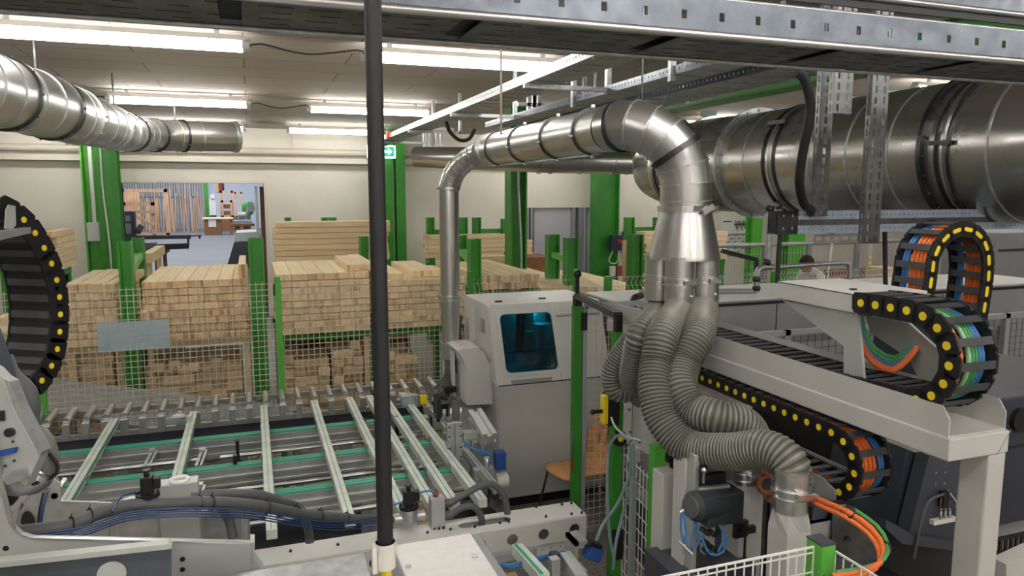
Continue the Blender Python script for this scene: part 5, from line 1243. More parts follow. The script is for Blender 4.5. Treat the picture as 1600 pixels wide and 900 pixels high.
MB().box((G2.x-.03, G2.y-.03, 0), (G2.x+.03, G2.y+.03, ztop2)).build('post', 'green', r)
c = V((G2.x, G2.y-.03, D(955, 540, 4.3).z)); MB().box(c+V((-.01, -.03, -.09)), c+V((.04, 0, .06))).build('hinge', 'black', r)
c = V((G2.x, G2.y-.03, D(955, 680, 4.3).z)); MB().cyl(c+V((0, -.03, 0)), c, .045, n=14).build('lock', 'black', r); MB().ball(c+V((0, -.03, 0)), .018).build('lock_knob', 'yellow', r)
c = V((G2.x, G2.y-.03, D(957, 855, 4.3).z)); MB().box(c+V((-.03, -.03, -.09)), c+V((.03, 0, .09))).build('lower_lock', 'black', r)
sb = D(947, 638, 4.22); r = root('safety_switch', sb, 'yellow and black safety switch on the green fence post', 'switch')
MB().box(sb+V((-.0, -.03, -.10)), sb+V((.075, .05, .09))).build('housing', 'black', r, bevel=.006); MB().box(sb+V((-.03, -.03, -.085)), sb+V((.0, .02, .08))).build('yellow_head', 'yellow', r, bevel=.004)
MB().cyl(sb+V((-.03, -.01, -.01)), sb+V((-.09, -.01, -.01)), .012, n=10).ball(sb+V((-.09, -.01, -.01)), .016).build('handle', 'black', r)
# mesh gate leaf: grey frame + mesh (from post 1 to post 2)
Ga, Gb = G1+V((.06, -.0, 0)), V((AY(1010, 700, 4.8).x, 4.8, 0)); gz1 = AY(915, 478, 4.8).z; gz0 = .10
r = root('mesh_gate', Ga, 'grey framed wire mesh gate right of the slim green post, the chair seen through it', 'gate')
MB().bar(Ga+V((0, 0, gz0)), Ga+V((0, 0, gz1)), .035).bar(Gb+V((0, 0, gz0)), Gb+V((0, 0, gz1)), .035).bar(Ga+V((0, 0, gz1)), Gb+V((0, 0, gz1)), .035).bar(Ga+V((0, 0, gz0)), Gb+V((0, 0, gz0)), .035).bar(Ga+V((0, 0, .95)), Gb+V((0, 0, .95)), .02).build('frame', 'grille', r)
mesh_panel(MB(), Ga, Gb, gz0, gz1, .05, .055, .003).build('mesh_infill', 'wire', r)
# fence from post 2 towards the viewer
G3 = V((D(1024, 800, 3.85).x, D(1024, 800, 3.85).y, 0)); 
r = root('mesh_fence', G3, 'wire mesh fence panel running from the switch post towards the viewer', 'fence')
mesh_panel(MB(), G2+V((.04, -.03, 0)), G3, .05, 1.15, .05, .09, .004).build('mesh_panel', 'wirew', r)
MB().box((G3.x-.03, G3.y-.03, 0), (G3.x+.03, G3.y+.03, 1.35)).build('post', 'green_lit', r)
MB().bar(G3+V((-.08, .1, 0)), G3+V((-.08, .1, 1.15)), .03).bar(G2+V((.04, -.03, .08)), G3+V((0, 0, .08)), .05, .03).build('frame', 'grille', r)
r = root('chain_tag', G1+V((0, 0, .6)), 'little chain with a red tag hanging on the slim green gate post', 'chain')
MB().tube(spl([G1+V((-.034, -.02, .9)), G1+V((-.04, -.03, .8)), G1+V((-.035, -.02, .68))], .02), .006, 6).build('links', 'steel', r)
MB().box(G1+V((-.045, -.035, .6)), G1+V((-.03, -.02, .68))).build('tag', 'red', r)
tubeobj([D(985, 690, 3.9), D(968, 680, 4.0), D(952, 700, 4.1), D(949, 760, 4.1), D(952, 830, 4.05), D(960, 880, 4.0)], .009, 'ltblue_c', 'pale blue tube hanging from the white machine body, left one', 'tube', 'tube', 8)
tubeobj([D(986, 696, 3.85), D(984, 740, 3.9), D(966, 785, 3.95), D(942, 820, 3.95), D(930, 850, 3.9)], .009, 'ltblue_c', 'pale blue tube hanging from the white machine body, crossing towards the lower left', 'tube', 'tube', 8)
tubeobj([D(990, 696, 3.83), D(988, 750, 3.9), D(974, 800, 3.95), D(962, 850, 3.9), D(958, 890, 3.9)], .009, 'ltblue_c', 'pale blue tube hanging from the white machine body, straightest and rightmost', 'tube', 'tube', 8)
tubeobj([D(955, 652, 4.15), D(962, 668, 4.1), D(980, 682, 4.0), D(1000, 688, 3.9)], .006, 'white_c', 'thin white cable sagging from the safety switch to the machine body', 'cable', 'cable', 6)

# ---- bottom middle small machine with second conveyor ----
r = root('tilted_sensor', AZ(925, 860, .45), 'small bracket with tilted blue sensor beyond the right end of the white beam', 'sensor')
c = D(918, 862, 3.7); MB().box(c+V((-.07, 0, -.5)), c+V((-.05, .12, .06))).box(c+V((-.07, 0, .04)), c+V((.0, .12, .06))).box(c+V((-.05, 0, -.12)), c+V((.0, .1, -.1))).build('bracket', 'alu', r)
b = MB(); b.obox(c+V((.03, 0, -.01)), V((.038, 0, -.018)), V((0, .03, 0)), V((.015, 0, .03))); b.build('blue_body', 'blue', r, bevel=.005)
b = MB(); b.obox(c+V((.035, 0, .032)), V((.032, 0, -.016)), V((0, .026, 0)), V((.007, 0, .013))); b.build('black_top', 'black', r)
r = root('transfer_rail', AZ(830, 880, .55), 'short pale rail with green belt running towards the viewer below the blue suction cups', 'rail')
a, c = D(808, 858, 3.45), D(850, 905, 3.0); MB().bar(a, c, .05, .05).build('profile', 'rail', r); MB().bar(a+V((-.01, 0, .027)), c+V((-.01, 0, .027)), .014, .004).build('green_belt', 'belt', r)
one('transfer_profile', MB().bar(D(880, 868, 3.3), D(905, 905, 3.0), .03, .03).bar(D(888, 866, 3.3), D(915, 905, 3.0), .02, .03).box(D(866, 885, 3.2)-V((.02, .02, .1)), D(866, 885, 3.2)+V((.02, .02, .04))), 'alu', D(880, 868, 3.3), 'pair of short aluminium profiles at the bottom edge right of the transfer rail', 'rail')
one('transfer_stop', MB().cyl(D(864, 862, 3.3), D(866, 895, 3.3), .014, n=10).box(D(866, 880, 3.28)-V((.018, .018, .05)), D(866, 880, 3.28)+V((.018, .018, .05))), 'black', D(866, 890, 3.3), 'small black stop pin between the transfer rail and the profile pair', 'pin')
for k in range(3): tubeobj([D(770+k*2, 880, 3.3), D(800, 882+k*2, 3.25), D(840, 872+k*2, 3.3), D(880, 862+k*2, 3.4)], .007, 'blue_c', 'thin blue air line along the blue suction cups', 'air_line', 'air line', 6, group='blue air lines by the suction cups')

# ================= NEAR BOXES AT THE BOTTOM =================
Zb = 1.80
p = [AZ(611, 852, Zb), AZ(738, 836, Zb), AZ(800, 905, Zb), AZ(652, 925, Zb)]
x0, x1 = p[0].x, AZ(755, 838, Zb).x; yb = p[0].y; yf = 1.25
r = root('junction_box', ((x0+x1)/2, 1.45, 1.6), 'cream white metal box with two lid screws at the bottom, right of the pole', 'box')
MB().box((x0, yf, 1.62), (x1, yb, Zb-.006)).build('body', 'midgrey', r, bevel=.006)
MB().box((x0+.004, yf, Zb-.006), (x1-.025, yb-.004, Zb+.002)).build('lid', 'whiteplate', r, bevel=.004)
b = MB()
for px, py in ((638, 886), (742, 870)): q = AZ(px, py, Zb+.002); b.cyl(q, q+V((0, 0, .004)), .0075, n=16).box(q+V((-.006, -.001, .004)), q+V((.006, .001, .005)))
b.build('screw', 'steel', r)
MB().box((x0+.05, 1.3, 0), (x0+.12, 1.6, 1.62)).build('stand', 'midgrey', r)
q0, q1 = AZ(300, 900, 1.55), AZ(606, 858, 1.55)
r = root('control_cabinet', (0, 1.5, 0), 'grey metal cabinet top with fine texture at the bottom edge left of the pole socket', 'cabinet')
MB().box((q0.x-.3, 1.0, 0), (x0-.006, q1.y, 1.53)).build('body', 'midgrey', r, bevel=.005); MB().box((q0.x-.3, .99, 1.53), (x0-.004, q1.y+.005, 1.55)).build('top_sheet', 'galv', r, bevel=.004)

# ---- white wire fence with green corner post, bottom right ----
KZ = 1.5; K = AZ(1283, 852, KZ)
r = root('corner_fence', K, 'white wire mesh corner fence at the bottom edge, meeting at a green post', 'fence')
b = MB(); kx, ky = K.x, K.y
# panel going left (X direction) and panel going to the viewer (Y direction)
b.bar((kx-.03, ky, KZ), (kx-.93, ky, KZ), .006); mesh_panel(b, (kx-.03, ky, 0), (kx-.9, ky, 0), .8, KZ-.005, .034, .068, .004)
b.build('left_mesh', 'wirew', r)
b = MB(); b.bar((kx+.032, ky-.03, KZ-.012), (kx+.032, ky-.73, KZ-.012), .006); mesh_panel(b, (kx+.032, ky-.03, 0), (kx+.032, ky-.7, 0), .8, KZ-.02, .036, .068, .004); b.build('right_mesh', 'wirew', r)
MB().box((kx-.028, ky-.036, 0), (kx+.028, ky+.036, KZ+.015)).build('post', 'green_lit', r, bevel=.004)
MB().box((kx-.029, ky-.037, KZ+.015), (kx+.029, ky+.037, KZ+.021)).build('post_cap', 'slate', r)
b = MB()
for dx in (-.018, .018): b.cyl((kx+dx, ky-.038, KZ-.09), (kx+dx, ky-.035, KZ-.09), .007, n=10)
b.build('post_hole', 'black', r)
# ================= ENERGY CHAINS =================
def link_mesh(pitch, h, w_, cap, back=0, cs=.19):
    """one link: two side plates and cross bars. local x = along, y = width (0..w), z = height"""
    b = MB(); L = pitch*.62
    def plate(y0, y1, s_=1.):
        pts = [(-L, y0, -h*.32), (-L*.7, y0, -h*.5), (L*.7, y0, -h*.5), (L, y0, -h*.32), (L, y0, h*.32), (L*.7, y0, h*.5), (-L*.7, y0, h*.5), (-L, y0, h*.32)]
        b.prism([(x*s_, y, z*s_) for x, y, z in pts], (0, y1-y0, 0))
    t = .010
    plate(0, t); plate(w_-t, w_); plate(t, t+.005, .86); plate(w_-t-.005, w_-t, .86)
    b.cur = 1
    b.box((-pitch*.2, t, h*.40), (pitch*.2, w_-t, h*.48))
    if back: b.cur = 0; b.box((-pitch*.5, t, back*h*.38), (pitch*.5, w_-t, back*h*.44)); b.cur = 1
    b.box((-pitch*.2, t, -h*.48), (pitch*.2, w_-t, -h*.40))
    me = bpy.data.meshes.new('chain_link'); me.from_pydata([tuple(p) for p in b.v], [], b.f)
    me.materials.append(M['black']); me.materials.append(M['chaingrey']); me.polygons.foreach_set('material_index', b.mi); me.update()
    c = MB()
    if cap == 'round': c.cyl((0, .001, 0), (0, -.002, 0), h*cs, n=16)
    else:
        a = h*.13; ln = pitch*.22
        c.prism([(ln*(1 if k < 7 else -1)+a*cos(radians(-90+30*k if k < 7 else 90+30*(k-7))), .001, a*sin(radians(-90+30*k if k < 7 else 90+30*(k-7)))) for k in range(14)], (0, -.003, 0))
    mc = bpy.data.meshes.new('marker_cap'); mc.from_pydata([tuple(p) for p in c.v], [], c.f); mc.materials.append(M['yellow']); mc.update()
    return me, mc
def chain(path, W, w_, h, pitch, label, cap='round', flip=1, back=0, cs=.19):
    """path = list of points on the near side face's centre line; W = direction from the near face to the far face"""
    W = V(W).normalized(); pts = resample(path, pitch); r = root('energy_chain', path[0], label, 'cable chain')
    me, mc = link_mesh(pitch, h, w_, cap, back, cs)
    L0_ = WL(r)
    for i in range(len(pts)-1):
        c = (pts[i]+pts[i+1])/2; t = (pts[i+1]-pts[i]).normalized(); n = t.cross(W)*flip; x_ = t
        if x_.cross(W).dot(n) < 0: x_ = -t
        Mx = Matrix((x_, W, n)).transposed().to_4x4(); Mx.translation = c-L0_
        o = bpy.data.objects.new('chain_link', me); COL.objects.link(o); o.parent = r; o.matrix_basis = Mx
        k = bpy.data.objects.new('marker_cap', mc); COL.objects.link(k); k.parent = o
    return r, pts
def arc(c, r, a0, a1, fn, n=16): return [fn(c[0]+r*cos(radians(a0+(a1-a0)*i/n)), c[1]+r*sin(radians(a0+(a1-a0)*i/n))) for i in range(n+1)]
def cables(path, W, offs, rad, m, label, group, shift=V((0, 0, 0))):
    W = V(W).normalized()
    for o in offs:
        one('chain_cable', MB().tube([p+W*o+shift for p in path], rad, 8), m, path[0], label, 'cable', group)

# chain 2: big horizontal loop in the trough
XC = 2.135
yz = lambda y, z: V((XC, y, z))
cy2, cz2, r2_ = 1.875, 2.09, .155
path2 = [yz(2.14, cz2+r2_-.004), yz(2.05, cz2+r2_), yz(cy2, cz2+r2_)]+arc((cy2, cz2), r2_, 90, 270, yz, 24)+[yz(2.05, cz2-r2_-.012), yz(2.3, cz2-r2_-.025), yz(3.35, cz2-r2_-.025)]
path2 = [V((XC, p.y, p.z)) for p in path2]
chain(resample(path2, .004), (1, 0, 0), .175, .078, .068, 'large black energy chain with round yellow caps looping over the end of the grey trough', flip=1)
p2 = resample(path2, .03)
cables(p2[:34], (1, 0, 0), (.100, .115), .008, 'green_c', 'green cable inside the large horizontal energy chain', 'green cables in the large chain')
cables(p2[:34], (1, 0, 0), (.083,), .008, 'mint_c', 'pale green cable inside the large horizontal energy chain', 'pale green cables in the large chain')
cables(p2[:34], (1, 0, 0), (.13, .145), .009, 'blue_c', 'blue cable inside the large horizontal energy chain', 'blue cables in the large chain')
cables(p2[:34], (1, 0, 0), (.028, .045), .009, 'orange', 'orange cable inside the large horizontal energy chain', 'orange cables in the large chain')
# chain 1: upright arch
Y1 = 2.30
xz = lambda x, z: V((x, Y1, z))
pl_, pr_ = AY(1458, 400, Y1), AY(1547, 400, Y1)
cx1 = (pl_.x+pr_.x)/2; rx = (pr_.x-pl_.x)/2; ztop = AY(1500, 357, Y1).z
path1 = [xz(pl_.x-.03, 2.10), xz(pl_.x, ztop-rx-.06)]+arc((cx1, ztop-rx), rx, 180, 0, xz, 24)+[xz(pr_.x, ztop-rx-.1), xz(pr_.x-.02, 2.04)]
chain(resample(spl(path1, .01), .004), (0, 1, 0), .17, .066, .070, 'upright black energy chain arch with oblong yellow caps behind the large chain', cap='slot')
p1 = resample(spl(path1, .01), .02)
cables(p1, (0, 1, 0), (.04, .06, .08, .1), .009, 'orange', 'orange cable inside the upright chain arch', 'orange cables in the upright arch')
cables(p1, (0, 1, 0), (.13, .145), .008, 'blue_c', 'blue cable inside the upright chain arch', 'blue cables in the upright arch')
# chain 3: lower one under the beam
cy3, cz3, r3 = 2.165, 1.605, .118
X3 = 2.10
path3 = [V((X3, 3.35, cz3+r3+.008)), V((X3, 2.7, cz3+r3+.004)), V((X3, cy3+.05, cz3+r3))]+arc((cy3, cz3), r3, 90, 270, lambda y, z: V((X3, y, z)), 20)+[V((X3, 2.5, cz3-r3)), V((X3, 2.95, cz3-r3))]
chain(resample(path3, .004), (1, 0, 0), .15, .07, .067, 'lower black energy chain with round yellow caps running under the grey beam')
p3 = resample(path3, .03)
cables(p3[22:60], (1, 0, 0), (.03, .05, .07, .09), .0095, 'orange', 'orange cable inside the lower energy chain', 'orange cables in the lower chain')
cables(p3[22:60], (1, 0, 0), (.118, .132), .008, 'blue_c', 'blue cable inside the lower energy chain', 'blue cables in the lower chain')
# trough of chain 3
r = root('chain_trough', (X3, 2.5, 1.4), 'short light grey trough holding the bottom run of the lower energy chain', 'trough')
zt3 = cz3-r3
a0 = AX(1310, 779, X3-.012)
MB().prism([(X3-.012, 3.2, zt3+.045), (X3-.012, cy3+.03, zt3+.045), (X3-.012, cy3-.04, zt3+.02), (X3-.012, cy3-.04, zt3-.075), (X3-.012, cy3+.15, zt3-.075), (X3-.012, cy3+.15, zt3-.055), (X3-.012, 3.2, zt3-.055)], (.004, 0, 0)).build('left_flange', 'plateg', r)
MB().box((X3-.012, cy3, zt3-.045), (X3+.17, 3.2, zt3-.04)).box((X3+.165, cy3, zt3-.045), (X3+.17, 3.2, zt3+.04)).build('base', 'plateg', r)
MB().box((X3+.02, 2.9, 0), (X3+.1, 3.0, zt3-.045)).build('support', 'darksteel', r)

# ================= GREY PORTAL BEAM =================
XB0, XB1, YN, YFR, ZB0, ZB1 = 2.124, 2.40, 1.69, 4.15, 1.772, 1.852
r = root('portal_gantry', (2.25, 3, 1.8), 'long light grey portal beam with trough on top and square leg at its near end', 'machine beam')
MB().box((XB0, YN, ZB0), (XB1, YFR, ZB1)).build('box_girder', 'grey', r, bevel=.006)
XF0, XF1, ZF = XB0+.006, XB1-.012, 1.952
fl = lambda x: [(x, YN+.012, ZB1), (x, YN+.012, ZF-.04), (x, YN+.04, ZF), (x, YFR, ZF), (x, YFR, ZB1)]
MB().prism(fl(XF0), (.004, 0, 0)).build('left_flange', 'grey', r); MB().prism(fl(XF1), (.004, 0, 0)).build('right_flange', 'grey', r)
MB().box((XF0+.004, YN+.012, ZB1), (XF1, YN+.2, ZB1+.004)).build('trough_floor', 'grey', r)
b = MB(); b.box((2.316, YN+.004, 0), (2.398, YN+.112, ZB0)); b.build('leg', 'grey', r, bevel=.008)
b = MB(); b.prism([(2.345, YN-.001, ZB0), (XB1+.001, YN-.001, ZB1), (XB1+.001, YN-.001, ZB1-.004), (2.351, YN-.001, ZB0)], (0, .002, 0)); b.build('mitre_seam', 'midgrey', r)
MB().prism([(XB0+.05, 1.85, ZB0), (XB0+.05, 2.0, ZB0), (XB0+.05, 1.98, ZB0-.03), (XB0+.05, 1.86, ZB0-.03)], (.1, 0, 0)).build('lifting_lug', 'white', r)
# white machine body carrying the beam's far end
XM = 2.15
r = root('machine_casing', (XM, 3.6, 0), 'light grey sheet metal body with slanted lower edge under the portal beam far end', 'machine body')
pp = [(968, 502), (1105, 552), (1105, 590), (1096, 690), (1094, 752), (1070, 744), (988, 695), (968, 688)]
MB().prism([V((q.x, q.y, min(q.z, ZB0-.002))) for q in (AX(px, py, XM) for px, py in pp)], (.3, 0, 0)).build('side_cover', 'grey', r)
q_ = AX(988, 600, XM-.004); q0_ = AX(988, 695, XM-.004)
MB().box((XM-.004, q_.y-.006, q0_.z+.02), (XM+.0, q_.y+.0, 1.768)).build('cover_seam', 'midgrey', r)
b = MB()
for px, py in ((984, 560), (984, 640), (985, 675), (1000, 690)): q = AX(px, py, XM); b.cyl(q, q-V((.006, 0, 0)), .007, n=8)
b.build('cover_screw', 'black', r)
a, c = AX(1042, 703, XM), AX(1052, 723, XM); MB().box((XM-.03, c.y, c.z), (XM, a.y+.0, a.z)).box((XM-.012, c.y+.0, c.z-.12), (XM-.0, c.y+.02, c.z)).build('black_plug', 'black', r)
MB().box((XM-.06, AX(1000, 720, XM).y, AX(1000, 722, XM).z), (XM, AX(1000, 720, XM).y+.05, AX(1000, 700, XM).z)).build('small_bracket', 'white', r)
# arm plate above the beam at the far end
pp = [(957, 474), (1000, 477), (1098, 497), (1214, 540), (1214, 562), (1092, 520), (1000, 505), (957, 497)]
pts = [AX(px, py, XF0-.02) for px, py in pp]
# its lid rises behind the hoses
one('arm_cover', MB().prism([AX(960, 476, 2.42), AX(1160, 523, 2.42), AX(1160, 560, 2.42), AX(960, 500, 2.42)], (.05, 0, 0)), 'grey', AX(960, 500, 2.42), 'upper grey cover strip behind the far half of the portal beam trough', 'cover')
# frame columns below
for i, (px0, px1, py0, X_, lb) in enumerate(((1036, 1066, 742, 2.05, 'white painted square machine column left of the black motor, nearest the fence'), (1071, 1082, 716, 2.18, 'slim white machine column just left of the black motor'), (1086, 1096, 712, 2.2, 'slim grey machine column touching the black motor'))):
    d_ = (3.2, 3.05, 3.0)[i]; a, c = D(px0, py0, d_), D(px1, py0, d_)
    one('frame_upright', MB().box((a.x, a.y, 0), (c.x, a.y+.09, a.z)), 'grey' if i < 2 else 'plateg', (a.x, a.y, 0), lb, 'machine column', bevel=.004)

# cover + gussets of the upper arm
XG = 2.16
r = root('arm_housing', (2.3, 2.3, 2.2), 'flat light grey wedge housing on top right, from which the large energy chain starts', 'machine cover')
cv = [AX(1214, 441, 2.14), AX(1343, 458, 2.14), AX(1343, 490, 2.14), AX(1214, 468, 2.14)]
yn_, yf_ = AX(1343, 470, 2.14).y, AX(1214, 450, 2.14).y; ztc = (cv[0].z+cv[1].z)/2+.0; zbc = ztc-.075
MB().box((2.14, yn_, zbc), (2.48, yf_, ztc)).build('cover_box', 'grey', r, bevel=.004)
MB().box((2.139, yn_-.001, ztc-.006), (2.2, yf_, ztc-.002)).build('lid_seam', 'slate', r)
g = [AX(1222, 469, XG), AX(1340, 489, XG), AX(1345, 540, XG), AX(1350, 600, XG), AX(1318, 600, XG), AX(1318, 541, XG)]
MB().prism(g, (.012, 0, 0)).build('gusset_plate', 'plateg', r)
g = [AX(1352, 492, XG+.22), AX(1420, 505, XG+.22), AX(1470, 550, XG+.22), AX(1484, 600, XG+.22), AX(1462, 640, XG+.22), AX(1440, 604, XG+.22), AX(1420, 560, XG+.22), AX(1360, 520, XG+.22)]
MB().prism(g, (.012, 0, 0)).build('inner_plate', 'plateg', r)
b = MB(); q = AX(1345, 470, 2.14); b.box((2.138, yn_-.05, zbc+.0), (2.155, yn_, ztc-.01)); b.build('end_clip', 'darksteel', r)
q = AZ(1333, 453, ztc); MB().box((q.x-.01, q.y-.01, ztc), (q.x+.01, q.y+.01, ztc+.006)).build('lid_screw', 'black', r)
r_ = r
# cables hanging between gusset plates
base = [D(1340, 490, 2.85), D(1343, 530, 2.86), D(1362, 565, 2.84), D(1395, 580, 2.8), D(1420, 560, 2.78), D(1432, 545, 2.78)]
for k, (m_, lb, dx) in enumerate((('orange', 'orange cable hanging in a loop behind the trough, outermost', 0), ('orange', 'orange cable hanging in a loop behind the trough, inner one', .012), ('blue_c', 'blue cable hanging in a loop behind the trough', .03), ('green_c', 'green cable hanging in a loop behind the trough', .05), ('green_c', 'green cable of the hanging loop nearest the chain arch', .07))):
    tubeobj([p+V((dx*.8, dx*.6, dx*.55)) for p in base], .0095, m_, lb, 'loop_cable', 'cable', 8)
one('dark_inner_panel', MB().box((2.62, 2.0, 1.66), (2.66, 2.5, 2.14)).box((2.402, 2.2, 1.80), (2.62, 2.24, 1.84)), 'slate', (2.6, 2.7, 1.5), 'dark panel behind the hanging cable loop', 'panel')

# ================= DARK MACHINE UNDER THE BEAM =================
r = root('drive_carriage', (3.2, 3.0, 0), 'dark blue grey slanted machine carriage under the portal beam, left of the square leg', 'machine carriage')
Yd = 2.75
pp = [(1402, 700), (1540, 690), (1540, 845), (1415, 838), (1440, 770)]
pp = [(1452, 712), (1560, 700), (1560, 850), (1420, 838)]
MB().prism([AY(px, py, Yd) for px, py in pp], (0, .08, 0)).build('slanted_plate', 'slate', r)
pp = [(1418, 690), (1446, 700), (1412, 832), (1396, 818)]
MB().prism([AY(px, py, Yd+.1) for px, py in pp], (0, .5, 0)).build('rear_fin', 'navy', r)
MB().prism([AY(px, py, Yd-.04) for px, py in ((1384, 812), (1425, 835), (1520, 850), (1500, 862), (1410, 850), (1384, 826))], (0, .3, 0)).build('foot_plate', 'slate', r)
b = MB()
for px, py in ((1462, 739), (1476, 738), (1461, 756), (1475, 755)): q = AY(px, py, Yd); b.cyl(q, q-V((0, .004, 0)), .006, n=8)
b.build('plate_screw', 'steel', r)
b = MB(); q = AY(1475, 815, Yd-.03); b.box(q+V((-.07, 0, -.012)), q+V((.09, .03, .012))); co = b.build('connector_rail', 'cream', r)
for px in (1469, 1476, 1483, 1494, 1504):
    q = AY(px, 812, Yd-.02); MB().cyl(q, q+V((0, 0, .05)), .007, n=8).cyl(q+V((0, 0, .05)), q+V((0, 0, .062)), .005, n=8).build('plug', 'galv', co)
for k, px in enumerate((1469, 1476, 1483, 1494)):
    q = AY(px, 793, Yd-.02); t_ = AY(1474, 770, Yd-.01); MB().tube(spl([q, q+V((0, 0, .03)), t_+V((.01*k, 0, .01))], .01), .004, 6).build('lead', 'white_c' if k % 2 else 'copper', co)
MB().box(AY(1466, 782, Yd)-V((0, .03, .03)), AY(1476, 770, Yd)+V((0, 0, .02))).build('black_gland', 'black', r)
MB().tube(spl([AY(1474, 772, Yd-.03), AY(1452, 782, Yd-.04), AY(1440, 810, Yd-.05), AY(1432, 850, Yd-.05), AY(1428, 872, Yd-.05)], .02), .008, 8).build('grey_lead', 'hosegrey', r)
# dark backdrop machine bodies
r = root('machine_bed', (3.2, 3, 0), 'dark machine bed with linear rails running away under the portal beam', 'machine bed')
MB().box((2.55, 1.0, 0), (3.5, 4.6, .42)).build('bed', 'navy', r)
for x in (2.58, 2.86, 3.2): MB().box((x, 1.0, .42), (x+.06, 4.6, .47)).build('linear_rail', 'plateg', r)
MB().box((2.72, 1.0, .42), (2.80, 4.6, .52)).build('rack_strip', 'black', r)
MB().box((3.52, 3.2, .3), (3.6, 4.8, 1.45)).build('rear_shield', 'black', r)
r = root('machine_enclosure', (4.5, 2.6, 0), 'dark blue grey machine housing at the right edge behind the square leg', 'machine housing')
Ye = 2.9; a, c = AY(1500, 632, Ye), AY(1700, 632, Ye)
MB().box((a.x, Ye, AY(1580, 818, Ye).z), (c.x+.4, Ye+.9, a.z)).build('housing', 'navy', r, bevel=.01)
MB().box((a.x-.0, Ye-.006, AY(1580, 700, Ye).z), (c.x+.4, Ye, AY(1580, 697, Ye).z)).build('seam', 'black', r)
MB().box((a.x+.3, Ye+.1, 0), (c.x+.2, Ye+.8, AY(1580, 818, Ye).z)).build('base', 'midgrey', r)
q = AY(1590, 655, Ye); MB().cyl(q+V((0, -.03, 0)), q, .07, n=20).build('round_cover', 'black', r)
b = MB(); b.perf((AY(1555, 850, 2.6).x, 2.6, AY(1555, 868, 2.6).z), (1, 0, 0), (0, 0, 1), .7, .1, .01, .04, .02, .06, [.05]); one('black_grille', b, 'black', AY(1580, 850, 2.6), 'black slotted grille low behind the square leg', 'grille')
one('beige_cover', MB().prism([AY(1572, 882, 1.9), AY(1640, 850, 1.9), AY(1640, 960, 1.9), AY(1572, 960, 1.9)], (0, .06, 0)), 'grey', AY(1552, 940, 1.9), 'pale beige machine cover in the bottom right corner', 'cover')
# grey plate with orange/green cable
r = root('bearing_plate', D(1330, 800, 2.7), 'thick dark steel plate with a curved nose behind the orange cable', 'machine plate')
pp = [(1300, 790), (1322, 788), (1372, 835), (1376, 870), (1362, 880), (1345, 920), (1300, 940)]
MB().prism([D(px, py, 2.75) for px, py in pp], RGT*.02+V((.0, .05, 0))).build('plate', 'darksteel', r, bevel=.004)
q = D(1325, 843, 2.745); MB().cyl(q, q-FWD*.004, .010, n=12).build('hole_ring', 'black', r)
r = root('servo_motor', D(1285, 840, 2.6), 'dark grey square servo motor housing behind the green fence post', 'motor')
a = D(1285, 815, 2.75)
MB().box(a+V((-.06, 0, -.7)), a+V((.06, .12, 0))).build('body', 'darksteel', r); MB().box(a+V((-.065, -.004, -.065)), a+V((.065, .125, -.0))).build('flange', 'galv', r); MB().box(a+V((-.03, .02, 0)), a+V((.04, .09, .05))).build('terminal_box', 'slate', r)
cab = [D(1262, 772, 2.85), D(1288, 784, 2.6), D(1325, 800, 2.45), D(1362, 826, 2.4), D(1380, 856, 2.35), D(1374, 880, 2.3), D(1345, 893, 2.3), D(1300, 900, 2.3)]
OC = tubeobj(cab, .0095, 'orange', 'orange cable curving from the lower trough down behind the white wire fence, outer one', 'loop_cable', 'cable', 10)
tubeobj([p+V((-.014, 0, -.014)) for p in cab], .008, 'orange', 'second orange cable lying inside the curve of the first', 'loop_cable', 'cable', 10)
tubeobj([p+V((.018, 0, .01)) for p in cab[2:]], .007, 'green_c', 'green yellow earth cable following the orange cable curve', 'loop_cable', 'cable', 8)
b = MB()
for p in (cab[2], cab[4]): b.ring(p, (1, .2, -1), .022, .004, 16, 5)
b.build('cable_tie', 'black', OC)
# vertical white suction ducts
def vduct(px, pytop, pyc, d_, w_, label, zend=0, shade='grey'):
    a = D(px, pytop, d_); zc = D(px, pyc, d_).z; rr = w_/2
    r = root('suction_duct', (a.x, a.y, zend), label, 'duct')
    MB().cyl(a, (a.x, a.y, zc), rr, n=30).build('metal_collar', 'steel', r)
    b = MB(); zm = a.z+(zc-a.z)*.45
    b.band((a.x, a.y, zm), (0, 0, 1), rr, .012, .012); b.band((a.x, a.y, zm-.03), (0, 0, 1), rr, .008, .008); b.bar((a.x-.04, a.y-rr-.015, zm), (a.x+.05, a.y-rr-.015, zm-.01), .02, .02); b.build('clamp', 'steel', r)
    # square box with a round-to-square neck
    n = 8; s_ = rr*.86; v0 = []; v1 = []
    for i in range(n):
        t = 2*pi*i/n; c_, s2 = cos(t), sin(t); k = s_/max(abs(c_), abs(s2)); ch = rr*1.18
        pass
        v0.append(V((a.x+rr*c_, a.y+rr*s2, zc))); v1.append(V((a.x+k*c_, a.y+k*s2, zc-.07)))
    b = MB(); m2 = [V((p.x, p.y, zend)) for p in v1]
    b._a(v0+v1+m2, [(i, n+i, n+(i+1) % n, (i+1) % n) for i in range(n)]+[(n+i, 2*n+i, 2*n+(i+1) % n, n+(i+1) % n) for i in range(n)]+[tuple(range(2*n, 3*n))])
    b.build('painted_box', shade, r)
    return r, a
vduct(1238, 735, 800, 2.72, .125, 'white painted suction duct with galvanised collar, nearest the green fence post')
r, a = vduct(1163, 722, 752, 3.2, .14, 'white painted suction duct standing right of the black motor')
q = D(1160, 826, 3.08); MB().box(q+V((-.035, 0, -.04)), q+V((.03, .02, .03))).box(q+V((.03, .0, -.03)), q+V((.07, .02, .0))).cyl(q+V((.0, -.02, 0)), q, .014, n=10).tube([q+V((0, -.02, 0)), q+V((0, -.02, -.25))], .006, 6).build('sensor_mount', 'black', r)
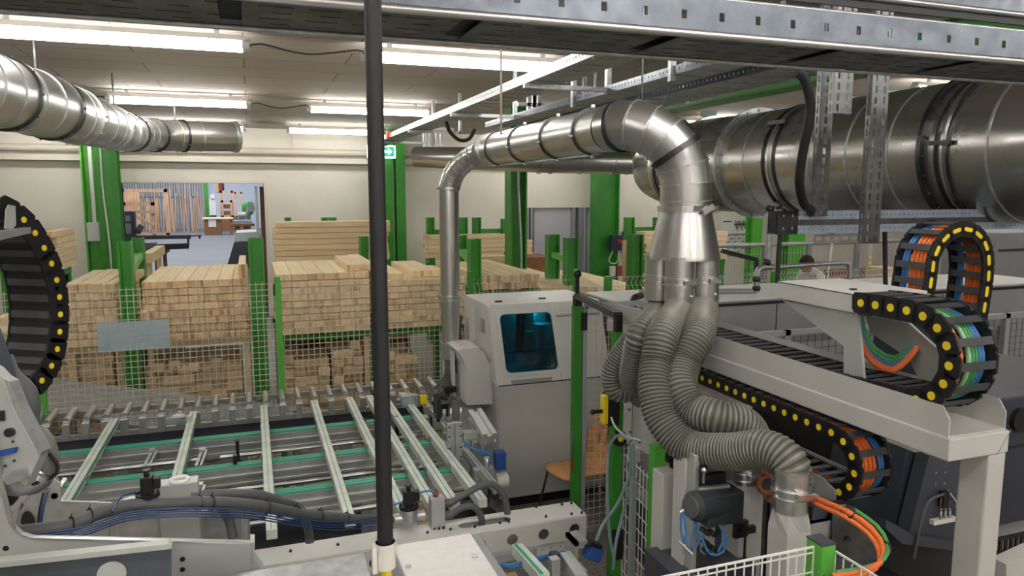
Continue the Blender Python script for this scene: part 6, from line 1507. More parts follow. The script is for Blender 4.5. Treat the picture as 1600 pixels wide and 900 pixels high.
# motor etc
r = root('black_motor', D(1120, 790, 3.0), 'large black motor block with round end between the white columns', 'motor')
a = D(1080, 792, 2.95); c = D(1135, 782, 3.05)
MB().tube([a, a+(c-a)*.08, c], [.045, .062, .062], 20).box(a+V((.06, -.03, -.09)), c+V((.04, .05, .06))).build('body', 'motor', r, bevel=.006)
MB().cyl(a-(c-a)*.05, a, .044, n=20).build('end_cap', 'hosegrey', r)
MB().cyl(D(1090, 765, 2.98), D(1138, 760, 3.02), .014, n=12).build('steel_rod', 'steel', r)
MB().box(D(1093, 756, 3.02)-V((0, 0, .03)), D(1137, 748, 3.05)+V((0, .04, .02))).build('black_rail', 'black', r)
MB().box(D(1118, 740, 3.1)-V((0, 0, .04)), D(1142, 722, 3.12)+V((.02, .06, .02))).build('grey_block', 'hosegrey', r)
b = MB(); b.box(D(1095, 742, 2.98)-V((.0, 0, .03)), D(1107, 728, 2.98)+V((0, .02, .0))); b.build('black_mount', 'black', r)
MB().ball(D(1100, 735, 2.95), .012).tube([D(1100, 735, 2.95), D(1099, 755, 2.96)], .006, 6).build('sensor', 'steel', r)
r = root('valve_plate', D(1118, 845, 3.0), 'small grey plate with black bolts and blue tubes below the black motor', 'plate')
a, c = D(1102, 822, 3.0), D(1124, 870, 3.0); MB().box((a.x, a.y, c.z), (c.x, a.y+.03, a.z)).build('plate', 'plateg', r)
b = MB()
for px, py in ((1107, 834), (1117, 836), (1106, 850), (1118, 860), (1110, 866)): q = D(px, py, 2.97); b.cyl(q, q+V((0, .05, 0)), .011, n=8)
b.build('bolt', 'black', r)
for i, P_ in enumerate(([(1065, 792), (1064, 830), (1070, 850)], [(1068, 800), (1072, 835), (1066, 846)], [(1086, 820), (1080, 845), (1082, 860)], [(1088, 815), (1094, 840), (1086, 856)], [(1096, 840), (1110, 866), (1130, 862), (1136, 835)], [(1124, 820), (1132, 840), (1122, 862)])):
    tubeobj([D(px, py, 2.95) for px, py in P_], .005, 'blue_c', 'thin blue pneumatic tube below the black motor', 'air_line', 'air line', 6, .02, group='blue tubes under the black motor')
one('brass_valve_cross', MB().tube([D(1062, 846, 2.93), D(1072, 856, 2.93), D(1082, 866, 2.92)], .008, 8).tube([D(1068, 868, 2.93), D(1070, 850, 2.93)], .006, 8).tube([D(1062, 800, 2.95), D(1068, 796, 2.95)], .01, 8), 'steel', D(1070, 856, 2.93), 'small shiny push fitting cross at the end of the blue tubes', 'fitting')
r = root('copper_manifold', D(1200, 760, 3.0), 'rusty orange ring bracket between the two white suction ducts', 'bracket')
b = MB(); b.ring(D(1199, 757, 3.1), FWD, .036, .012, 20, 6); b.bar(D(1190, 730, 3.1), D(1205, 740, 3.1), .04, .03); b.bar(D(1213, 762, 3.1), D(1203, 785, 3.1), .035, .03); b.build('ring_bracket', 'copper', r)
MB().cyl(D(1199, 757, 3.12), D(1199, 757, 3.3), .03, n=14).build('dark_core', 'black', r)
b = MB()
for k, px in enumerate((1185, 1197, 1209)): a = D(px, 780, 3.25); b.box((a.x-.018, a.y, 0), (a.x+.014, a.y+.05, a.z))
one('dark_profile_post', b, 'darksteel', D(1197, 780, 3.25), 'dark slotted profile post between the two white suction ducts', 'post')
b = MB().box(D(1060, 905, 3.0), D(1120, 876, 3.4)); one('low_machine_block', b, 'slate', D(1080, 890, 3.1), 'dark low machine block behind the white wire fence', 'machine block')
one('machine_backing', MB().box((2.3, 3.35, .1), (3.4, 3.4, .95)), 'midgrey', (2.8, 3.4, .1), 'grey backing panel behind the black motor and suction ducts', 'panel')

# ================= BACKGROUND ENCLOSURE AND FENCE RAIL =================
Ye = 5.3; a, c = AY(985, 473, Ye), AY(1216, 473, Ye)
r = root('machine_enclosure', (a.x, Ye, 0), 'long low white and grey machine enclosure behind the hoses', 'machine housing')
zt_ = AY(1100, 470, Ye).z; xe_ = AY(1640, 480, Ye).x
MB().box((a.x, Ye, .0), (xe_, Ye+.85, zt_-.02)).build('body', 'midgrey', r)
MB().box((a.x-.01, Ye-.01, zt_-.02), (xe_, Ye+.85, zt_)).build('top', 'whiteplate', r, bevel=.006)
MB().box((a.x, Ye-.012, zt_-.06), (xe_, Ye-.001, zt_-.035)).build('black_edge_strip', 'black', r)
b = MB()
for px in (1213, 1320, 1470): q = AY(px, 500, Ye-.002); b.box((q.x-.005, Ye-.004, .3), (q.x+.005, Ye, zt_-.07))
b.split('panel_joint', 'slate', r)
MB().cyl(AY(1000, 462, Ye+.1)+V((0, 0, .03)), AY(1180, 455, Ye+.1)+V((0, 0, .0)), .025, n=12).build('hand_bar', 'grille', r)
MB().tube(spl([AY(990, 480, Ye-.05), AY(991, 466, Ye-.05), AY(1002, 462, Ye+.02)], .02), .028, 10).build('bar_end', 'black', r)
r = root('guard_fence', (5, 4.6, 0), 'grey framed guard fence panel with fine mesh seen below the portal beam', 'fence')
Yq = 4.5; a, c = AY(1150, 520, Yq), AY(1640, 500, Yq); zq = AY(1250, 514, Yq).z
MB().box((a.x, Yq-.02, zq-.04), (c.x+.5, Yq+.02, zq)).box((AY(1221, 600, Yq).x, Yq-.02, 0), (AY(1221, 600, Yq).x+.05, Yq+.02, zq)).box((AY(1560, 600, Yq).x, Yq-.02, 0), (AY(1560, 600, Yq).x+.05, Yq+.02, zq)).build('frame', 'grille', r)
mesh_panel(MB(), (a.x, Yq+.03, 0), (c.x+.5, Yq+.03, 0), .3, zq-.06, .07, .06, .003).build('mesh_infill', 'darksteel', r)
MB().box((a.x, Yq+.06, .2), (c.x+.5, Yq+.07, zq-.12)).build('backing_sheet', 'midgrey', r)
# boxes at the far right
r = root('electrical_cabinet', AY(1500, 480, 4.9), 'tall light grey electrical cabinet behind the chain arch at the right', 'cabinet')
Yc_ = 6.75; a, c = AY(1560, 364, Yc_), AY(1680, 364, Yc_); MB().box((a.x, Yc_, 0), (c.x+1, Yc_+.8, a.z)).build('body', 'midgrey', r, bevel=.01); MB().box((a.x+.02, Yc_-.01, AY(1600, 392, Yc_).z), (c.x+1, Yc_, AY(1600, 388, Yc_).z)).build('door_joint', 'slate', r)
r = root('white_machine_tower', AY(1500, 480, 5.9), 'white machine column with a notice sheet seen through the chain arch', 'machine column')
Yw = 7.6; a, c = AY(1478, 380, Yw), AY(1556, 380, Yw); MB().box((a.x, Yw, 0), (c.x, Yw+.5, AY(1500, 362, Yw).z)).build('body', 'white', r, bevel=.01)
a, c = AY(1482, 388, Yw), AY(1494, 420, Yw); MB().box((a.x, Yw-.008, c.z), (c.x, Yw, a.z)).build('notice_sheet', 'posterw', r)
b = MB()
for k in range(6): b.box((a.x+.01, Yw-.011, a.z-.03-.035*k), (c.x-.02, Yw-.008, a.z-.022-.035*k))
b.build('print_lines', 'slate', r)
one('timber_packet', MB().box(V((AY(1385, 455, 7.8).x, 7.8, 0)), AY(1412, 419, 7.8)+V((0, .4, 0))), 'wsidex', AY(1385, 455, 7.3), 'small pale wooden packet behind the fence just left of the chain arch', 'box')
wp = one('marked_post', MB().box(V((AY(1356, 480, 8.2).x, 8.2, 0)), AY(1364, 350, 8.2)+V((0, .06, 0))), 'white', AY(1360, 480, 8.2), 'narrow white post behind the right slotted strut', 'post')
b = MB()
for k in range(4): q = AY(1358, 402+9*k, 8.18); b.obox(q+V((.015, 0, 0)), V((.022, 0, .012)), V((0, .004, 0)), V((-.006, 0, .012)))
b.build('hazard_mark', 'yellow', wp)
one('red_brick_panel', MB().box(V((AY(1290, 470, 12).x, 12, 0)), AY(1420, 416, 12)+V((0, .1, 0))), 'copper', AY(1290, 470, 12), 'reddish brown low panel behind the person in the white shirt', 'panel')
b = MB(); q = AY(1275, 400, 8.4)
b.cyl(AY(1300, 380, 8.3), V((AY(1283, 425, 8.3).x, 8.3, 0)), .012, n=6); one('white_rod', b, 'posterw', AY(1291, 425, 8.3), 'thin white rod leaning behind the guard rail', 'rod')

# ================= PERSON =================
Yp_ = 8.7; hd = AY(1259, 398, Yp_)
r = root('person', (hd.x+.1, Yp_, 0), 'person in a white shirt bending forward behind the guard rail, head down', 'person')
def skin_body(name, joints, edges, m, parent, sub=2):
    L = WL(parent); me = bpy.data.meshes.new(name); me.from_pydata([tuple(V(j[0])-L) for j in joints], edges, []); me.materials.append(M[m])
    o = bpy.data.objects.new(name, me); COL.objects.link(o); o.parent = parent; o['_w'] = list(L)
    sk = o.modifiers.new('skin', 'SKIN'); sk.use_smooth_shade = True
    lay = me.skin_vertices[0] if me.skin_vertices else me.attributes
    if not me.skin_vertices:
        bpy.context.view_layer.objects.active = o
    sv = me.skin_vertices[0].data if me.skin_vertices else None
    if sv:
        for i, j in enumerate(joints): sv[i].radius = (j[1], j[1] if len(j) < 3 else j[2]); sv[i].use_root = (i == 0)
    s_ = o.modifiers.new('sub', 'SUBSURF'); s_.levels = sub; s_.render_levels = sub
    return o
hx_, hz_ = hd.x, hd.z
# pelvis to the right, trunk bends to the left/forward, head lowered
def J(x, y, z): return V((hx_+x, Yp_+y, z))
hip = J(.42, .1, .98)
jt = [(hip, .15, .13), (J(.30, .08, 1.22), .15, .12), (J(.16, .03, 1.42), .17, .12), (J(.06, 0, 1.52), .09, .08), (J(.02, -.02, 1.60), .055, .055),
      (J(.44, .2, .95), .09), (J(.40, .2, .50), .065), (J(.44, .22, .08), .045), (J(.34, .2, .04), .04),
      (J(.44, .0, .95), .09), (J(.42, -.02, .50), .065), (J(.48, 0, .08), .045), (J(.38, 0, .04), .04),
      (J(.14, .2, 1.43), .07), (J(.05, .24, 1.18), .05), (J(-.12, .16, 1.05), .036), (J(-.18, .13, 1.02), .03),
      (J(.14, -.16, 1.43), .07), (J(.06, -.2, 1.18), .05), (J(-.10, -.14, 1.05), .036), (J(-.16, -.12, 1.02), .03)]
ed = [(0, 1), (1, 2), (2, 3), (3, 4), (0, 5), (5, 6), (6, 7), (7, 8), (0, 9), (9, 10), (10, 11), (11, 12), (2, 13), (13, 14), (14, 15), (15, 16), (2, 17), (17, 18), (18, 19), (19, 20)]
def skin_obj(name, jt, ed, m, parent):
    L = WL(parent); me = bpy.data.meshes.new(name); me.from_pydata([tuple(V(j[0])-L) for j in jt], ed, [])
    o = bpy.data.objects.new(name, me); COL.objects.link(o); o.parent = parent; o['_w'] = list(L); me.materials.append(M[m])
    sk = o.modifiers.new('skin', 'SKIN'); sk.use_smooth_shade = True
    try:
        if not me.skin_vertices:
            bpy.context.view_layer.objects.active = o
            with bpy.context.temp_override(object=o, active_object=o): bpy.ops.mesh.customdata_skin_add()
    except Exception as ex: print('skin', ex)
    if me.skin_vertices:
        for i, j in enumerate(jt):
            me.skin_vertices[0].data[i].radius = (j[1], j[-1]); me.skin_vertices[0].data[i].use_root = (i == 0)
    s_ = o.modifiers.new('sub', 'SUBSURF'); s_.levels = 1; s_.render_levels = 2
    return o
skin_obj('body', jt, ed, 'skin', r)
sh = [(J(.40, .1, 1.0), .175, .155)]+[(jt[1][0], .172, .145), (jt[2][0], .19, .145), (jt[3][0], .105, .095)]+[(jt[13][0], .085), (jt[14][0]*.7+jt[13][0]*.3, .07)]+[(jt[17][0], .085), (jt[18][0]*.7+jt[17][0]*.3, .07)]
skin_obj('white_shirt', sh, [(0, 1), (1, 2), (2, 3), (2, 4), (4, 5), (2, 6), (6, 7)], 'shirt', r)
skin_obj('trousers', [(J(.42, .1, .97), .165, .15), (jt[5][0], .105), (jt[6][0], .082), (J(.44, .22, .14), .07), (jt[9][0], .105), (jt[10][0], .082), (J(.48, 0, .14), .07)], [(0, 1), (1, 2), (2, 3), (0, 4), (4, 5), (5, 6)], 'trousers', r)
hc = V((hx_-.03, Yp_-.05, 1.60))
b = MB().ball(hc, .105, 18, 12, (.82, .95, 1.1)); b.ball(hc+V((-.04, -.10, -.01)), .018, 8, 6, (.7, 1, 1.2)); b.ball(hc+V((.085, 0, 0)), .022, 8, 6, (.5, .8, 1.2)); b.ball(hc+V((-.085, 0, 0)), .022, 8, 6, (.5, .8, 1.2)); b.ball(hc+V((-.02, -.09, -.05)), .02, 8, 6, (1.3, .5, .4)); b.build('head', 'skin', r)
b = MB().ball(hc+V((.012, .0, .045)), .112, 18, 12, (.88, 1.0, .95)); b.build('hair', 'hair', r)
b = MB()
for s_ in (-.035, .03): b.ball(hc+V((s_-.01, -.092, .012)), .010, 8, 6)
b.build('eyes', 'hair', r)
# ================= LEFT MACHINE =================
XL_ = -.75
yzl = lambda y, z: V((XL_, y, z))
dots = [(2, 322), (16, 326), (30, 335.5), (40.6, 340), (50, 355), (59, 370), (68, 385), (76, 399), (83, 414), (89, 434), (93.5, 462), (95, 493), (93.6, 523), (89.6, 551), (83.8, 573), (76, 586), (67.6, 595), (59, 603.5), (50, 612), (41, 621), (28, 632), (12, 642)]
NL = V((-.85, .527, 0)); PL0 = V((-.78, 3.0, 0))
PLn = lambda px, py, o=0: on_plane(px, py, PL0-NL*o, NL)
pthL = [PLn(px, py) for px, py in dots]
pthL = spl(pthL, .01)
# smooth the measured curve
for _ in range(30): pthL = [pthL[0]]+[(pthL[i-1]+pthL[i]*2+pthL[i+1])/4 for i in range(1, len(pthL)-1)]+[pthL[-1]]
chain(pthL, NL, .19, .085, .066, 'black energy chain with yellow caps curving down at the left edge', flip=-1, back=1, cs=.13)
pc = resample(pthL, .03)
cables(pc, NL, (.05,), .022, 'rubber', 'thick black hose inside the curved left energy chain', 'black hoses in the left chain')
cables(pc, NL, (.10, .115), .008, 'blue_c', 'blue cable inside the curved left energy chain', 'blue cables in the left chain')
cables(pc, NL, (.135,), .007, 'white_c', 'white cable inside the curved left energy chain', 'white cables in the left chain')
r = root('chain_bracket', PLn(15, 340, .02), 'light grey sheet bracket holding the upper end of the left energy chain', 'bracket')
MB().prism([PLn(px, py, .02) for px, py in ((8, 328), (12, 320), (22, 322), (23, 352), (17, 358), (6, 357))], -NL*.006).build('cheek', 'plateg', r)
MB().prism([PLn(px, py, .02) for px, py in ((-20, 362), (37, 355), (38, 364), (-20, 377))], -NL*.03).build('arm', 'galv', r)

# left robot head / gripper plate
r = root('gripper_head', D(40, 700, 2.0), 'grey machine head with a blue name plate and thick hoses at the left edge', 'machine head')
def dp(b, pts, d_, th=.04): return b.prism([D(px, py, d_) for px, py in pts], FWD*th)
dp(MB(), [(-10, 575), (4, 590), (22, 640), (62, 712), (40, 760), (8, 742), (-20, 735), (-20, 570)], 2.0).build('side_plate', 'plateg', r, bevel=.002)
dp(MB(), [(4, 590), (14, 596), (32, 640), (66, 705), (62, 712), (22, 640)], 1.995).build('edge_strip', 'galv', r)
dp(MB(), [(-10, 706), (24, 699), (22, 708), (-10, 716)], 1.985, .01).build('blue_plate', 'blue', r)
b = MB(); q = D(14, 676, 1.99); b.cyl(q-FWD*.004, q+FWD*.01, .012, n=16); q = D(3, 650, 1.99); b.box(q+V((-.006, -.002, -.014)), q+V((.006, .006, .014)));
for px, py in ((-5, 695), (20, 690), (22, 720), (8, 728)): q = D(px, py, 1.995); b.ball(q, .004, 6, 4)
b.build('hole', 'black', r)
dp(MB(), [(0, 742), (36, 732), (40, 748), (10, 758)], 1.98, .05).build('lower_lip', 'galv', r)
dp(MB(), [(-20, 500), (0, 555), (14, 600), (-2, 600), (-20, 560)], 2.05).build('upper_cover', 'slate', r)
for i, (P_, rad, nm, m_, lb) in enumerate((
    ([(2, 560), (16, 590), (40, 612), (46, 640), (38, 660)], .030, 'ribbed_hose', 'hosegrey', 'thick dark hose bulging at the left edge, upper one'),
    ([(10, 640), (36, 640), (48, 668), (44, 700), (30, 720)], .030, 'ribbed_hose', 'hosegrey', 'thick dark hose bulging at the left edge, lower one'),
    ([(44, 672), (64, 690), (72, 720), (62, 748), (44, 756)], .034, 'suction_hose', 'flex', 'thick smooth grey hose bending behind the machine head'))):
    tubeobj([D(px, py, 2.12) for px, py in P_], rad, m_, lb, nm, 'hose', 16, .02)
r = root('pipe_elbow', D(50, 745, 2.1), 'cast metal pipe elbow with clamp below the machine head at the left edge', 'pipe elbow')
MB().tube(spl([D(60, 742, 2.1), D(46, 752, 2.08), D(24, 756, 2.05), D(2, 740, 2.02)], .01), .034, 20).build('elbow', 'galv', r)
MB().ring(D(58, 738, 2.1), (D(62, 730, 2.1)-D(46, 752, 2.08)), .034, .007, 24, 6).box(D(50, 726, 2.1)-V((.012, .02, .004)), D(54, 726, 2.1)+V((.014, 0, .004))).build('clamp', 'steel', r)
MB().tube([D(0, 770, 2.1), D(4, 758, 2.06)], [.05, .04], 18).build('black_sleeve', 'black', r)
tubeobj([D(40, 678, 2.05), D(66, 698, 2.08), D(88, 722, 2.1), D(88, 740, 2.1), D(70, 750, 2.1), D(52, 756, 2.05)], .0055, 'rubber', 'thin black cable looping right of the machine head', 'loop_cable', 'cable', 8)
one('silver_arm', MB().bar(AY(30, 660, 3.4), AY(54, 640, 3.7), .06, .05).box((AY(54, 640, 3.7).x-.02, 3.68, 0), (AY(54, 640, 3.7).x+.02, 3.72, AY(54, 640, 3.7).z)), 'plateg', AY(40, 650, 3.5), 'small light grey bar behind the thick hoses at the left', 'bar')
# brushed steel plates
YP = 2.35
r = root('steel_side_plate', AY(110, 800, YP+.5), 'brushed steel plate behind the hose bundle in the left foreground', 'machine plate')
MB().prism([AY(px, py, YP+.75) for px, py in ((10, 905), (12, 800), (34, 766), (62, 712), (93, 752), (94, 783), (180, 786), (262, 788), (262, 840), (391, 842), (391, 905))], (0, .01, 0)).build('plate', 'brush', r)
q = AY(43, 817, YP+.74); b = MB(); b.tube([q, q+V((0, .004, 0))], .001, 4); 
b = MB(); b.prism([q+V((.022*cos(t), 0, .045*sin(t))) for t in [2*pi*k/20 for k in range(20)]], (0, .004, 0)); b.build('oval_port', 'black', r)
MB().prism([AY(px, py, YP+.73) for px, py in ((15, 812), (17, 814), (42, 782), (40, 780))], (0, .004, 0)).prism([AY(px, py, YP+.73) for px, py in ((20, 816), (22, 818), (37, 788), (35, 786))], (0, .004, 0)).build('bent_edge', 'steel', r)
r = root('bracket_plate', AY(75, 752, YP+.55), 'small grey steel plate with an eyelet and a blue air line, above the brushed plate', 'bracket')
MB().prism([AY(px, py, YP+.6) for px, py in ((50, 758), (64, 752), (84, 748), (94, 755), (94, 785), (60, 785))], (0, .008, 0)).build('plate', 'plateg', r)
q = AY(70, 765, YP+.59); MB().ring(q, (0, 1, 0), .012, .005, 16, 6).box(q+V((-.008, -.01, -.04)), q+V((.008, 0, 0))).build('eyelet', 'steel', r); MB().cyl(AY(85, 775, YP+.6), V((AY(85, 775, YP+.6).x, YP+.755, AY(85, 775, YP+.6).z)), .012, n=10).build('spacer', 'steel', r)
tubeobj([AY(70, 770, YP+.55), AY(64, 795, YP+.52), AY(62, 815, YP+.52), AY(65, 833, YP+.52)], .008, 'rubber', 'black air hose dropping from the eyelet plate', 'hose', 'hose', 8)
tubeobj([AY(72, 770, YP+.54), AY(67, 795, YP+.5), AY(64, 815, YP+.5), AY(66, 833, YP+.5)], .005, 'airblue', 'blue air tube dropping from the eyelet plate', 'air_line', 'air line', 6)
# the rounded translucent-looking housings behind (bright brushed covers)
for i, (px0, px1, lb) in enumerate(((160, 262, 'bright curved steel cover behind the hose bundle, left of the steel manifold'), (292, 391, 'bright curved steel cover behind the hose bundle, right of the steel manifold'))):
    a, c = AY(px0, 845, YP+.68), AY(px1, 845, YP+.68); z1 = AY(px0, 795, YP+.68).z; w_ = c.x-a.x
    b = MB(); pts = [(a.x, 0, a.z-.1), (c.x, 0, a.z-.1)]
    b.prism([V((a.x+w_*.0, YP+.68, a.z-.15)), V((c.x, YP+.68, a.z-.15)), V((c.x, YP+.68, z1)), V((a.x+w_*.25, YP+.68, z1)), V((a.x+w_*.1, YP+.68, z1-.05))], (0, .12, 0))
    one('curved_cover', b, 'brush', (a.x, YP+.68, a.z-.15), lb, 'machine cover', bevel=.03)
# main grey plate with the curved notch
r = root('large_grey_plate', AY(200, 860, YP-.05), 'large grey machine side plate with a rounded inner corner across the lower left', 'machine plate')
Yg_ = YP-.1
out = [(-30, 600), (0, 745), (17, 815), (24, 826), (34, 835), (50, 840), (140, 842), (391, 848), (391, 930), (-30, 930)]
MB().prism([AY(px, py, Yg_) for px, py in out], (0, .02, 0)).build('plate', 'plateg', r, bevel=.0015)
edge = [(0, 745), (17, 815), (24, 826), (34, 835), (50, 840), (140, 842), (391, 848)]
b = MB()
for i in range(len(edge)-1): b.bar(AY(*edge[i], Yg_+.0), AY(*edge[i+1], Yg_+.0), .012, .004, up=(0, 0, 1))
b.build('bright_edge', 'steel', r)
b = MB()
for px, py in ((9, 857), (285, 874), (285, 890)): q = AY(px, py, Yg_-.001); b.cyl(q, q+V((0, .004, 0)), .0075, n=16)
b.build('hole', 'black', r)
MB().prism([AY(px, py, Yg_+.05) for px, py in ((391, 848), (398, 848), (398, 875), (412, 895), (391, 900))], (0, .06, 0)).build('end_bracket', 'grey', r)
# channel section in front
r = root('channel_section', AY(130, 880, 1.9), 'grey channel section with pale upper lip and round boss in the lower left corner', 'channel')
Yc2 = 2.0
MB().prism([AY(px, py, Yc2) for px, py in ((-40, 887), (268, 851), (268, 960), (-40, 960))], (0, .004, 0)).build('web', 'channelg', r)
MB().prism([AY(px, py, Yc2-.03) for px, py in ((-40, 882), (262, 850), (268, 853), (268, 858), (-40, 892))], (0, .03, 0)).build('upper_lip', 'plateg', r, bevel=.001)
q = AY(175, 896, Yc2-.001); MB().cyl(q, q-V((0, .005, 0)), .034, n=28).build('round_boss', 'plateg', r)
# objects beneath the rails in the lower centre-left (dark bed with slats)
r = root('lower_conveyor', (.2, 4, .3), 'dark slatted lower conveyor bed seen beneath the rails and the long hose', 'conveyor')
b = MB()
for k in range(7): b.box((-.6, 3.85+.07*k, .50), (.75, 3.905+.07*k, .515))
b.build('slats', 'hosegrey', r); MB().box((-.62, 3.82, .1), (.77, 3.85, .53)).box((-.62, 4.36, .1), (.77, 4.38, .53)).build('side_frame', 'darksteel', r)

# ================= NEIGHBOURING HALL =================
HB = 44.0
r = root('frame_rack', AY(230, 350, 47), 'pale timber frames and a braced rack standing in the far hall, left side', 'rack')
def fr(b, px0, px1, py0, py1, Y, t=.14):
    a, c = AY(px0, py0, Y), AY(px1, py1, Y); c.z = max(0, c.z)
    b.box((a.x, Y, a.z-t), (c.x, Y+.1, a.z)); b.box((a.x, Y, c.z), (c.x, Y+.1, c.z+t)); b.box((a.x, Y, c.z), (a.x+t, Y+.1, a.z)); b.box((c.x-t, Y, c.z), (c.x, Y+.1, a.z)); return b
b = fr(MB(), 188, 266, 295, 380, 50, .2); b.build('outer_frame', 'wsidez', r); b = fr(MB(), 190, 245, 316, 380, 48.5, .2); b.build('outer_frame', 'wsidez', r)
a, c = AY(212, 338, 48.5), AY(240, 353, 48.5); MB().bar(a, c, .18).bar(AY(190, 331, 48.5), AY(242, 331, 48.5), .18).build('brace', 'wsidez', r)
a = AY(190, 300, 51); MB().box((a.x, 51, 0), (AY(216, 300, 51).x, 51.3, a.z)).build('board_panel', 'wsidez', r)
random.seed(3)
k = 0
for px in range(212, 318, 3):
    Y = random.uniform(53, 57); h_ = random.uniform(288, 312); a, c = AY(px+random.uniform(-1, 0), h_, Y), AY(px+random.uniform(3, 5), 358, Y)
    ln = random.uniform(-.12, .12)
    me = MB().obox(((a.x+c.x)/2, Y, a.z/2), ((c.x-a.x)/2, 0, 0), (0, .06, 0), (ln, 0, a.z/2)).build('standing_plank', 'wsidez', None, ((a.x+c.x)/2, Y, 0))
    tag(me, 'upright plank leaning against the back wall of the far hall', 'plank', 'planks standing in the far hall')
b = MB()
for px in range(192, 322, 4): a = AY(px, 284, 59.5); b.box((a.x-.05, 59.5, 0), (a.x+.05, 59.6, 5.2))
b.box((AY(190, 284, 59.5).x, 59.5, 2.3), (AY(322, 284, 59.5).x, 59.6, 2.4)); one('bar_rack', b, 'grille', AY(250, 300, 45.5), 'grey vertical bar rack along the back wall of the far hall', 'rack')
r = root('far_machine', AY(332, 320, 53.5), 'green and grey pillar machine in the middle of the far hall', 'machine')
a = AY(321, 284, 54); MB().box((a.x-.1, 54, 0), (a.x+.12, 54.2, 4.5)).build('green_pillar', 'green', r)
a, c = AY(326, 303, 53.5), AY(338, 336, 53.5); MB().box((a.x, 53.5, c.z), (c.x, 54, a.z-.3)).box((a.x+.1, 53.4, a.z-.3), (c.x-.05, 53.8, a.z)).build('head', 'white', r); MB().box((a.x, 53.5, 0), (c.x, 54, c.z)).build('base', 'slate', r)
a, c = AY(319, 340, 51), AY(365, 359, 51); r = root('work_bench', a, 'brown wooden work bench with a white sheet in the far hall', 'bench')
MB().box((a.x, 50.6, 0), (AY(346, 350, 51).x, 51.4, a.z-.12)).build('cupboard', 'card', r); MB().box((a.x-.1, 50.5, a.z-.1), (c.x, 51.5, a.z)).build('top', 'wsidex', r)
q = AY(331, 350, 50.5); MB().box((q.x-.2, 50.57, q.z-.2), (q.x+.25, 50.6, q.z+.3)).build('sheet', 'posterw', r)
MB().box((c.x-.2, 50.6, 0), (c.x-.05, 51.3, a.z-.1)).build('leg', 'card', r)
r = root('shelf_rack', AY(355, 330, 56), 'pale wooden shelf rack with boxes beside the flag in the far hall', 'shelf')
b = fr(MB(), 343, 366, 298, 340, 56, .16); fr(b, 345, 364, 313, 340, 55.8, .15); fr(b, 366, 380, 300, 340, 56, .12); b.build('frame', 'wsidez', r)
MB().box((AY(343, 320, 56).x, 55.7, 0), (AY(380, 320, 56).x, 56.4, AY(350, 340, 56).z)).build('base', 'card', r)
b = MB(); a = AY(346, 322, 56.1)
for px in (348, 352, 356, 360): 
    for py in (326, 336): q = AY(px, py, 56.1); b.box((q.x-.1, 56.0, q.z), (q.x+.08, 56.3, q.z+.3))
b.build('boxes', 'card', r)
r = root('flag', AY(345, 290, 44), 'hanging flag in black red and gold on the far hall wall', 'flag')
for k, (m_, px0, px1) in enumerate((('yellow', 338, 341.5), ('red', 341.5, 346), ('black', 346, 350))):
    a, c = AY(px0, 283, 59.9), AY(px1, 300-(k > 1), 59.9); MB().box((a.x, 59.9, c.z), (c.x, 59.99, a.z+.3)).build('stripe', m_, r)
r = root('mitre_saw', AY(378, 345, 33), 'grey mitre saw machine on a brown bench near the right side of the far hall', 'saw')
a, c = AY(361, 350, 33), AY(398, 354, 33); MB().box((a.x, 32.7, a.z-.1), (c.x, 33.4, a.z)).box((a.x+.15, 32.8, 0), (a.x+.35, 33.3, a.z-.1)).box((c.x-.45, 32.8, 0), (c.x-.2, 33.3, a.z-.1)).build('bench', 'card', r)
b = MB().box((a.x+.1, 32.8, a.z), (c.x-.1, 33.3, a.z+.15)); b.tube([V((a.x+.6, 33, a.z+.2)), V((a.x+.75, 33, a.z+.75))], .1, 10); b.cyl((a.x+.3, 33, a.z+.35), (a.x+.6, 33, a.z+.35), .16, n=14); b.box((a.x+.7, 32.9, a.z+.5), (a.x+.95, 33.1, a.z+.9)); b.build('saw_body', 'galv', r)
one('green_part_far', MB().ball(AY(388, 325, 50), .5, 12, 8, (.8, .5, 1)).cyl(V((AY(388, 325, 50).x, 50, 0)), AY(388, 325, 50), .12), 'green', AY(388, 345, 36), 'green round machine part behind the mitre saw', 'machine part')
r = root('panel_saw', AY(225, 380, 20), 'dark table saw with long fence bar on a brown stand in the gate opening', 'saw')
Yk_ = 20.0
a, c = AY(188, 330, Yk_), AY(212, 375, Yk_); MB().box((a.x-.4, Yk_, c.z-.2), (c.x, Yk_+.35, a.z)).build('control_panel', 'slate', r, bevel=.03); MB().box((a.x, Yk_-.02, a.z-.25), (c.x-.08, Yk_, a.z-.1)).box((a.x, Yk_-.02, a.z-.55), (c.x-.08, Yk_, a.z-.3)).build('panel_field', 'midgrey', r)
MB().cyl(AY(214, 356, Yk_), AY(222, 360, Yk_), .12, n=14).build('blade_guard', 'hosegrey', r)
b = MB().bar(AY(212, 371, Yk_-1), AY(298, 370, Yk_-1), .09, .09); b.bar(AY(297, 369, Yk_-1), AY(315, 368, Yk_-1), .03); b.bar(AY(294, 371, Yk_-1), AY(294, 384, Yk_-1), .05); b.bar(AY(312, 368, Yk_-1), AY(312, 373, Yk_-1), .04); b.build('fence_bar', 'slate', r)
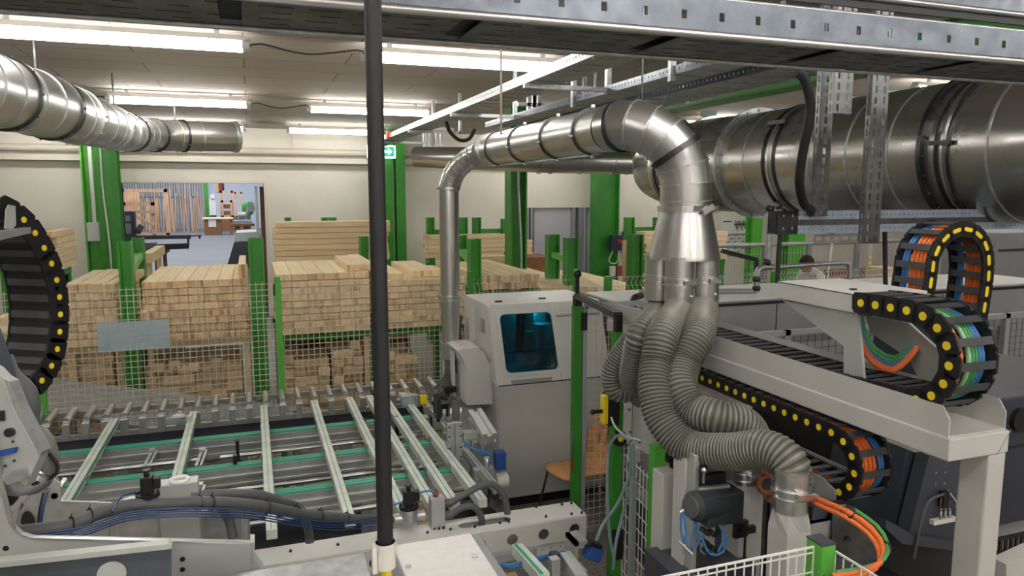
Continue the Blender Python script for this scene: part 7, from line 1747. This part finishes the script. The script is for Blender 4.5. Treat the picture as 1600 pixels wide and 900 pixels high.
MB().bar(AY(243, 386, Yk_-1), AY(295, 384, Yk_-1), .13, .13).build('lower_bar', 'motor', r)
a, c = AY(222, 389, Yk_-1), AY(262, 395, Yk_-1); MB().box((a.x-.3, Yk_-1.2, c.z), (c.x, Yk_-.5, a.z)).box((c.x-.1, Yk_-1.1, 0), (c.x-.02, Yk_-1.0, c.z)).box((c.x-.28, Yk_-1.1, 0), (c.x-.2, Yk_-1.0, c.z)).box((a.x-.2, Yk_-1.1, 0), (a.x-.1, Yk_-1.0, c.z)).build('stand', 'brownframe', r)
MB().box((AY(200, 376, Yk_).x, Yk_-.9, AY(230, 388, Yk_-1).z), (AY(248, 376, Yk_).x, Yk_-.4, AY(230, 380, Yk_-1).z)).build('table', 'midgrey', r)
r = root('tilted_hopper', AY(390, 390, 18), 'grey slanted steel hopper at the right side of the gate opening', 'hopper')
pp = [(368, 364), (405, 362), (412, 378), (412, 480), (350, 480)]
MB().prism([AY(px, py, 18.2) for px, py in pp], (0, 1.4, 0)).build('body', 'galv', r)
MB().prism([AY(px, py, 18.0) for px, py in ((366, 378), (404, 376), (404, 418), (354, 418))], (0, .1, 0)).build('dark_front', 'slate', r)
for i, (px0, px1, m_, lb) in enumerate(((397, 402, 'galv', 'grey pipe column near the right edge of the gate opening'), (405, 412, 'brownframe', 'brown wooden board standing at the right edge of the gate opening'))):
    a, c = AY(px0, 284, 17.6), AY(px1, 284, 17.6); one('standing_profile', MB().box((a.x, 17.6, 0), (c.x, 17.7, 2.8)), m_, (a.x, 17.6, 0), lb, 'profile')
tag(one('stacked_planks_by_gate', MB().box(AY(222, 412, 10.4), AY(236, 396, 10.4)+V((0, 1.6, 0))).box((AY(225, 412, 10.4).x, 10.6, 0), (AY(233, 412, 10.4).x, 10.7, AY(222, 411, 10.4).z)).box((AY(225, 412, 10.4).x, 11.7, 0), (AY(233, 412, 10.4).x, 11.8, AY(222, 411, 10.4).z)), 'wsidex', AY(222, 412, 10.4), 'pale planks lying between the green rack posts at the left gate column', 'plank'))
